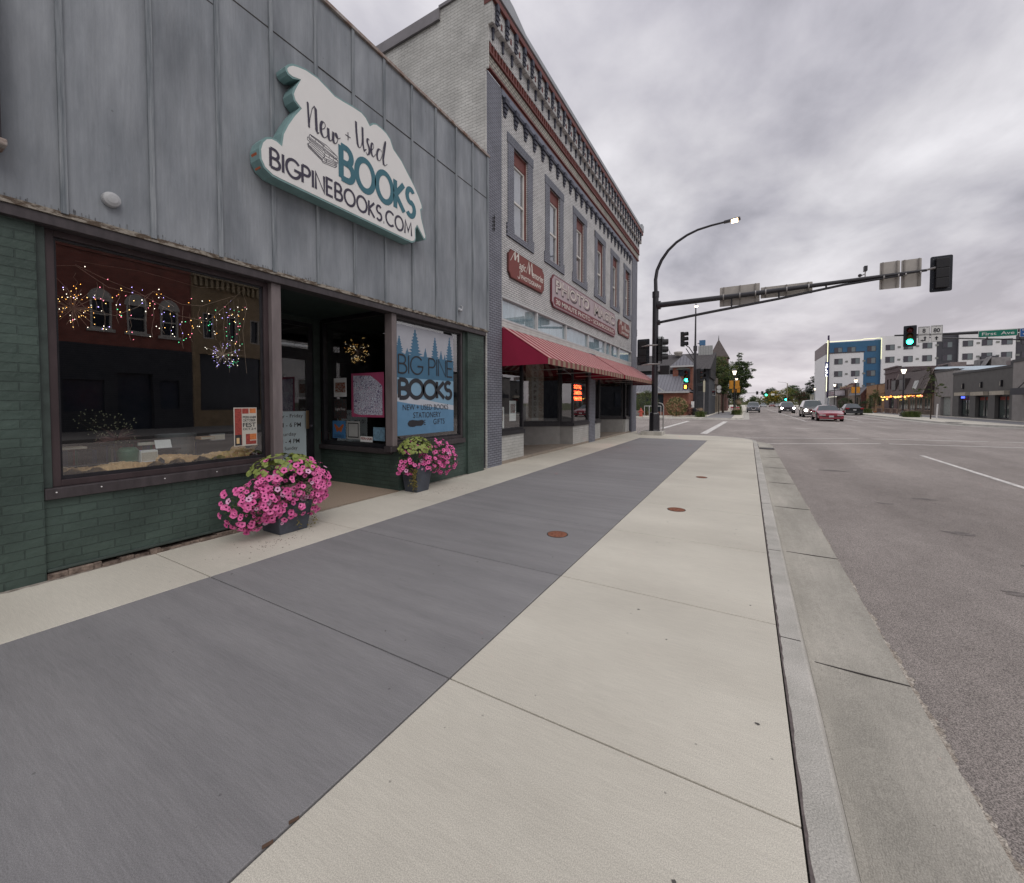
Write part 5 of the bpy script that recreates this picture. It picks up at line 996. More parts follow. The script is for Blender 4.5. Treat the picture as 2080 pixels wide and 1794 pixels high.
# signal head prototype: faces -Y, centre at origin
def rrect(w,h,r,n=5):
    p=[]
    for cx,cy,a0 in ((w/2-r,h/2-r,0),(-w/2+r,h/2-r,90),(-w/2+r,-h/2+r,180),(w/2-r,-h/2+r,270)):
        for i in range(n+1): a=R(a0+90*i/n); p.append((cx+r*math.cos(a),cy+r*math.sin(a)))
    return p
def make_signal(name,label,lit,plate=True,group=None,k=1.0):
    t=thing(name,label,'traffic light',(0,0,0),group,local=True); F0=(0,0,0)
    if plate:
        MB().prism(rrect(.55*k,1.20*k,.05*k),FRONT,F0,-.015,0).build('backplate',plm,t)
        m=MB(); [m.lathe([(.009,0),(.006,.006)],(sx_*.20*k,.015,z_*k),6,Y_) for sx_ in(-1,1) for z_ in(-.5,-.3,-.12,.12,.3,.5)]; m.build('rivets',galv,t)
    m=MB()
    for i in (-1,0,1): m.obox((-.165*k,-.02,(i*.33-.160)*k),(.33*k,0,0),(0,.19*k,0),(0,0,.32*k))
    m.build('housing',sigm,t,bevel=.012)
    cols={'red':(.16,.015,.015),'amber':(.16,.08,.01),'green':(.01,.10,.06)}
    for i,nm in ((1,'red'),(0,'amber'),(-1,'green')):
        on=(nm==lit); m=MB().lathe([(.001,.03*k),(.08*k,.022*k),(.135*k,0)],(0,-.022,i*.33*k),20,-Y_,False)
        ln=m.build('lens',emis('signal_green_lit',(.03,1,.55),16) if on else pm('lens_'+nm,cols[nm],rough=.3,obj=True),t)
        m=MB(); n_=14
        vs=[];fs=[]
        for j in range(n_+1):
            a=R(-35+250*j/n_); 
            for r_,d_ in ((.15*k,-.02),(.15*k,-.27*k)): vs.append((r_*math.cos(a),d_ if True else 0,i*.33*k+r_*math.sin(a)))
        fs=[(2*j,2*j+1,2*j+3,2*j+2) for j in range(n_)]; m.mesh(vs,fs); o=m.build('visor',sigm,t); sm=o.modifiers.new('solid','SOLIDIFY'); sm.thickness=.008
    return t
def place(t,loc,rz=0,label=None,group=None):
    t.location=loc; t.rotation_euler=(0,0,R(rz))
    if label: t['label']=label
    if group: t['group']=group
    return t
s0=make_signal('traffic_signal','black three-lamp traffic signal seen from behind at the tip of the near mast arm','none')
place(s0,(5.60,PY-.02,1.45+(5.66-1.45)*1.0374),180)
s1=place(dup(s0),(-4.22,PY+.1,1.45+(3.70-1.45)*1.0374),180,'black traffic signal seen from behind on the building side of the near pole')
s2=place(dup(s0),(-3.40,PY+.02,1.45+(3.74-1.45)*1.0374),105,'black traffic signal with three long visors seen edge-on right of the near pole')
m=MB().tube([(5.2,PY,6.0),(5.45,PY-.08,6.03),(5.75,PY-.09,6.0)],[.03,.045,.02],8); 
for z_ in (4.05,3.2): m.tube([(-3.68,PY-.13,z_),(-3.95,PY-.16,z_),(-4.25,PY-.12,z_-.03)],[.035,.04,.015],8); m.tube([(-3.7,PY-.12,z_),(-3.45,PY-.08,z_)],.03,8)
br=m.build('signal_bracket',galv,t if False else bpy.data.objects['traffic_signal_pole'])
t=thing('pedestrian_signal','small black pedestrian signal box on the right side of the near pole','traffic light',(-3.3,PY,2.75)); MB().box(-3.45,-3.05,PY-.1,PY+.15,2.72,3.12).build('housing',sigm,t,bevel=.02); MB().tube([(-3.6,PY,2.9),(-3.4,PY,2.9)],.04,8).build('bracket',galv,t)
def sign_back(label,x0,x1,z0,z1,ribs,name='overhead_sign',tilt=0):
    t=thing(name,label,'sign',((x0+x1)/2,PY+.15,z0)); MB().prism([(a+(x0+x1)/2,b+(z0+z1)/2) for a,b in rrect(x1-x0,z1-z0,.03)],(X_,Z_,-Y_),(0,PY+.16,0),-.004,0).build('panel',alu,t)
    m=MB(); [m.box(x-.02,x+.02,PY+.12,PY+.155,z0,z1) for x in ribs]; m.build('stiffeners',pm('alu_dark',(.27,.25,.225),rough=.5,metal=.1),t)
    m=MB(); [m.lathe([(.13-.014*max(0,x),-.02),(.13-.014*max(0,x),.02)],(x,PY,5.87+.014*max(0,x)),12,X_) for x in ribs]; m.build('clamps',galv,t); return t
k_=1.0374; zz=lambda z:1.45+(z-1.45)*k_
sign_back('bare aluminium back of the square overhead sign nearest the pole on the mast arm',-1.10,.35,zz(5.36),zz(6.14),(-.95,-.35,.2))
sign_back('bare aluminium back of the long low overhead sign in the middle of the mast arm',.38,2.09,zz(5.52),zz(5.95),(.55,1.25,1.95))
sign_back('bare aluminium back of the left one of two tall overhead signs near the arm tip',4.05,4.60,zz(5.38),zz(6.31),(4.13,4.52))
sign_back('bare aluminium back of the right one of two tall overhead signs near the arm tip',4.63,5.16,zz(5.36),zz(6.30),(4.71,5.09))
t=thing('detector_camera','small camera on a short stalk standing on the near mast arm','camera',(3.6,PY,5.95)); m=MB().tube([(3.62,PY,5.95),(3.62,PY,6.22)],.018,8); m.tube([(3.45,PY,6.05),(3.60,PY,6.12)],.02,6); m.build('stalk',galv,t); MB().box(3.57,3.67,PY-.09,PY+.09,6.22,6.40).build('body',polem,t,bevel=.01); m=MB().ball((3.47,PY,6.09),.06,10,6); m.build('detector',polem,t)
# hoop rail by the pole
t=thing('hoop_rail','grey curved tube handrail beside the near signal pole','railing',(-3.1,20.6,0)); m=MB().tube([(-3.40,20.0,0),(-3.40,20.0,1.30),(-3.46,20.0,1.40),(-3.6,20.0,1.44),(-3.7,20.0,1.44)],.03,8); m.tube([(-3.40,20,.7),(-3.7,20,.7)],.02,6); m.build('rail',galv,t)
# ---------------------------------------------------------------- far left signal pole
fx,fy=-4.87,47
t=thing('traffic_signal_pole','slimmer black traffic signal pole on the far left street corner','pole',(fx,fy,0))
MB().box(fx-.75,fx+.75,fy-.6,fy+.6,-.05,.14).build('concrete_footing',kerbm,t); MB().lathe([(.27,.14),(.27,.8),(.2,.85)],(fx,fy,0),8).build('base_cover',polem,t)
m=MB().lathe([(.16,.8),(.14,6.9),(.2,6.9),(.2,7.4),(.10,7.45),(.06,11.8)],(fx,fy,0),14); m.build('pole',polem,t)
m=MB().tube([(fx,fy,11.75),(fx+.1,fy-1.2,11.5),(fx+.3,fy-2.2,11.25)],.04,8); m.build('lamp_arm',polem,t); MB().ball((fx+.28,fy-2.2,11.05),.17,10,6,.5).build('lamp_lens',emis('street_lamp_glow',(1,.75,.45),7),t)
m=MB().tube([(fx,fy,6.3),(fx-.6,fy,7.3),(fx-1.1,fy,7.7)],.05,8); m.tube([(fx,fy,5.7),(fx-.9,fy,7.2)],.045,8); m.build('side_arm',polem,t)
MB().box(fx-.30,fx+.0,fy-.30,fy-.28,.95,1.6).build('sticker',white,t)
p0=make_signal('traffic_signal','black traffic signal seen edge-on at the top left of the far corner pole','none',plate=False,k=1.55); place(p0,(-6.0,fy,8.2),80)
g0=make_signal('traffic_signal','traffic signal with a lit green lamp on the slim far left corner pole','green',k=1.25); place(g0,(-5.62,fy-.3,4.25),-12)
p1=place(dup(p0),(-4.25,fy-.2,4.25),60,'unlit black traffic signal on the right side of the far corner pole')
t=thing('pedestrian_signal','small pedestrian signal with a glowing orange hand on the far corner pole','traffic light',(-5.8,fy,2.8)); MB().box(-6.0,-5.5,fy-.3,fy-.1,2.85,3.4).build('housing',sigm,t); MB().box(-5.86,-5.64,fy-.315,fy-.303,2.95,3.3).build('hand_symbol',emis('signal_orange',(1,.22,.03),9),t)
t=thing('pedestrian_signal','dark pedestrian signal seen from the side, right of the far corner pole','traffic light',(-4.2,fy,2.6)); MB().box(-4.55,-3.95,fy-.2,fy+.1,2.65,3.2).build('housing',sigm,t)
# ---------------------------------------------------------------- right-hand mast arm over the far side
RY=40
t=thing('traffic_signal_pole','black double-rail mast arm reaching in from the right edge, carrying the First Ave sign','pole',(20,RY,0))
MB().lathe([(.16,0),(.13,7.2)],(20,RY,0),14).build('pole',polem,t); MB().tube([(20,RY,6.32),(15,RY,6.2),(12,RY,6.24),(9.2,RY,6.36)],[.16,.12,.09,.055],12).build('mast_arm',polem,t)
m=MB().tube([(20,RY,5.4),(15.5,RY,5.58),(12.3,RY,5.92),(10.4,RY,6.16)],.045,8); m.tube([(13.9,RY,5.75),(13.9,RY,6.2)],.04,8); m.tube([(15.4,RY,5.6),(15.4,RY,6.2)],.04,8); m.build('brace_arm',polem,t)
g1=place(dup(g0),(9.98,RY-.25,6.22),-14,'large traffic signal with a bright green lamp at the tip of the right-hand mast arm')
sw=pm('sign_white_sheet',(.62,.62,.60),rough=.5,var=.03)
def route(label,x0,x1,num,top,arrow,h0,h1,a0,a1):
    t=thing('route_sign',label,'sign',((x0+x1)/2,RY,a0),'route signs on the right-hand mast arm'); oo=(0,RY-.16,0)
    MB().fr(FRONT,oo,x0,x1,h0,h1,-.02,0).build('number_panel',sw,t); MB().fr(FRONT,oo,x0+.01,x1-.01,a0,a1,-.02,0).build('arrow_panel',sw,t)
    m=MB(); m.frame(FRONT,oo,x0+.012,x1-.012,h0+.012,h1-.012,.012,.001,.003); m.frame(FRONT,oo,x0+.02,x1-.02,a0+.012,a1-.012,.012,.001,.003)
    text(m,'OTTER TAIL',FRONT,oo,x0+.06,h1-.10,w=x1-x0-.12,h=.05,bold=.01); text(m,'COUNTY',FRONT,oo,x0+.12,h0+.035,w=x1-x0-.24,h=.045,bold=.01); text(m,num,FRONT,oo,(x0+x1)/2,h0+.13,h=.30,w=.17*len(num),bold=.035,center=True)
    cx,cz=(x0+x1)/2,(a0+a1)/2
    if arrow: 
        m.prism([(cx+.02,cz-.12),(cx+.10,cz-.12),(cx+.10,cz+.04),(cx+.16,cz+.04),(cx+.06,cz+.17),(cx-.04,cz+.04),(cx+.02,cz+.04)],FRONT,oo,.001,.004); m.prism([(cx+.10,cz-.16),(cx-.05,cz-.16),(cx-.05,cz-.20),(cx-.2,cz-.12),(cx-.05,cz-.05),(cx-.05,cz-.09),(cx+.10,cz-.09)],FRONT,oo,.0045,.006)
    else: m.prism([(cx-.04,cz-.14),(cx+.04,cz-.14),(cx+.04,cz+.0),(cx+.11,cz+.0),(cx,cz+.15),(cx-.11,cz+.0),(cx-.04,cz+.0)],FRONT,oo,.001,.004)
    m.build('printing',bk_,t)
route('white county route 8 sign over a left-and-ahead arrow, beside the green signal',10.43,11.04,'8',1,1,6.27,6.85,5.73,6.25)
route('white county route 80 sign over a straight arrow, second from the green signal',11.08,11.69,'80',1,0,6.25,6.88,5.73,6.23)
t=thing('street_name_sign','green street name sign reading First Ave on the right-hand mast arm','sign',(14.3,RY,5.85)); oo=(0,RY-.2,0)
MB().prism([(a+14.31,b+6.07) for a,b in rrect(1.80,.44,.04)],FRONT,oo,-.02,0).build('border',sw,t); MB().prism([(a+14.31,b+6.07) for a,b in rrect(1.76,.40,.035)],FRONT,oo,-.01,.003).build('panel',pm('sign_green',(.0,.16,.105),rough=.45,var=.03),t)
m=MB(); text(m,'First  Ave',FRONT,oo,13.58,5.97,w=1.48,h=.20,n=.006,bold=.015); m.build('lettering',sw,t)
t=thing('direction_sign','blue direction sign with a white left arrow at the right edge of the picture','sign',(15.7,RY,5.7)); MB().prism([(a+15.75,b+6.02) for a,b in rrect(.90,.56,.04)],FRONT,oo,-.02,0).build('border',sw,t); MB().prism([(a+15.75,b+6.02) for a,b in rrect(.86,.52,.035)],FRONT,oo,-.01,.003).build('panel',pm('sign_blue',(.02,.10,.32),rough=.45,var=.03),t)
m=MB(); text(m,'GOLF',FRONT,oo,15.40,6.14,w=.7,h=.10,n=.006,bold=.01); m.prism([(15.42,5.93),(15.60,6.03),(15.60,5.97),(15.95,5.97),(15.95,5.89),(15.60,5.89),(15.60,5.83)],FRONT,oo,.005,.008); m.build('printing',sw,t)
# ================================================================ vegetation helpers
bark=pm('bark',(.06,.045,.035),rough=.95,scale=14,var=.4,bump=.8,bscale=30,stretch=(1,1,.2))
def leafmat(name,c1,c2): return pm(name,c1,rough=.65,scale=2.2,col2=c2,detail=3,lo=.38,hi=.62)
def tree(name,label,loc,trunk_h,trunk_r,blobs,mats,n,size,seed,group=None,limbs=9,flat=.5,cat='tree',shell=.3):
    t=thing(name,label,cat,loc,group); q=random.Random(seed); x,y,z=loc
    m=MB(); m.tube([(x,y,z),(x+q.uniform(-.05,.05),y,z+trunk_h*.5),(x+q.uniform(-.1,.1),y,z+trunk_h)],[trunk_r,trunk_r*.75,trunk_r*.55],9)
    allb=[(Vector((x,y,z))+Vector(c),Vector(r)) for c,r in blobs]
    for i in range(limbs):
        c,r=q.choice(allb); e=c+Vector((q.gauss(0,.35)*r.x,q.gauss(0,.35)*r.y,q.gauss(0,.35)*r.z)); s=Vector((x,y,z+trunk_h*q.uniform(.55,1))); mid=(s+e)/2+Vector((0,0,.1*trunk_h)); m.tube([s,mid,e],[trunk_r*.4,trunk_r*.25,trunk_r*.08],5)
    m.build('trunk',bark,t)
    m=MB(); tot=sum(r.x*r.y*r.z for c,r in allb)
    for c,r in allb:
        k=max(20,int(n*(r.x*r.y*r.z)/tot)); nc=max(4,k//26)
        for j in range(nc):
            d=Vector((q.gauss(0,1),q.gauss(0,1),q.gauss(0,1))).normalized(); p=c+Vector((d.x*r.x,d.y*r.y,d.z*r.z))*(shell+(1-shell)*q.random()**.5); rr_=min(r.x,r.z)*q.uniform(.22,.42); m.m=q.randrange(len(mats)); leaf_cloud(m,p,(rr_,rr_,rr_*.6),k//nc,size,q,flat,shell=.1)
    m.build('crown',mats,t); return t
la=[leafmat('foliage_green',(.050,.085,.022),(.105,.15,.038)),leafmat('foliage_deep',(.030,.058,.022),(.065,.10,.036))]
ly=[leafmat('foliage_yellow',(.42,.29,.025),(.66,.46,.05)),leafmat('foliage_yellowgreen',(.16,.17,.03),(.28,.26,.05)),la[0]]
lv=[leafmat('foliage_olive',(.06,.075,.025),(.12,.13,.045)),la[0]]
le=[leafmat('foliage_conifer',(.018,.032,.020),(.040,.055,.032))]
grassm=pm('grass_blades',(.06,.10,.025),rough=.7,scale=9,col2=(.14,.17,.05)); plume=pm('grass_plumes',(.28,.20,.14),rough=.9,scale=9,col2=(.40,.30,.20))
def tuft(name,label,loc,r,h,n,seed,plumes=0,group=None,rx=1,ry=1):
    t=thing(name,label,'plant',loc,group); q=random.Random(seed); x,y,z=loc; m=MB()
    for i in range(n):
        a=q.uniform(0,6.28); b=Vector((x+q.gauss(0,r*.35)*rx,y+q.gauss(0,r*.35)*ry,z)); o_=Vector((math.cos(a)*rx,math.sin(a)*ry,0))*r*q.uniform(.3,1); hh=h*q.uniform(.6,1); w=Vector((-math.sin(a),math.cos(a),0))*.012*(1+r)
        m.mesh([b-w,b+w,b+o_*.5+Z_*hh*.8+w*.7,b+o_*.5+Z_*hh*.8-w*.7,b+o_+Z_*hh*.85],[(0,1,2,3),(3,2,4)])
    m.build('blades',grassm,t)
    if plumes:
        m=MB()
        for i in range(plumes):
            a=q.uniform(0,6.28); b=Vector((x+math.cos(a)*r*.7*q.random()*rx,y+math.sin(a)*r*.7*q.random()*ry,z+h*q.uniform(.8,1.0))); m.tube([b,b+Z_*h*.3],[.03,.006],4)
        m.build('plumes',plume,t)
    return t
# ================================================================ street lamps with lanterns
def lamp_proto(label,banner):
    t=thing('street_lamp',label,'street lamp',(0,0,0),'lantern street lamps along the avenue',local=True)
    MB().lathe([(.28,0),(.28,.10),(.20,.16),(.19,.42),(.12,.5),(.075,.6),(.06,4.45),(.10,4.50),(.10,4.58)],(0,0,0),14).build('post',polem,t)
    MB().lathe([(.10,4.58),(.22,4.98),(.24,5.02),(.05,5.12)],(0,0,0),12).build('lantern_glass',emis('lantern_glow',(1,.86,.68),2.4),t)
    MB().lathe([(.27,5.03),(.24,5.08),(.08,5.22),(.02,5.36)],(0,0,0),12).build('lantern_cap',polem,t)
    if banner:
        m=MB()
        for s_ in(-1,1): m.tube([(0,0,3.95),(s_*.55,0,3.95)],.02,6); m.tube([(0,0,2.95),(s_*.55,0,2.95)],.02,6)
        m.build('banner_arms',polem,t); m=MB(); [m.box(min(s_*.1,s_*.52),max(s_*.1,s_*.52),-.012,.012,2.97,3.93) for s_ in(-1,1)]; m.pieces('banner',pm('banner_orange',(.62,.27,.03),rough=.7,scale=3,obj=True,var=.2),t)
    return t
a_=lamp_proto('black lantern street lamp with a bright lantern in front of the brown mansard restaurant',False); a_.location=(14.5,59.4,0)
b_=lamp_proto('black lantern street lamp with two orange banners in front of the low tan shops',True); b_.location=(14.5,82,0)
for base,loc,lab,s_ in ((b_,(-1.55,60,0),'lit lantern street lamp with an orange banner nearest the far left corner',1.1),(b_,(-1.55,69,0),'lit lantern street lamp with an orange banner, second along the left pavement',1),(a_,(14.5,100,0),'small lit lantern street lamp by the white marquee on the right side',1),(a_,(14.5,127,0),'smallest lit lantern street lamp by the pale far building on the right side',1)):
    o=dup(base); o.location=loc; o['label']=lab; o.scale=(s_,)*3
# ================================================================ far left block
fbx=brick('far_red_brick',(.26,.085,.05),(.20,.065,.045),(.20,.13,.10),'xz',.25,.09,.012,rough=.85,bump=.2)
fby=brick('far_red_brick_side',(.15,.055,.045),(.12,.045,.04),(.12,.09,.08),'yz',.25,.09,.012,rough=.85,bump=.2)
shin=pm('shingle_roof',(.075,.07,.072),rough=.9,scale=6,var=.25,speck=(20,.2,0)); seam=stripes('seam_metal_roof',(.15,.15,.17),(.06,.06,.075),.36,'X',duty=.14,rough=.45)
dgw=pm('charcoal_siding',(.045,.05,.058),rough=.7,var=.2); lgw=stripes('pale_siding',(.30,.31,.30),(.19,.20,.195),.22,'Z',duty=.15)
wtrim=pm('white_trim',(.50,.50,.50),rough=.6,var=.06); farg=gloss('far_window_glass',(.035,.045,.055),.08)
T=thing('brick_restaurant','corner restaurant with standing-seam metal roofs and a small brick tower across the side street','building',(-9,56,0))
MB().box(-17,-4.1,54.6,66,0,5.6).build('upper_wall',dgw,T)
m=MB(); m.mesh([(-17.5,54.0,5.5),(-3.9,54.0,5.5),(-3.6,58.6,7.9),(-17.5,58.6,7.9),(-17.5,63,5.5),(-3.9,63,5.5)],[(0,1,2,3),(3,2,5,4),(1,5,2)]); m.build('roof',shin,T)
m=MB(); m.mesh([(-3.88,54.1,5.5),(-3.88,63,5.5),(-3.58,58.6,7.9)],[(0,1,2)]); m.box(-4.09,-3.9,54.2,62.8,4.5,5.55); m.build('gable_end',pm('black_gable',(.018,.018,.02)),T)
m=MB(); m.mesh([(-10.6,49.7,2.72),(-5.75,49.7,2.72),(-7.35,53.4,4.95),(-10.6,53.4,4.95),(-17,49.7,2.72),(-17,53.4,4.95),(-5.75,54.6,2.72)],[(0,1,2,3),(4,0,3,5),(1,6,2)]); m.build('porch_roof',seam,T)
m=MB(); m.box(-17,-5.7,49.62,49.72,2.58,2.74); m.mesh([(-9.9,49.6,3.95),(-9.9,49.6,3.78),(-8.4,49.6,2.72),(-8.2,49.6,2.72)],[(0,1,2,3)]); m.box(-8.2,-5.5,52.55,52.75,5.72,5.90); m.build('fascia',wtrim,T)
m=MB(); m.wall(FRONT,(0,50,0),-17,-5.8,0,2.6,[(-16.5,-13,.5,2.4),(-12.5,-8.5,.4,2.45)],depth=.2); m.box(-5.95,-5.8,50.01,54.6,0,2.6); m.build('brick_front',fbx,T)
m=MB(); m.box(-16.5,-13,50.25,50.3,.5,2.4); m.box(-12.5,-8.5,50.25,50.3,.4,2.45); m.pieces('window',farg,T)
m=MB(); m.wall(FRONT,(0,52.9,0),-7.95,-5.75,3.2,5.75,[(-7.35,-6.25,4.6,5.45)],depth=.2); m.box(-7.95,-7.75,52.91,54.6,3,5.75); m.box(-5.9,-5.75,52.91,54.6,3,5.75); m.build('tower',fbx,T)
m=MB(); m.box(-7.35,-6.25,53.1,53.15,4.6,5.45); m.build('tower_window',farg,T); m=MB(); m.prism([(-7.6+0,5.42),(-6.0,5.42)]+[(-6.8+.8*math.cos(R(a)),5.42+.28*math.sin(R(a))) for a in range(0,181,20)],FRONT,(0,52.9,0),0,.03); m.build('window_arch',pm('arch_grey',(.16,.17,.15)),T)
m=MB(); m.mesh([(-8.15,52.6,5.9),(-5.5,52.6,5.9),(-5.5,55,5.9),(-8.15,55,5.9),(-6.8,53.9,7.35)],[(0,1,4),(1,2,4),(2,3,4),(3,0,4)]); m.build('tower_roof',seam,T)
m=MB(); m.lathe([(.35,0),(.55,.35),(.55,.5),(.3,.55)],(-8.0,57.5,7.6),14); m.build('roof_vent',alu,T)
t=thing('rooftop_ductwork','stacked silver ducts and pipes rising behind the corner restaurant','machinery',(-10,60,7)); m=MB()
for x,z,r,h in ((-10.6,8.0,.7,.5),(-10.8,9.0,.8,.5),(-11,10.1,.8,.45)): m.lathe([(r*.7,0),(r,.2),(r,h),(r*.6,h+.1)],(x,60,z),16)
for x in (-9.8,-9.5,-9.2): m.tube([(x,60,6.5),(x,60,9.0-(x+9.8)*1.5)],.05,6)
m.tube([(-9.8,60,9.2),(-8.9,60,7.4)],.05,6); m.build('ducts',pm('galv_pale',(.36,.38,.38),rough=.5,metal=.3),t)
t=thing('rooftop_screen','pale metal screened platform on the roof right of the far signal pole','machinery',(-5,58,7.4)); m=MB(); m.box(-5.65,-4.0,58,58.6,7.4,8.75)
t2=m.build('screen',stripes('ribbed_metal',(.36,.37,.36),(.25,.26,.26),.3,'X',duty=.2),t); m=MB(); m.box(-5.55,-4.85,58,58.5,8.85,9.5); [m.tube([(x,58.2,8.7),(x,58.2,8.9)],.04,5) for x in (-5.4,-5.0)]; m.build('blue_tank',pm('tank_blue',(.06,.16,.30),rough=.5),t); m=MB(); m.tube([(-5.75,58,9.1),(-5.5,58,9.1)],.05,5); m.build('pipe',dgw,t)
T=thing('gabled_shop','grey clapboard shop with white-striped upper windows beside the far signal pole','building',(-5,60,0))
m=MB(); m.box(-9,-4.5,55.5,60.5,0,5.4); m.build('wall',lgw,T); m=MB(); m.box(-4.49,-4.42,56,60.2,3.3,5.2); m.pieces('upper_window',farg,T); m=MB(); [m.box(-4.47,-4.38,y,y+.1,3.2,5.3) for y in (56,57,58,59,60)]; m.pieces('window_bar',wtrim,T)
T=thing('red_shop','low dark red brick shop with a slanted stone front on the far left pavement','building',(-5,65,0))
m=MB(); m.box(-9,-4.3,60.6,66,0,4.0); m.build('wall',fby,T); m=MB(); m.box(-4.7,-3.7,64.2,64.5,4.1,4.9); m.box(-4.6,-3.9,64.6,68,3.2,5.2); m.build('parapet_sign',pm('tan_panel',(.21,.18,.16),rough=.8),T)
m=MB(); [m.box(-4.29,-4.22,y,y+1.3,.5,2.4) for y in (61.2,63.4)]; m.pieces('window',farg,T); m=MB(); [m.box(-4.29,-4.1,y,y+.25,0,2.9) for y in (60.9,62.8,65.2)]; m.pieces('stone_pier',pm('stone_pier',(.30,.26,.2)),T)
T=thing('row_shop','long row of low red brick shops receding up the left side of the avenue','building',(-5,90,0)); m=MB(); m.box(-9,-4.4,66.2,82,0,4.4); m.build('wall',fby,T); m=MB(); [m.box(-4.39,-4.3,y,y+1.6,.5,2.5) for y in range(67,81,3)]; m.pieces('window',farg,T); m=MB(); [m.box(-4.39,-4.2,y,y+.3,0,2.8) for y in range(66,82,3)]; m.pieces('pilaster',pm('stone_pier',(.3,.26,.2)),T)
T=thing('distant_row','farthest low brick row on the left, beyond the spired building','building',(-5,110,0)); MB().box(-9,-4.5,90,130,0,4.2).build('wall',fby,T); m=MB(); [m.box(-4.49,-4.42,y,y+2.5,.5,2.6) for y in range(92,129,5)]; m.pieces('window',farg,T)
T=thing('spired_building','building with a tall dark pyramidal spire rising behind the trees','building',(-5,86,0)); m=MB(); m.box(-8,-3.3,83,89,0,9.9); m.build('wall',fby,T); m=MB(); m.mesh([(-6.35,82.9,9.6),(-3.0,82.9,9.6),(-3.0,87,9.6),(-6.35,87,9.6),(-4.85,85,13.2)],[(0,1,4),(1,2,4),(2,3,4),(3,0,4)]); m.build('spire',pm('spire_slate',(.10,.085,.08),rough=.9,var=.15,scale=3),T); MB().tube([(-4.85,85,13.1),(-4.85,85,13.9)],[.10,.02],6).build('finial',dgw,T)
# signs on the far left pavement
t=thing('hanging_sign','dark signboard with red and white lettering in a white frame over the far left pavement','sign',(-4.25,60,2.4)); m=MB(); m.frame(FRONT,(0,60,0),-4.85,-3.68,2.40,3.14,.05,-.05,.02); m.build('frame',wtrim,t); MB().box(-4.8,-3.73,60,60.03,2.45,3.09).build('board',bk_,t); m=MB(); text(m,'JEWELERS',FRONT,(0,60,0),-4.7,2.82,w=.85,h=.14,n=.003,bold=.02); m.build('red_lettering',pm('sign_letter_red',(.35,.03,.04)),t); m=MB(); text(m,'MAIN STREET',FRONT,(0,60,0),-4.7,2.55,w=.85,h=.10,n=.003,bold=.02); m.build('lettering',white,t); MB().tube([(-4.25,60.1,0),(-4.25,60.1,2.4)],.04,6).build('post',galv,t)
t=thing('round_sign','pair of white round faces stacked on a dark post on the far left pavement','sign',(-3.3,60,0)); m=MB().lathe([(.27,0),(.27,.06)],(-3.3,59.9,3.45),18,-Y_); m.lathe([(.25,0),(.25,.06)],(-3.3,59.9,3.0),18,-Y_); m.pieces('face',sw,t); m=MB().box(-3.36,-3.24,59.93,60.05,0,3.9); m.lathe([(.33,0),(.33,.05)],(-3.3,59.98,3.45),18,-Y_); m.lathe([(.31,0),(.31,.05)],(-3.3,59.98,3.0),18,-Y_); m.build('post',pm('dark_post',(.06,.05,.045)),t)
t=thing('pale_banner_sign','narrow upright cream sign right of the far signal pole','sign',(-3.9,46,0)); MB().box(-3.98,-3.80,46,46.06,2.55,3.70).build('panel',pm('cream_panel',(.52,.49,.36)),t); MB().tube([(-3.89,46.03,0),(-3.89,46.03,3.85)],.035,6).build('post',galv,t)
# plants on the far corner
def shrub(name,label,loc,r,n,mats,size,seed,cat='shrub'):
    t=thing(name,label,cat,loc); q=random.Random(seed); x,y,z=loc; m=MB()
    for i in range(n//18): 
        d=Vector((q.gauss(0,1),q.gauss(0,1),q.gauss(0,1))).normalized(); m.m=q.randrange(len(mats)); leaf_cloud(m,(x+d.x*r[0]*.85,y+d.y*r[1]*.85,z+r[2]+d.z*r[2]*.85),(.16*r[0]+.05,)*3,18,size,q,.5,shell=.1)
    m.build('foliage',mats,t); MB().tube([(x,y,z),(x,y,z+r[2])],.04,5).build('stem',bark,t); return t
hyd=[leafmat('hydrangea_bloom',(.50,.28,.17),(.70,.48,.28)),la[0]]
t=shrub('hydrangea_bush','round hydrangea bush with dusty pink-cream blooms beside the far signal pole',(-6.55,46.3,0),(1.15,.9,1.02),5500,[la[0],leafmat('shrub_leaf',(.07,.10,.025),(.14,.16,.05))],.10,5)
m=MB(); q=random.Random(6)
for i in range(150):
    d=Vector((q.gauss(0,1),-abs(q.gauss(0,1)),q.gauss(0,1))).normalized(); leaf_cloud(m,(-6.55+d.x*1.12,46.3+d.y*.9,1.05+d.z*1.0),(.085,.085,.10),16,.055,q,.5,shell=.1)
m.build('blooms',hyd[0],t)['kind']='stuff'
shrub('shrub','dark reddish shrub squeezed between the hydrangea and the far signal pole',(-5.35,46.6,0),(.35,.4,.7),1500,[leafmat('shrub_maroon',(.045,.02,.02),(.10,.04,.03))],.08,7)
shrub('shrub','tall bushy green shrub seen under the awning behind the red hydrant',(-9.9,47.5,0),(1.35,.9,1.45),6500,lv,.11,8)
t=thing('fire_hydrant','small red fire hydrant on the far kerb under the awning corner','hydrant',(-9.85,44.6,0)); m=MB().lathe([(.22,0),(.22,.06),(.16,.08),(.15,.55),(.19,.58),(.19,.62),(.13,.68),(.10,.80),(.03,.88),(.05,.94)],(-9.85,44.6,0),14); m.build('barrel',pm('hydrant_red',(.40,.08,.055),rough=.5,var=.1),t); m=MB().lathe([(.08,-.28),(.08,.28)],(-9.85,44.6,.48),10,X_); m.build('outlets',pm('hydrant_red',(.4,.08,.055)),t)
tuft('ornamental_grass','clump of ornamental grass with tan plumes right of the far signal pole',(-4.15,45.6,0),.55,.75,420,3,plumes=26)
tuft('ornamental_grass','long bed of green grass with pinkish plumes at the corner of the parking bay',(-1.2,56.5,0),.60,.7,700,4,plumes=40,rx=.9,ry=2.2)
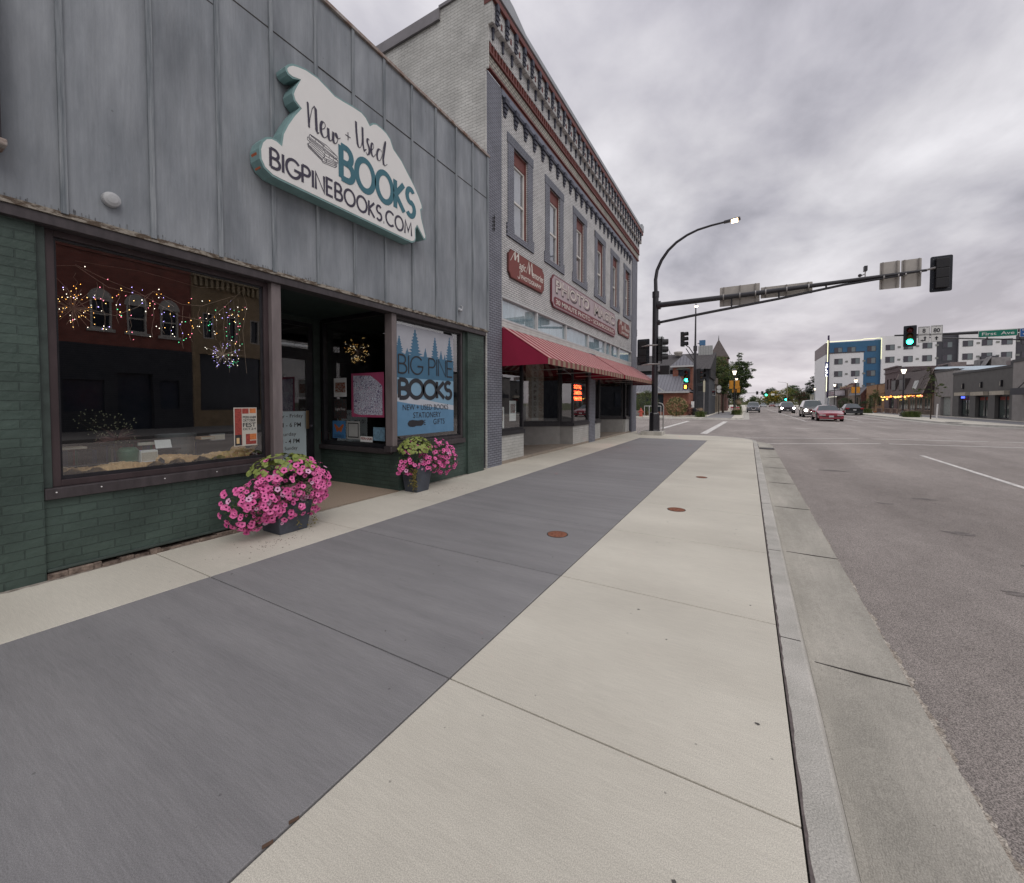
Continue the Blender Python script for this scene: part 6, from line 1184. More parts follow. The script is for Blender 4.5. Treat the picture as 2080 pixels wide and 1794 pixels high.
tuft('ornamental_grass','tall tan grasses farther along the left kerb bed',(-1.15,66,0),.55,1.5,400,5,plumes=40,rx=.9,ry=2.5)
t=thing('low_wall','low grey stone wall under the awning corner across the side street','wall',(-10.4,45.3,0)); MB().box(-17,-10.15,45.2,45.5,0,.62).build('stone',pm('stone_wall',(.20,.19,.18),scale=9,var=.3,bump=.8),t)
t=thing('handrail','thin white tube railing across the side street behind the near pole','railing',(-9,45.5,0)); m=MB(); m.tube([(-9.7,45.6,1.1),(-8.0,45.6,1.1)],.03,6); [m.tube([(x,45.6,0),(x,45.6,1.1)],.03,6) for x in (-9.7,-9.2,-8.6,-8.0)]; m.build('tubes',wtrim,t)
t=thing('parked_car','small white and maroon parked cars glimpsed under the awning across the side street','car',(-11,50,0)) if False else None
# construction barrier and barrels
for i,(x,lab) in enumerate(((-1.95,'red and white barricade post left of the lamp on the far left pavement'),(-1.30,'red and white barricade panel right of the lamp on the far left pavement'))):
    t=thing('barricade',lab,'barricade',(x,62,0),'red and white barricades'); st_=stripes('barricade_stripes',(.55,.04,.08),(.6,.58,.58),.30,'Z',duty=.5)
    MB().box(x-.06,x+.06,62,62.1,0,1.05).build('post',white,t); MB().box(x-.05,x+.35,61.97,62,.55,.95).build('board',st_,t)
# trees on the left
tree('street_tree','full green street tree in front of the spire on the left pavement',(-3.1,66,0),3.6,.16,[((0,0,5.4),(1.55,1.5,1.6)),((-.5,0,6.9),(1.15,1.2,1.3)),((.7,0,4.2),(1.0,1.1,1.0)),((-.2,-.3,3.4),(1.0,1,.8)),((.9,0,6.3),(.8,.9,.9))],[la[0],la[1],leafmat('foliage_light',(.10,.13,.03),(.17,.19,.05))],15000,.17,12,'street trees on the left pavement')
tree('street_tree','spiky-limbed green street tree behind the left lamp, leaning over the road',(-1.3,70,0),3.4,.15,[((.2,0,8.2),(.35,.5,.9)),((.3,0,6.9),(1.1,.9,.8)),((1.1,0,7.2),(.7,.6,.3)),((1.5,0,6.3),(.75,.6,.25)),((.2,0,5.6),(1.5,1.1,.9)),((1.4,0,5.2),(.75,.6,.28)),((.3,0,4.3),(1.2,1,.7)),((1.2,0,3.9),(.7,.6,.25)),((.2,0,3.2),(1.0,.9,.5))],[la[0],la[1]],20000,.16,14,'street trees on the left pavement',limbs=16)
tree('street_tree','dark green street tree lower behind the left lamp posts',(-2.0,78,0),2.2,.14,[((0,0,3.2),(1.2,1.2,1.3)),((.6,0,4.6),(.9,.9,.9))],[la[1]],5000,.2,15,'street trees on the left pavement')
# ================================================================ right side of the avenue
o=(19,0,0)
darkg=pm('dark_grey_render',(.115,.112,.108),rough=.85,var=.08,scale=2); lightg=pm('light_grey_render',(.26,.245,.235),rough=.85,var=.08,scale=2); capm=pm('black_coping',(.05,.05,.052),rough=.6)
def par(name,label,y0,y1,zt,mat,cap=.22,X=19,depth=14,holes=(),hd=.35,roofmat=None):
    T=thing(name,label,'building',(X+1,(y0+y1)/2,0)); m=MB(); m.wall(RIGHT,(X,0,0),-y1,-y0,-.02,zt-cap,[(-b,-a,c,d) for a,b,c,d in holes],depth=hd); m.box(X+hd+.02,X+depth,y0,y1,0,zt-cap-.01); m.box(X+.01,X+hd+.02,y0,y0+.02,0,zt-cap); m.build('wall',mat,T)
    m=MB(); m.box(X-.06,X+.4,y0-.03,y1+.03,zt-cap,zt); m.build('coping',capm,T); return T
T=par('pale_concrete_building','pale grey building with a black flat canopy at the right edge of the picture',30,49.4,4.95,lightg,X=18.7)
t_=MB().box(18.0,18.69,33,47.9,2.08,2.60).build('canopy',pm('canopy_navy',(.022,.024,.035),rough=.5),T); MB().tube([(18.7,45.5,4.3),(18.1,47,2.6)],.03,6).build('canopy_rod',capm,T)
H=[(57.75,60.15,.08,2.15),(54.15,56.55,.05,2.12),(50.6,52.95,.03,2.12)]
T=par('dark_grey_building','dark grey rendered single-storey building with three tall glazed bays','49.5' and 49.5,61.55,4.62,darkg,holes=H)
for a,b,c,d in H:
    m=MB(); m.frame(RIGHT,(19.3,0,0),-b,-a,c,d,.10,0,.06); m.fr(RIGHT,(19.3,0,0),-(a+b)/2-.06,-(a+b)/2+.06,c+.1,d-.1,0,.06); w_=m.build('window',blackf,T); MB().fr(RIGHT,(19.3,0,0),-b+.1,-a-.1,c+.1,d-.1,.01,.02).build('pane',gloss('shop_pane',(.07,.085,.08),.06),w_)
    MB().fr(RIGHT,o,-b-.05,-a+.05,d+.02,d+.36,0,.35).build('lintel_panel',pm('lintel_cream',(.42,.38,.31)),T)
    m=MB(); m.fr(RIGHT,(19.3,0,0),-b+.15,-a-.15,d-.42,d-.14,.021,.024); m.build('red_blind',pm('blind_red',(.20,.04,.03)),T)
for y in (59.1,55.35,51.8): 
    MB().fr(RIGHT,o,-y-.12,-y+.12,2.85,3.42,0,.14).build('wall_light',blackf,T,bevel=.02)
    MB().fr(RIGHT,o,-y-.05,-y+.05,2.95,3.3,.141,.15).build('light_tube',pm('frosted',(.35,.33,.28)),T)
MB().box(18.9,18.96,58.6,59.3,1.9,2.1).build('blue_open_sign',emis('blue_led',(.10,.16,1),1.6),T)
T=par('pale_grey_building','narrow pale grey rendered building with a grey door between the dark building and the restaurant',61.6,66.6,5.15,lightg,holes=[(62.1,64.8,0,2.12)])
MB().fr(RIGHT,(19.3,0,0),-64.8,-62.1,.02,2.12,0,.03).build('door',pm('grey_door',(.27,.29,.27)),T)
t=thing('white_flat_roof','broad white membrane roof rising behind the grey buildings','roof',(25,66,4.6)) if False else None
T=thing('white_roofed_building','building behind with a broad white membrane roof above the grey parapets','building',(28,64,0)); m=MB(); m.mesh([(19.6,49.6,4.0),(19.6,76,4.8),(23,80,6.5),(23,49.6,4.5)],[(0,3,2,1)]); m.build('roof',pm('white_membrane',(.42,.50,.56),rough=.6,var=.08,scale=.6),T); MB().box(23,34,49.7,76,0,4.4).build('wall',lightg,T)
for i,(y,z,w,h,lab) in enumerate(((81,6.4,4.6,.75,'long brown rooftop unit at the left of the white roof'),(70,5.75,4.2,1.1,'large slanted grey rooftop air unit in the middle of the white roof'),(63.6,5.45,2.4,.6,'small pinkish rooftop unit at the right of the white roof'))):
    t=thing('rooftop_unit',lab,'air conditioner',(24.3,y,z),'rooftop air units'); m=MB().box(24,25.5,y-w/2,y+w/2,z-.5,z+h*.8); 
    if i==1: m.mesh([(23.6,y-1.9,z),(23.6,y-.6,z),(23.9,y-1.2,z+1),(23.9,y-2.5,z+1),(24,y-.6,z),(24,y-1.2,z+1)],[(0,1,2,3),(1,4,5,2)])
    m.build('casing',pm('hvac_grey' if i==1 else 'hvac_brown',(.26,.25,.245) if i==1 else (.24,.2,.195),rough=.6,var=.2,scale=2),t); MB().box(23.97,23.999,y-w*.3,y+w*.1,z,z+h*.6).build('grille',capm,t)
# mansard restaurant
T=thing('mansard_restaurant','brown mansard-roofed restaurant with coloured lights along its eaves','building',(20,73,0))
mans=pm('brown_mansard',(.125,.105,.10),rough=.85,var=.12,scale=3); 
m=MB(); m.mesh([(18.1,67,2.57),(18.1,79.6,2.57),(19.1,80.3,5.60),(19.1,67.1,5.55),(18.2,73,5.9),(19.1,73.6,6.1)],[(0,3,2,1)]); m.mesh([(19.1,67.05,5.5),(19.1,80.3,5.55),(19.1,76,5.75),(19.1,73.6,6.15),(19.1,70.5,5.35)],[(0,4,3,2,1)]); m.build('mansard_roof',mans,T)
m=MB(); m.mesh([(18.1,67,2.57),(19.1,67,2.57),(19.1,67.1,5.55)],[(0,1,2)]); m.box(19.1,32,66.7,80.3,0,5.4); m.build('side_wall',pm('dark_brown_side',(.04,.03,.032)),T)
m=MB(); m.tube([(18.08,66.98,2.57),(19.08,67.05,5.6)],.05,5); m.tube([(18.08,79.62,2.57),(19.08,80.32,5.62)],.05,5); m.build('roof_trim',pm('tan_trim2',(.32,.26,.24)),T)
for a,b in ((74.3,76.6),(78.3,80.2)):
    m=MB(); m.box(18.28,19.0,a-.1,b+.1,3.1,4.75); w_=m.build('dormer',pm('brown_dormer',(.06,.05,.05)),T); MB().fr(RIGHT,(18.27,0,0),-b,-a,3.25,4.62,0,.01).build('pane',blackf,w_)
m=MB(); m.mesh([(18.28,70.0,3.2),(18.28,71.6,3.2),(18.66,72.0,4.3),(18.66,70.4,4.3)],[(0,3,2,1)]); m.build('skylight',pm('skylight_white',(.5,.52,.5)),T)
H=[(67.6,69.6,.5,2.2),(70.2,72.2,.5,2.3),(72.8,74.8,.4,2.3),(75.6,77.4,.5,2.3),(78,79.4,.5,2.2)]; m=MB(); m.wall(RIGHT,o,-80.2,-66.7,0,2.6,[(-b,-a,c,d) for a,b,c,d in H],depth=.09); m.build('brick_front',brick('brown_brick_far',(.17,.12,.09),(.13,.10,.08),(.12,.1,.09),'yz',.3,.1,.012),T)
for a,b,c,d in H:
    m=MB(); m.frame(RIGHT,(18.99,0,0),-b,-a,c,d,.08,0,.03); m.fr(RIGHT,(18.99,0,0),-(a+b)/2-.04,-(a+b)/2+.04,c+.08,d-.08,0,.03); w_=m.build('window',pm('cream_far',(.3,.24,.19)),T); MB().fr(RIGHT,(18.99,0,0),-b+.08,-a-.08,c+.08,d-.08,.0,.01).build('pane',farg,w_)
t=thing('string_lights','row of glowing orange and yellow bulbs along the restaurant eaves','lights',(18,74,2.3)); m=MB(); q=random.Random(5); y=66.8; k=0
while y<84: m.m=q.choice((0,0,1,1,2)); m.ball((17.95,y,2.32+q.uniform(-.08,.05)),q.choice((.06,.08,.11,.14)),8,5).cut(); y+=q.choice((.35,.5,.8,1.0))
m.ball((17.95,80.8,2.0),.12).cut(); m.ball((17.95,83,1.9),.12); m.each('bulb',[emis('bulb_orange',(1,.30,.04),2.6),emis('bulb_yellow',(1,.60,.15),2.6),emis('bulb_coral',(1,.28,.18),2)],t); MB().tube([(17.97,66.7,2.38),(17.97,84,2.4)],.015,4).build('wire',blackf,t)
for i,(a,b) in enumerate(((67.4,70.0),(71.4,73.2),(74.2,76.6),(78.4,80.8))):
    t=thing('patio_barrier','low brown barrier panel outside the restaurant, %s'%('at its right end','second from the right','third from the right','at its left end')[i],'barrier',(16.9,(a+b)/2,0),'low patio barriers'); MB().box(16.85,16.95,a,b,.08,.62).build('panel',pm('patio_brown',(.13,.075,.055),var=.3,scale=4),t); MB().box(16.8,17.0,a-.05,b+.05,.62,.68).build('rail',pm('patio_rail',(.34,.25,.2)),t); m=MB(); [m.box(16.82,16.98,y,y+.12,0,.62) for y in (a-.06,b-.06)]; m.pieces('post',pm('patio_rail',(.3,.2,.2)),t)
T=par('plum_brick_building','two-storey plum-brown brick building with narrow upper windows beyond the restaurant',80.4,86.9,6.85,brick('plum_brick',(.15,.10,.105),(.12,.085,.09),(.10,.08,.08),'yz',.3,.1,.012),cap=.12,holes=[(85.0,85.8,3.5,5.1),(83.3,84.1,3.5,5.1),(81.5,82.4,3.5,5.1),(82,84.5,.3,2.4)],hd=.2)
m=MB(); [m.fr(RIGHT,(19.19,0,0),-b,-a,c,d,0,.01) for a,b,c,d in ((85,85.8,3.5,5.1),(83.3,84.1,3.5,5.1),(81.5,82.4,3.5,5.1),(82,84.5,.3,2.4))]; m.pieces('pane',farg,T); m=MB(); m.box(18.85,19,80.3,87.0,6.0,6.12); m.box(18.8,19,80.3,87.0,6.7,6.9); m.build('cornice',pm('plum_trim',(.12,.085,.09)),T)
tanb=brick('tan_brick_far',(.37,.20,.09),(.31,.165,.075),(.25,.16,.10),'yz',.3,.1,.012)
T=par('tan_brick_shop','low orange-tan brick shop with a flat parapet between the plum building and the sport shop',87,98.6,4.6,tanb,cap=.1,holes=[(88.4,90.9,.9,2.5),(93.6,96.6,.4,2.9)],hd=.2)
m=MB(); [m.fr(RIGHT,(19.19,0,0),-b,-a,c,d,0,.01) for a,b,c,d in ((88.4,90.9,.9,2.5),(93.6,96.6,.4,2.9))]; m.pieces('pane',farg,T); m=MB(); m.frame(RIGHT,o,-96.6,-93.6,.4,2.9,.1,-.1,.05); m.fr(RIGHT,(19.15,0,0),-95.2,-94.9,.5,2.8,0,.05); m.frame(RIGHT,o,-90.9,-88.4,.9,2.5,.1,-.1,.05); m.build('window_frames',pm('tan_frame',(.26,.19,.13)),T); m=MB(); m.box(18.9,19,87,98.6,3.0,3.12); m.box(18.85,19,90.9,93.6,2.9,4.5); m.build('brick_band',tanb,T)
T=thing('sport_shop','brown shop with a sloped grey metal canopy and warm-lit stone front','building',(20,108,0)); m=MB(); m.box(19.3,32,98.8,117,0,4.4); m.build('wall',pm('shop_tan_wall',(.20,.155,.12),var=.2,scale=1),T); m=MB(); m.mesh([(18.2,99.2,2.95),(18.2,110,2.95),(19.3,110,4.5),(19.3,99.2,4.5)],[(0,3,2,1)]); m.build('canopy',pm('slate_canopy',(.16,.155,.165)),T); m=MB(); m.mesh([(18.2,99.19,2.95),(19.3,99.19,2.95),(19.3,99.19,4.5)],[(0,1,2)]); m.box(18.3,19.29,98.8,99.18,0,3); m.build('end_wall',fby,T); m=MB(); [m.box(19.2,19.29,y,y+.7,.4,2.5) for y in (99.8,101.2,102.6,104,107)]; m.pieces('window',farg,T)
t=thing('shop_sign','brown script signboard reading Sport Stop above the canopy on the right side','sign',(18,109,4.3)); MB().prism([(-118,4.45),(-112,4.4),(-103,4.35),(-102.5,5.3),(-108,5.35),(-110,4.95),(-117,4.95)],RIGHT,(18,0,0),-.1,0).build('board',pm('sport_brown',(.13,.045,.04)),t); m=MB(); text(m,'Sport Stop',RIGHT,(18,0,0),-117.5,4.48,w=13.5,h=.75,n=.02,bold=.02); m.build('lettering',pm('sport_cream',(.45,.33,.22)),t)
T=thing('cinema_building','low building with a white marquee and tall thin lit vertical sign','building',(20,128,0)); m=MB(); m.box(19.2,32,117.1,141,0,4.6); m.build('wall',pm('cinema_wall',(.10,.07,.06),var=.3),T); m=MB(); m.box(17.5,19.1,118.5,139,2.95,3.1); m.box(17.6,19.1,118.6,138.9,4.35,4.5); m.build('marquee_edge',capm,T); MB().box(17.7,19.1,118.7,138.8,3.1,4.35).build('marquee',pm('marquee_white',(.46,.43,.46)),T); m=MB(); text(m,'NOW SHOWING',RIGHT,(17.7,0,0),-136.5,3.7,w=15,h=.3,n=.02,bold=.01); text(m,'THE AVENUE CINEMA',RIGHT,(17.7,0,0),-137,3.25,w=16,h=.28,n=.02,bold=.01); m.build('marquee_letters',pm('marquee_red',(.25,.05,.08)),T); m=MB(); m.box(17.6,17.66,118.6,139,2.84,2.92); m.build('light_strip',emis('marquee_glow',(1,.95,.8),1.2),T)
t=thing('blade_sign','tall thin vertical sign with glowing white letters at the corner of the apartment block','sign',(17.2,128,2.7)); MB().box(17.0,17.35,128,128.3,2.7,18.2).build('spine',pm('sign_violet',(.06,.045,.09)),t); MB().box(16.55,17.3,127.95,128.0,8.0,11.6).build('panel',pm('sign_navy',(.06,.08,.22)),t); m=MB()
for i,ch in enumerate('APLOL'): text(m,ch,FRONT,(0,127.94,0),16.9,10.7-.66*i,w=.42,h=.52,n=.005,bold=.04,center=True)
m.build('letters',emis('white_led',(1,1,.95),2.2),t); m=MB(); m.box(16.86,16.98,127.9,127.94,4.3,8.1); m.box(16.98,17.08,127.9,127.94,11.6,17); m.build('light_tube',emis('yellow_led',(1,1,.62),1.6),t)
T=thing('white_sided_building','low cream-sided building with two dark windows far up the right side','building',(20,170,0)); MB().box(19,32,150,200,0,4.3).build('wall',stripes('cream_siding',(.42,.40,.33),(.30,.29,.25),.4,'Z',duty=.12),T); m=MB(); [m.box(18.9,19,y,y+6,1.8,3.6) for y in (178,190)]; m.pieces('window',farg,T); MB().box(18.6,32,148,170,4.3,4.6).build('roof',pm('blue_metal_roof',(.14,.17,.2)),T)
# ---------------------------------------------------------------- apartment block
T=thing('apartment_block','large modern apartment block with white, blue and charcoal bays outlined by yellow light','building',(34,140,0))
bl=pm('apartment_blue',(.040,.125,.235),rough=.7,var=.05,scale=.5); wh=pm('apartment_white',(.70,.705,.72),rough=.8,var=.03,scale=.5); ch_=pm('apartment_charcoal',(.060,.060,.072),rough=.8,var=.06,scale=.5); mv=pm('apartment_mauve',(.23,.2,.21),rough=.8)
m=MB(); m.box(17.7,27.5,130,150,0,16.6); m.build('blue_bay',bl,T)
m=MB(); m.prism([(17.65,129.2),(24.2,129.2),(24.2,129.99),(17.69,129.99)],(X_,Y_,Z_),(0,0,0),0,13.75); m.box(27.51,37.1,129.6,150,0,17.35); m.box(40.71,49.3,129.6,150,0,17.35); m.box(16.95,17.64,130.5,150,0,13.7); m.build('white_bay',wh,T)
m=MB(); m.box(37.11,40.7,130,150,0,17.3); m.box(49.31,60,130,150,0,16.4); m.build('charcoal_bay',ch_,T)
m=MB(); m.prism([(16.9,131),(17.69,130.1),(17.69,150),(16.9,150)],(X_,Y_,Z_),(0,0,0),13.75,16.65); m.build('corner_bay',mv,T)
m=MB(); m.box(17.5,24.4,129.1,129.18,13.75,14.0); m.build('balcony_rail',ch_,T)
wfm=pm('apt_frame',(.07,.075,.085)); wp=[gloss('apt_pane_dark',(.05,.045,.06),.1),gloss('apt_pane_pale',(.15,.18,.19),.1)]
rows=[(13.95,15.25),(11.0,12.4),(7.95,9.33),(4.95,6.3)]
q=random.Random(3)
for cols,yf,rr_ in (((18.57,21.88),129.2,(1,2,3)),((18.6,21.2),130,(0,)),((25.0,),130,(0,1,2,3)),((28.3,31.5,34.75),129.6,(0,1,2,3)),((38.2,),130,(0,1,2)),((41.3,44.25,47.2),129.6,(0,1,2)),((50.3,53.4,56.5),130,(0,1,2))):
    for x in cols:
        for r_ in rr_:
            z0,z1=rows[r_]; W_=1.62
            w_=MB().frame(FRONT,(0,yf,0),x,x+W_,z0,z1,.07,-.05,.06).build('window',wfm,T); m=MB(); m.fr(FRONT,(0,yf,0),x+.07,x+W_*.5,z0+.07,z1-.07,0,.02); m.m=1; m.fr(FRONT,(0,yf,0),x+W_*.5,x+W_-.07,z0+.07,z1-.07,0,.025); m.build('pane',wp,w_)
            if yf<130: MB().fr(FRONT,(0,yf,0),x+W_+.55,x+W_+1.05,z0+.45,z0+.85,0,.08).build('air_vent',pm('vent_grey',(.2,.21,.2)),T)
m=MB(); m.tube([(17.0,129.9,16.70),(17.75,129.5,16.75),(23.9,129.5,16.78),(24.2,129.5,16.95),(27.45,129.5,16.95)],.07,5); m.tube([(27.47,129.4,16.95),(27.47,129.4,11.9)],.06,5); m.build('light_edging',emis('yellow_led_edge',(1,1,.6),.85),T)
MB().box(44.0,46.6,128.8,129.59,10.6,11.6).build('balcony',ch_,T)
# young trees, grasses on the right pavement
tree('young_tree','thin young tree with sparse drooping leaves beside a white trunk guard on the right pavement',(14.2,50.5,0),4.6,.05,[((0,0,3.2),(.28,.28,1.5)),((-.9,0,2.6),(.5,.3,.2)),((.6,0,2.9),(.5,.3,.25)),((-.6,0,1.9),(.45,.3,.14)),((.5,0,2.2),(.35,.3,.2)),((-.2,0,4.6),(.2,.2,.5))],lv,1500,.11,22,limbs=18)
t=thing('tree_guard','short white tube guard standing by the young tree','guard',(14.85,50.9,0)); MB().tube([(14.7,50.9,0),(14.75,50.9,1.35)],.06,8).build('tube',white,t)
tree('young_tree','small leafy tree beside the pumpkins at the left end of the restaurant',(16.2,79.5,0),1.0,.05,[((0,0,1.9),(.8,.7,1.0)),((.3,0,3.0),(.5,.5,.5))],lv,2500,.12,23)
tuft('ornamental_grass','round green grass clump on the right pavement by the restaurant',(14.35,56.0,0),.75,.75,500,33)
tuft('ornamental_grass','round green grass clump on the right pavement near the dark sedan',(14.4,75,0),.9,.8,400,34)
shrub('shrub','dark shrub against the tan brick shop',(17.2,90,0),(.9,.9,.9),1600,[la[1]],.14,35)
shrub('shrub','dark green shrubbery in front of the sport shop',(17.5,108,0),(1.3,2,1.3),2400,[la[1]],.18,36)
for x,y,r,lab in ((16.0,82.4,.26,'orange pumpkin left of the small tree by the restaurant'),(16.1,78.2,.2,'smaller pumpkin right of the small tree by the restaurant')):
    t=thing('pumpkin',lab,'pumpkin',(x,y,0),'pumpkins by the restaurant'); MB().lathe([(.02,0),(r*.8,.02),(r,r*.6),(r*.75,r*1.1),(.03,r*1.15)],(x,y,0),14).build('fruit',pm('pumpkin',(.45,.14,.03),rough=.5),t,smooth=True); MB().tube([(x,y,r*1.1),(x+.03,y,r*1.4)],.02,5).build('stalk',bark,t)
# drain at right kerb
t=thing('storm_drain','small dark storm drain in the opposite kerb','drain',(13.0,42.3,0)); MB().box(12.85,13.6,42.2,42.9,.004,.02).build('grate',capm,t)
# distant trees
tree('yellow_tree','rounded yellow autumn tree at the end of the avenue',(9.6,200,0),3,.3,[((0,0,4.2),(2.2,2.2,2.2)),((-2.4,0,3.2),(2.0,2,1.7)),((1.5,0,5.3),(1.3,1.5,1.3))],ly,5500,.38,41,'distant trees')
tree('yellow_tree','broad yellow-green tree right of the first at the end of the avenue',(14,196,0),3,.3,[((0,0,5.0),(2.6,2.4,2.3)),((2,0,4.0),(2.2,2,2.2)),((-1.5,0,3.0),(1.8,2,1.5))],ly[1:],5500,.40,42,'distant trees')
tree('distant_tree','tall dark tree behind the yellow trees at the end of the avenue',(16.8,215,0),4,.4,[((0,0,6.8),(2.6,2.4,2.6)),((-8,0,6.2),(2,2,2.0)),((-8.5,0,5),(2.6,2,1.8))],[la[1]],6500,.45,43,'distant trees')
tree('distant_tree','small dark tree over the road end beside the far signals',(2.1,230,0),2,.3,[((0,0,2.9),(1.4,1.4,1.5))],[la[1]],1800,.35,44,'distant trees')
tree('distant_tree','brown-tinged tree beside the evergreen on the right',(15.4,172,0),2.5,.25,[((0,0,4.3),(1.7,1.6,1.8)),((1.5,0,3.5),(1.5,1.5,1.5))],[leafmat('foliage_rust',(.07,.04,.022),(.13,.075,.04)),la[1]],4000,.3,45,'distant trees')
t=tree('evergreen_tree','tall dark spruce beside the apartment block',(21.5,183,0),5,.35,[((0,0,12.3),(.7,.7,1.5)),((-.2,0,10.2),(1.9,1.6,1.3)),((-.4,0,8.2),(3.0,2,1.5)),((-.6,0,6.2),(3.8,2.6,1.6)),((-.8,0,4.2),(4.4,3,1.7))],le,13000,.36,46,'distant trees',flat=.25)
m=MB(); q=random.Random(12)
for i in range(620): leaf_cloud(m,(-60+q.uniform(0,130),330+q.uniform(-20,20),q.uniform(0,1)**1.5*5.0),(2.6,2,1.8),34,1.2,q,.6,shell=.1)
o_=m.build('far_tree_line',lv+[]); tag(o_,'low far-off line of trees closing the end of the avenue','trees',kind='stuff')
for lab,X0,Y0,z in (('distant signal mast arm reaching from the left with two dark signals',-6,170,4.9),('distant signal mast arm with a green lamp, reaching from a tan pole on the right',11.7,170,4.35)):
    t=thing('distant_signal_mast',lab,'pole',(X0,Y0,0),'distant signal masts'); e_=4.4 if X0<0 else 3.6
    tanp=pm('tan_pole',(.27,.24,.17),rough=.6)
    MB().tube([(X0,Y0,0),(X0,Y0,8.2 if X0>0 else 6)],.13,8).build('pole',tanp if X0>0 else galv,t); MB().tube([(X0,Y0,z),(e_,Y0,z+.15)],[.12,.06],6).build('mast_arm',tanp if X0>0 else galv,t)
    if X0>0: MB().tube([(X0,Y0,8),(X0-.6,Y0,8.5),(X0-2.8,Y0,8.7)],.06,6).build('lamp_arm',galv,t); MB().box(7.0,8.0,Y0-.1,Y0,z-.3,z+.35).build('sign_panel',white,t); MB().tube([(X0,Y0,z-.7),(7.5,Y0,z-.15)],.04,5).build('brace',tanp,t)
    m=MB(); 
    for x in ((4.35,2.8) if X0<0 else (5.5,)): m.box(x-.35,x+.35,Y0-.3,Y0,z-.55,z+.65)
    m.pieces('signal',sigm,t)
    if X0>0: MB().ball((5.5,Y0-.4,z-.15),.27,16,10).build('green_lamp',emis('signal_green_lit',(.03,1,.55),16),t)
t=thing('distant_signal','distant green traffic light low above the dark oncoming vehicle','traffic light',(11.4,172,2)); MB().box(10.8,11.9,172,172.3,1.9,3.3).build('housing',sigm,t); MB().ball((11.45,171.9,2.6),.26,16,10).build('green_lamp',emis('signal_green_lit',(.03,1,.55),16),t)
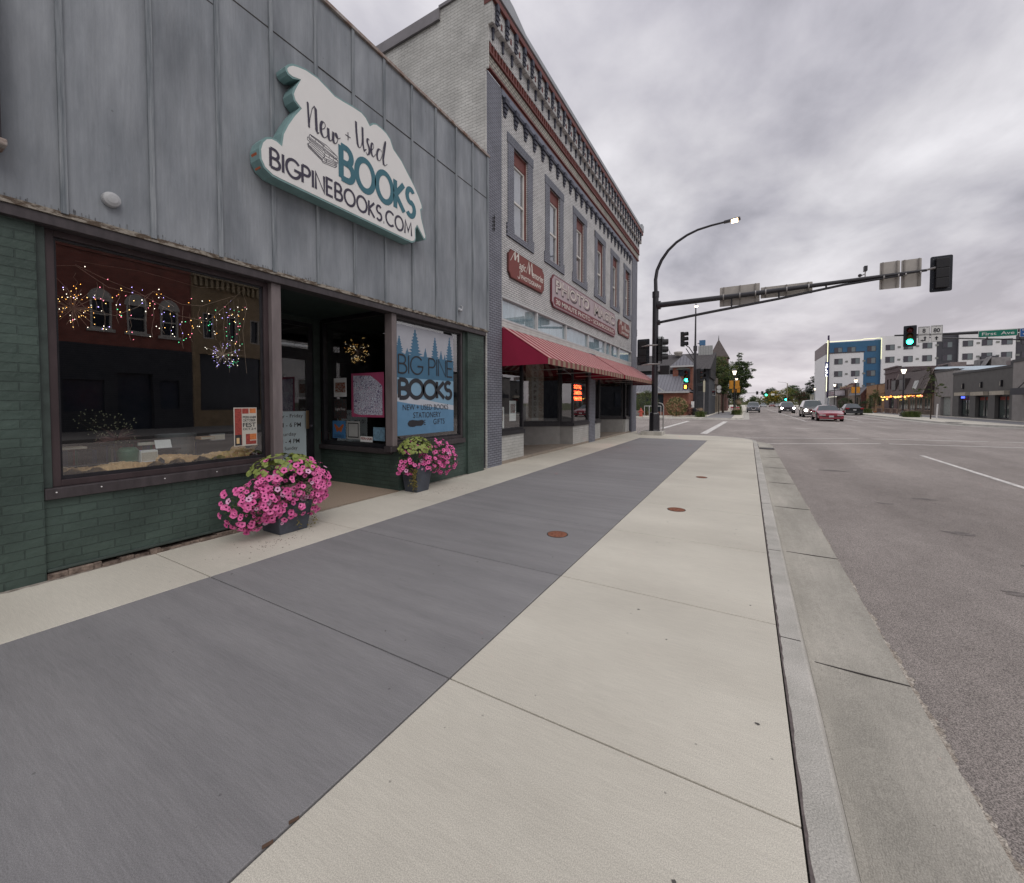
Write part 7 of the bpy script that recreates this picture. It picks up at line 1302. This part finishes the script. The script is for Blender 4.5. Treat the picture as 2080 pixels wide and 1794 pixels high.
# ================================================================ vehicles
rubber=pm('tyre_rubber',(.018,.018,.018),rough=.85); rimm=gloss('wheel_rim',(.28,.28,.29),.3,.7); cglass=gloss('car_glass',(.03,.045,.05),.05,0,.5); chrome=gloss('chrome',(.5,.5,.52),.15,.9); blackpl=gloss('black_trim',(.015,.015,.017),.4)
def car(name,label,paint,W_,st,wheels,lit=None,rear=False,rz=0,loc=(0,0,0),grille='bar',hl=(.62,.30,.13)):
    """st: stations along the length from nose (y=0): (y, half width, z bottom, z shoulder, half top width, z top)"""
    t=thing(name,label,'car',(0,0,0),'vehicles on the avenue',local=True); rows=[]
    for y,w,zb,zs,wt,zt in st:
        h=[(w*.90,y,zb),(w*.99,y,zb+.10),(w,y,zb+(zs-zb)*.55),(w*.965,y,zs),(wt,y,zt-.02 if zt>zs+.02 else zt),(wt*.55,y,zt+.03),(0,y,zt+.045)]
        rows.append([(-a,b,c) for a,b,c in h]+[(a,b,c) for a,b,c in reversed(h[:-1])])
    k=len(rows[0]); body=MB(); gl=MB()
    for i in range(len(rows)-1):
        cab0=st[i][5]-st[i][3]>.2; cab1=st[i+1][5]-st[i+1][3]>.2
        for j in range(k-1):
            f=[rows[i][j],rows[i][j+1],rows[i+1][j+1],rows[i+1][j]]; side=j in(3,k-5); top=4<=j<=k-6
            tgt=body
            if side and (cab0 and cab1): tgt=gl
            if top and (cab0!=cab1): tgt=gl
            tgt.face(f)
    body.face(list(reversed(rows[0]))); body.face(rows[-1]); body.face([rows[i][0] for i in range(len(rows))]+[rows[i][-1] for i in reversed(range(len(rows)))])
    b=body.build('body',paint,t,smooth=False,bevel=.02); gl.build('windows',cglass,t)
    L_=st[-1][0]; hw=W_/2
    for y in wheels:
        for s_ in(-1,1):
            m=MB().lathe([(.30,-.11),(.335,-.08),(.335,.08),(.30,.11)],(s_*(hw-.10),y,.335),20,X_); w_=m.build('wheel',rubber,t); MB().lathe([(.21,-.118),(.21,.118)],(s_*(hw-.10),y,.335),16,X_).build('rim',rimm,w_)
            m=MB().lathe([(.40,-.015),(.40,.015)],(s_*(hw-.012),y,.36),18,X_); m.build('wheel_arch',blackpl,t)
    nose=st[0]; zb,zs=nose[2],nose[3]; z_=zs-hl[2]*.6
    for s_ in(-1,1):
        x0,x1=sorted((s_*hl[0]*hw,s_*(hl[0]+hl[1])*hw)); 
        m=MB(); m.mesh([(x0,-.02,z_-hl[2]/2),(x1,.05 if s_>0 else -.02,z_-hl[2]/2),(x1,.05 if s_>0 else -.02,z_+hl[2]/2),(x0,-.02 if s_>0 else .05,z_+hl[2]/2)],[(0,1,2,3)]); m=MB().box(x0,x1,-.035,.03,z_-hl[2]/2,z_+hl[2]/2); h_=m.build('headlight',emis('headlight_lit',(1,.9,.85),22) if lit else gloss('headlight_glass',(.45,.40,.40),.1),t,bevel=.02)
        if lit: MB().ball((s_*(hl[0]+hl[1]*.5)*hw,-.08,z_),.13,10,6).build('lamp_glow',emis('headlight_lit',(1,.9,.85),22),h_)
        ye=L_; m=MB().box(s_*hw*.60,s_*hw*.97,ye-.03,ye+.03,.78,.95); m.build('tail_light',pm('tail_red',(.30,.015,.02),rough=.2,obj=True),t,bevel=.015)
        m=MB().box(s_*(hw+.02),s_*(hw+.20),st[3][0]+.25,st[3][0]+.40,zs+.14,zs+.30); m.build('mirror',paint,t,bevel=.02)
    if grille=='suv': MB().box(-.42,.42,-.03,.02,z_-.26,z_+.04).build('grille',blackpl,t,bevel=.02); MB().frame(FRONT,(0,-.03,0),-.45,.45,z_-.29,z_+.07,.035,0,.02).build('grille_surround',chrome,t)
    elif grille=='vee': MB().box(-.38,.38,-.03,.02,z_-.22,z_+.02).build('grille',blackpl,t); m=MB(); m.prism([(-.42,z_+.06),(-.30,z_+.06),(-.14,z_-.20),(.14,z_-.20),(.30,z_+.06),(.42,z_+.06),(.22,z_-.28),(-.22,z_-.28)],FRONT,(0,-.03,0),0,.02); m.build('grille_chevron',chrome,t)
    else: m=MB().box(-.62,.62,-.02,.02,zb+.10,zb+.20); m.build('grille',blackpl,t)
    m=MB().box(-hw*.86,hw*.86,-.05,.10,zb-.02,zb+.12); m.build('bumper',blackpl if grille!='bar' else paint,t,bevel=.03)
    MB().box(-.16,.16,-.062,-.05,zb+.12,zb+.27).build('number_plate',pm('plate_white',(.5,.5,.5),obj=True),t); MB().box(-.16,.16,L_+.031,L_+.04,.62,.76).build('number_plate',pm('plate_white',(.5,.5,.5),obj=True),t)
    m=MB().box(-hw*.9,hw*.9,L_-.1,L_+.03,zb,zb+.2); m.build('rear_bumper',paint,t,bevel=.03)
    t.location=loc; t.rotation_euler=(0,0,R(rz)); return t
sedan=lambda w,h,L_:[(0,w*.80,.24,.60,w*.62,.62),(.12,w*.93,.20,.66,w*.72,.69),(.75,w,.20,.78,w*.80,.80),(1.35,w,.22,.88,w*.84,.90),(2.15,w,.22,.90,w*.66,h-.04),(2.6,w,.22,.92,w*.63,h),(3.3,w,.22,.94,w*.62,h-.02),(4.1,w,.22,.98,w*.80,1.02),(L_-.15,w*.95,.24,.98,w*.78,1.0),(L_,w*.85,.30,.90,w*.70,.92)]
suv=lambda w,h,L_:[(0,w*.86,.32,.86,w*.70,.90),(.12,w*.96,.26,.98,w*.80,1.00),(.7,w,.24,1.05,w*.84,1.09),(1.1,w,.24,1.10,w*.86,1.14),(1.8,w,.24,1.12,w*.70,h-.05),(2.3,w,.24,1.12,w*.69,h),(3.6,w,.24,1.14,w*.68,h),(4.35,w,.24,1.12,w*.68,h-.06),(L_-.05,w*.96,.28,1.05,w*.80,1.10),(L_,w*.9,.34,1.0,w*.76,1.04)]
RZ=-.14
car('parked_car','maroon red low sedan turning at the crossing, nearest of the vehicles',gloss('paint_maroon',(.25,.010,.028),.25,0,1),1.86,sedan(.93,1.36,4.9),(.95,3.85),loc=(6.15,43.6,RZ),hl=(.42,.46,.11))['name_']=1
car('oncoming_suv','silver-grey pickup-style SUV with a lit headlight right behind the maroon sedan',gloss('paint_grey',(.12,.115,.11),.25,.4,1),1.98,suv(.99,1.86,5.0),(.95,4.0),lit=1,loc=(6.25,54.6,RZ),grille='suv')
car('oncoming_suv','dark SUV with two bright headlights farther up the oncoming lane',gloss('paint_navy',(.03,.025,.035),.25,.3,1),1.95,suv(.975,1.72,4.8),(.95,3.9),lit=1,loc=(5.25,74.5,RZ),grille='suv')
car('parked_suv','blue-grey compact SUV with a chrome chevron grille at the left kerb',gloss('paint_bluegrey',(.13,.145,.17),.25,.4,1),1.88,suv(.94,1.70,4.65),(.9,3.75),loc=(.78,76,RZ),grille='vee')
car('parked_car','dark sedan with red tail lights seen from behind at the right kerb',gloss('paint_darkblue',(.022,.025,.03),.2,.3,1),1.85,sedan(.925,1.45,4.85),(.95,3.8),loc=(11.75,71.5,RZ),rz=180)
for i,(x,y,c) in enumerate(((9.6,176,(.5,.5,.5)),(12.5,182,(.3,.3,.32)),(4.8,170,(.35,.36,.37)),(8.2,188,(.25,.05,.04)))):
    o_=car('distant_car','tiny %s car in the distance at the end of the avenue'%('white','grey','silver','dark red')[i],gloss('paint_far_%d'%i,c,.3,.2,1),1.85,sedan(.925,1.45,4.85),(.95,3.8),loc=(x,y,RZ))
for o_ in bpy.data.objects:
    if 'name_' in o_: del o_['name_']
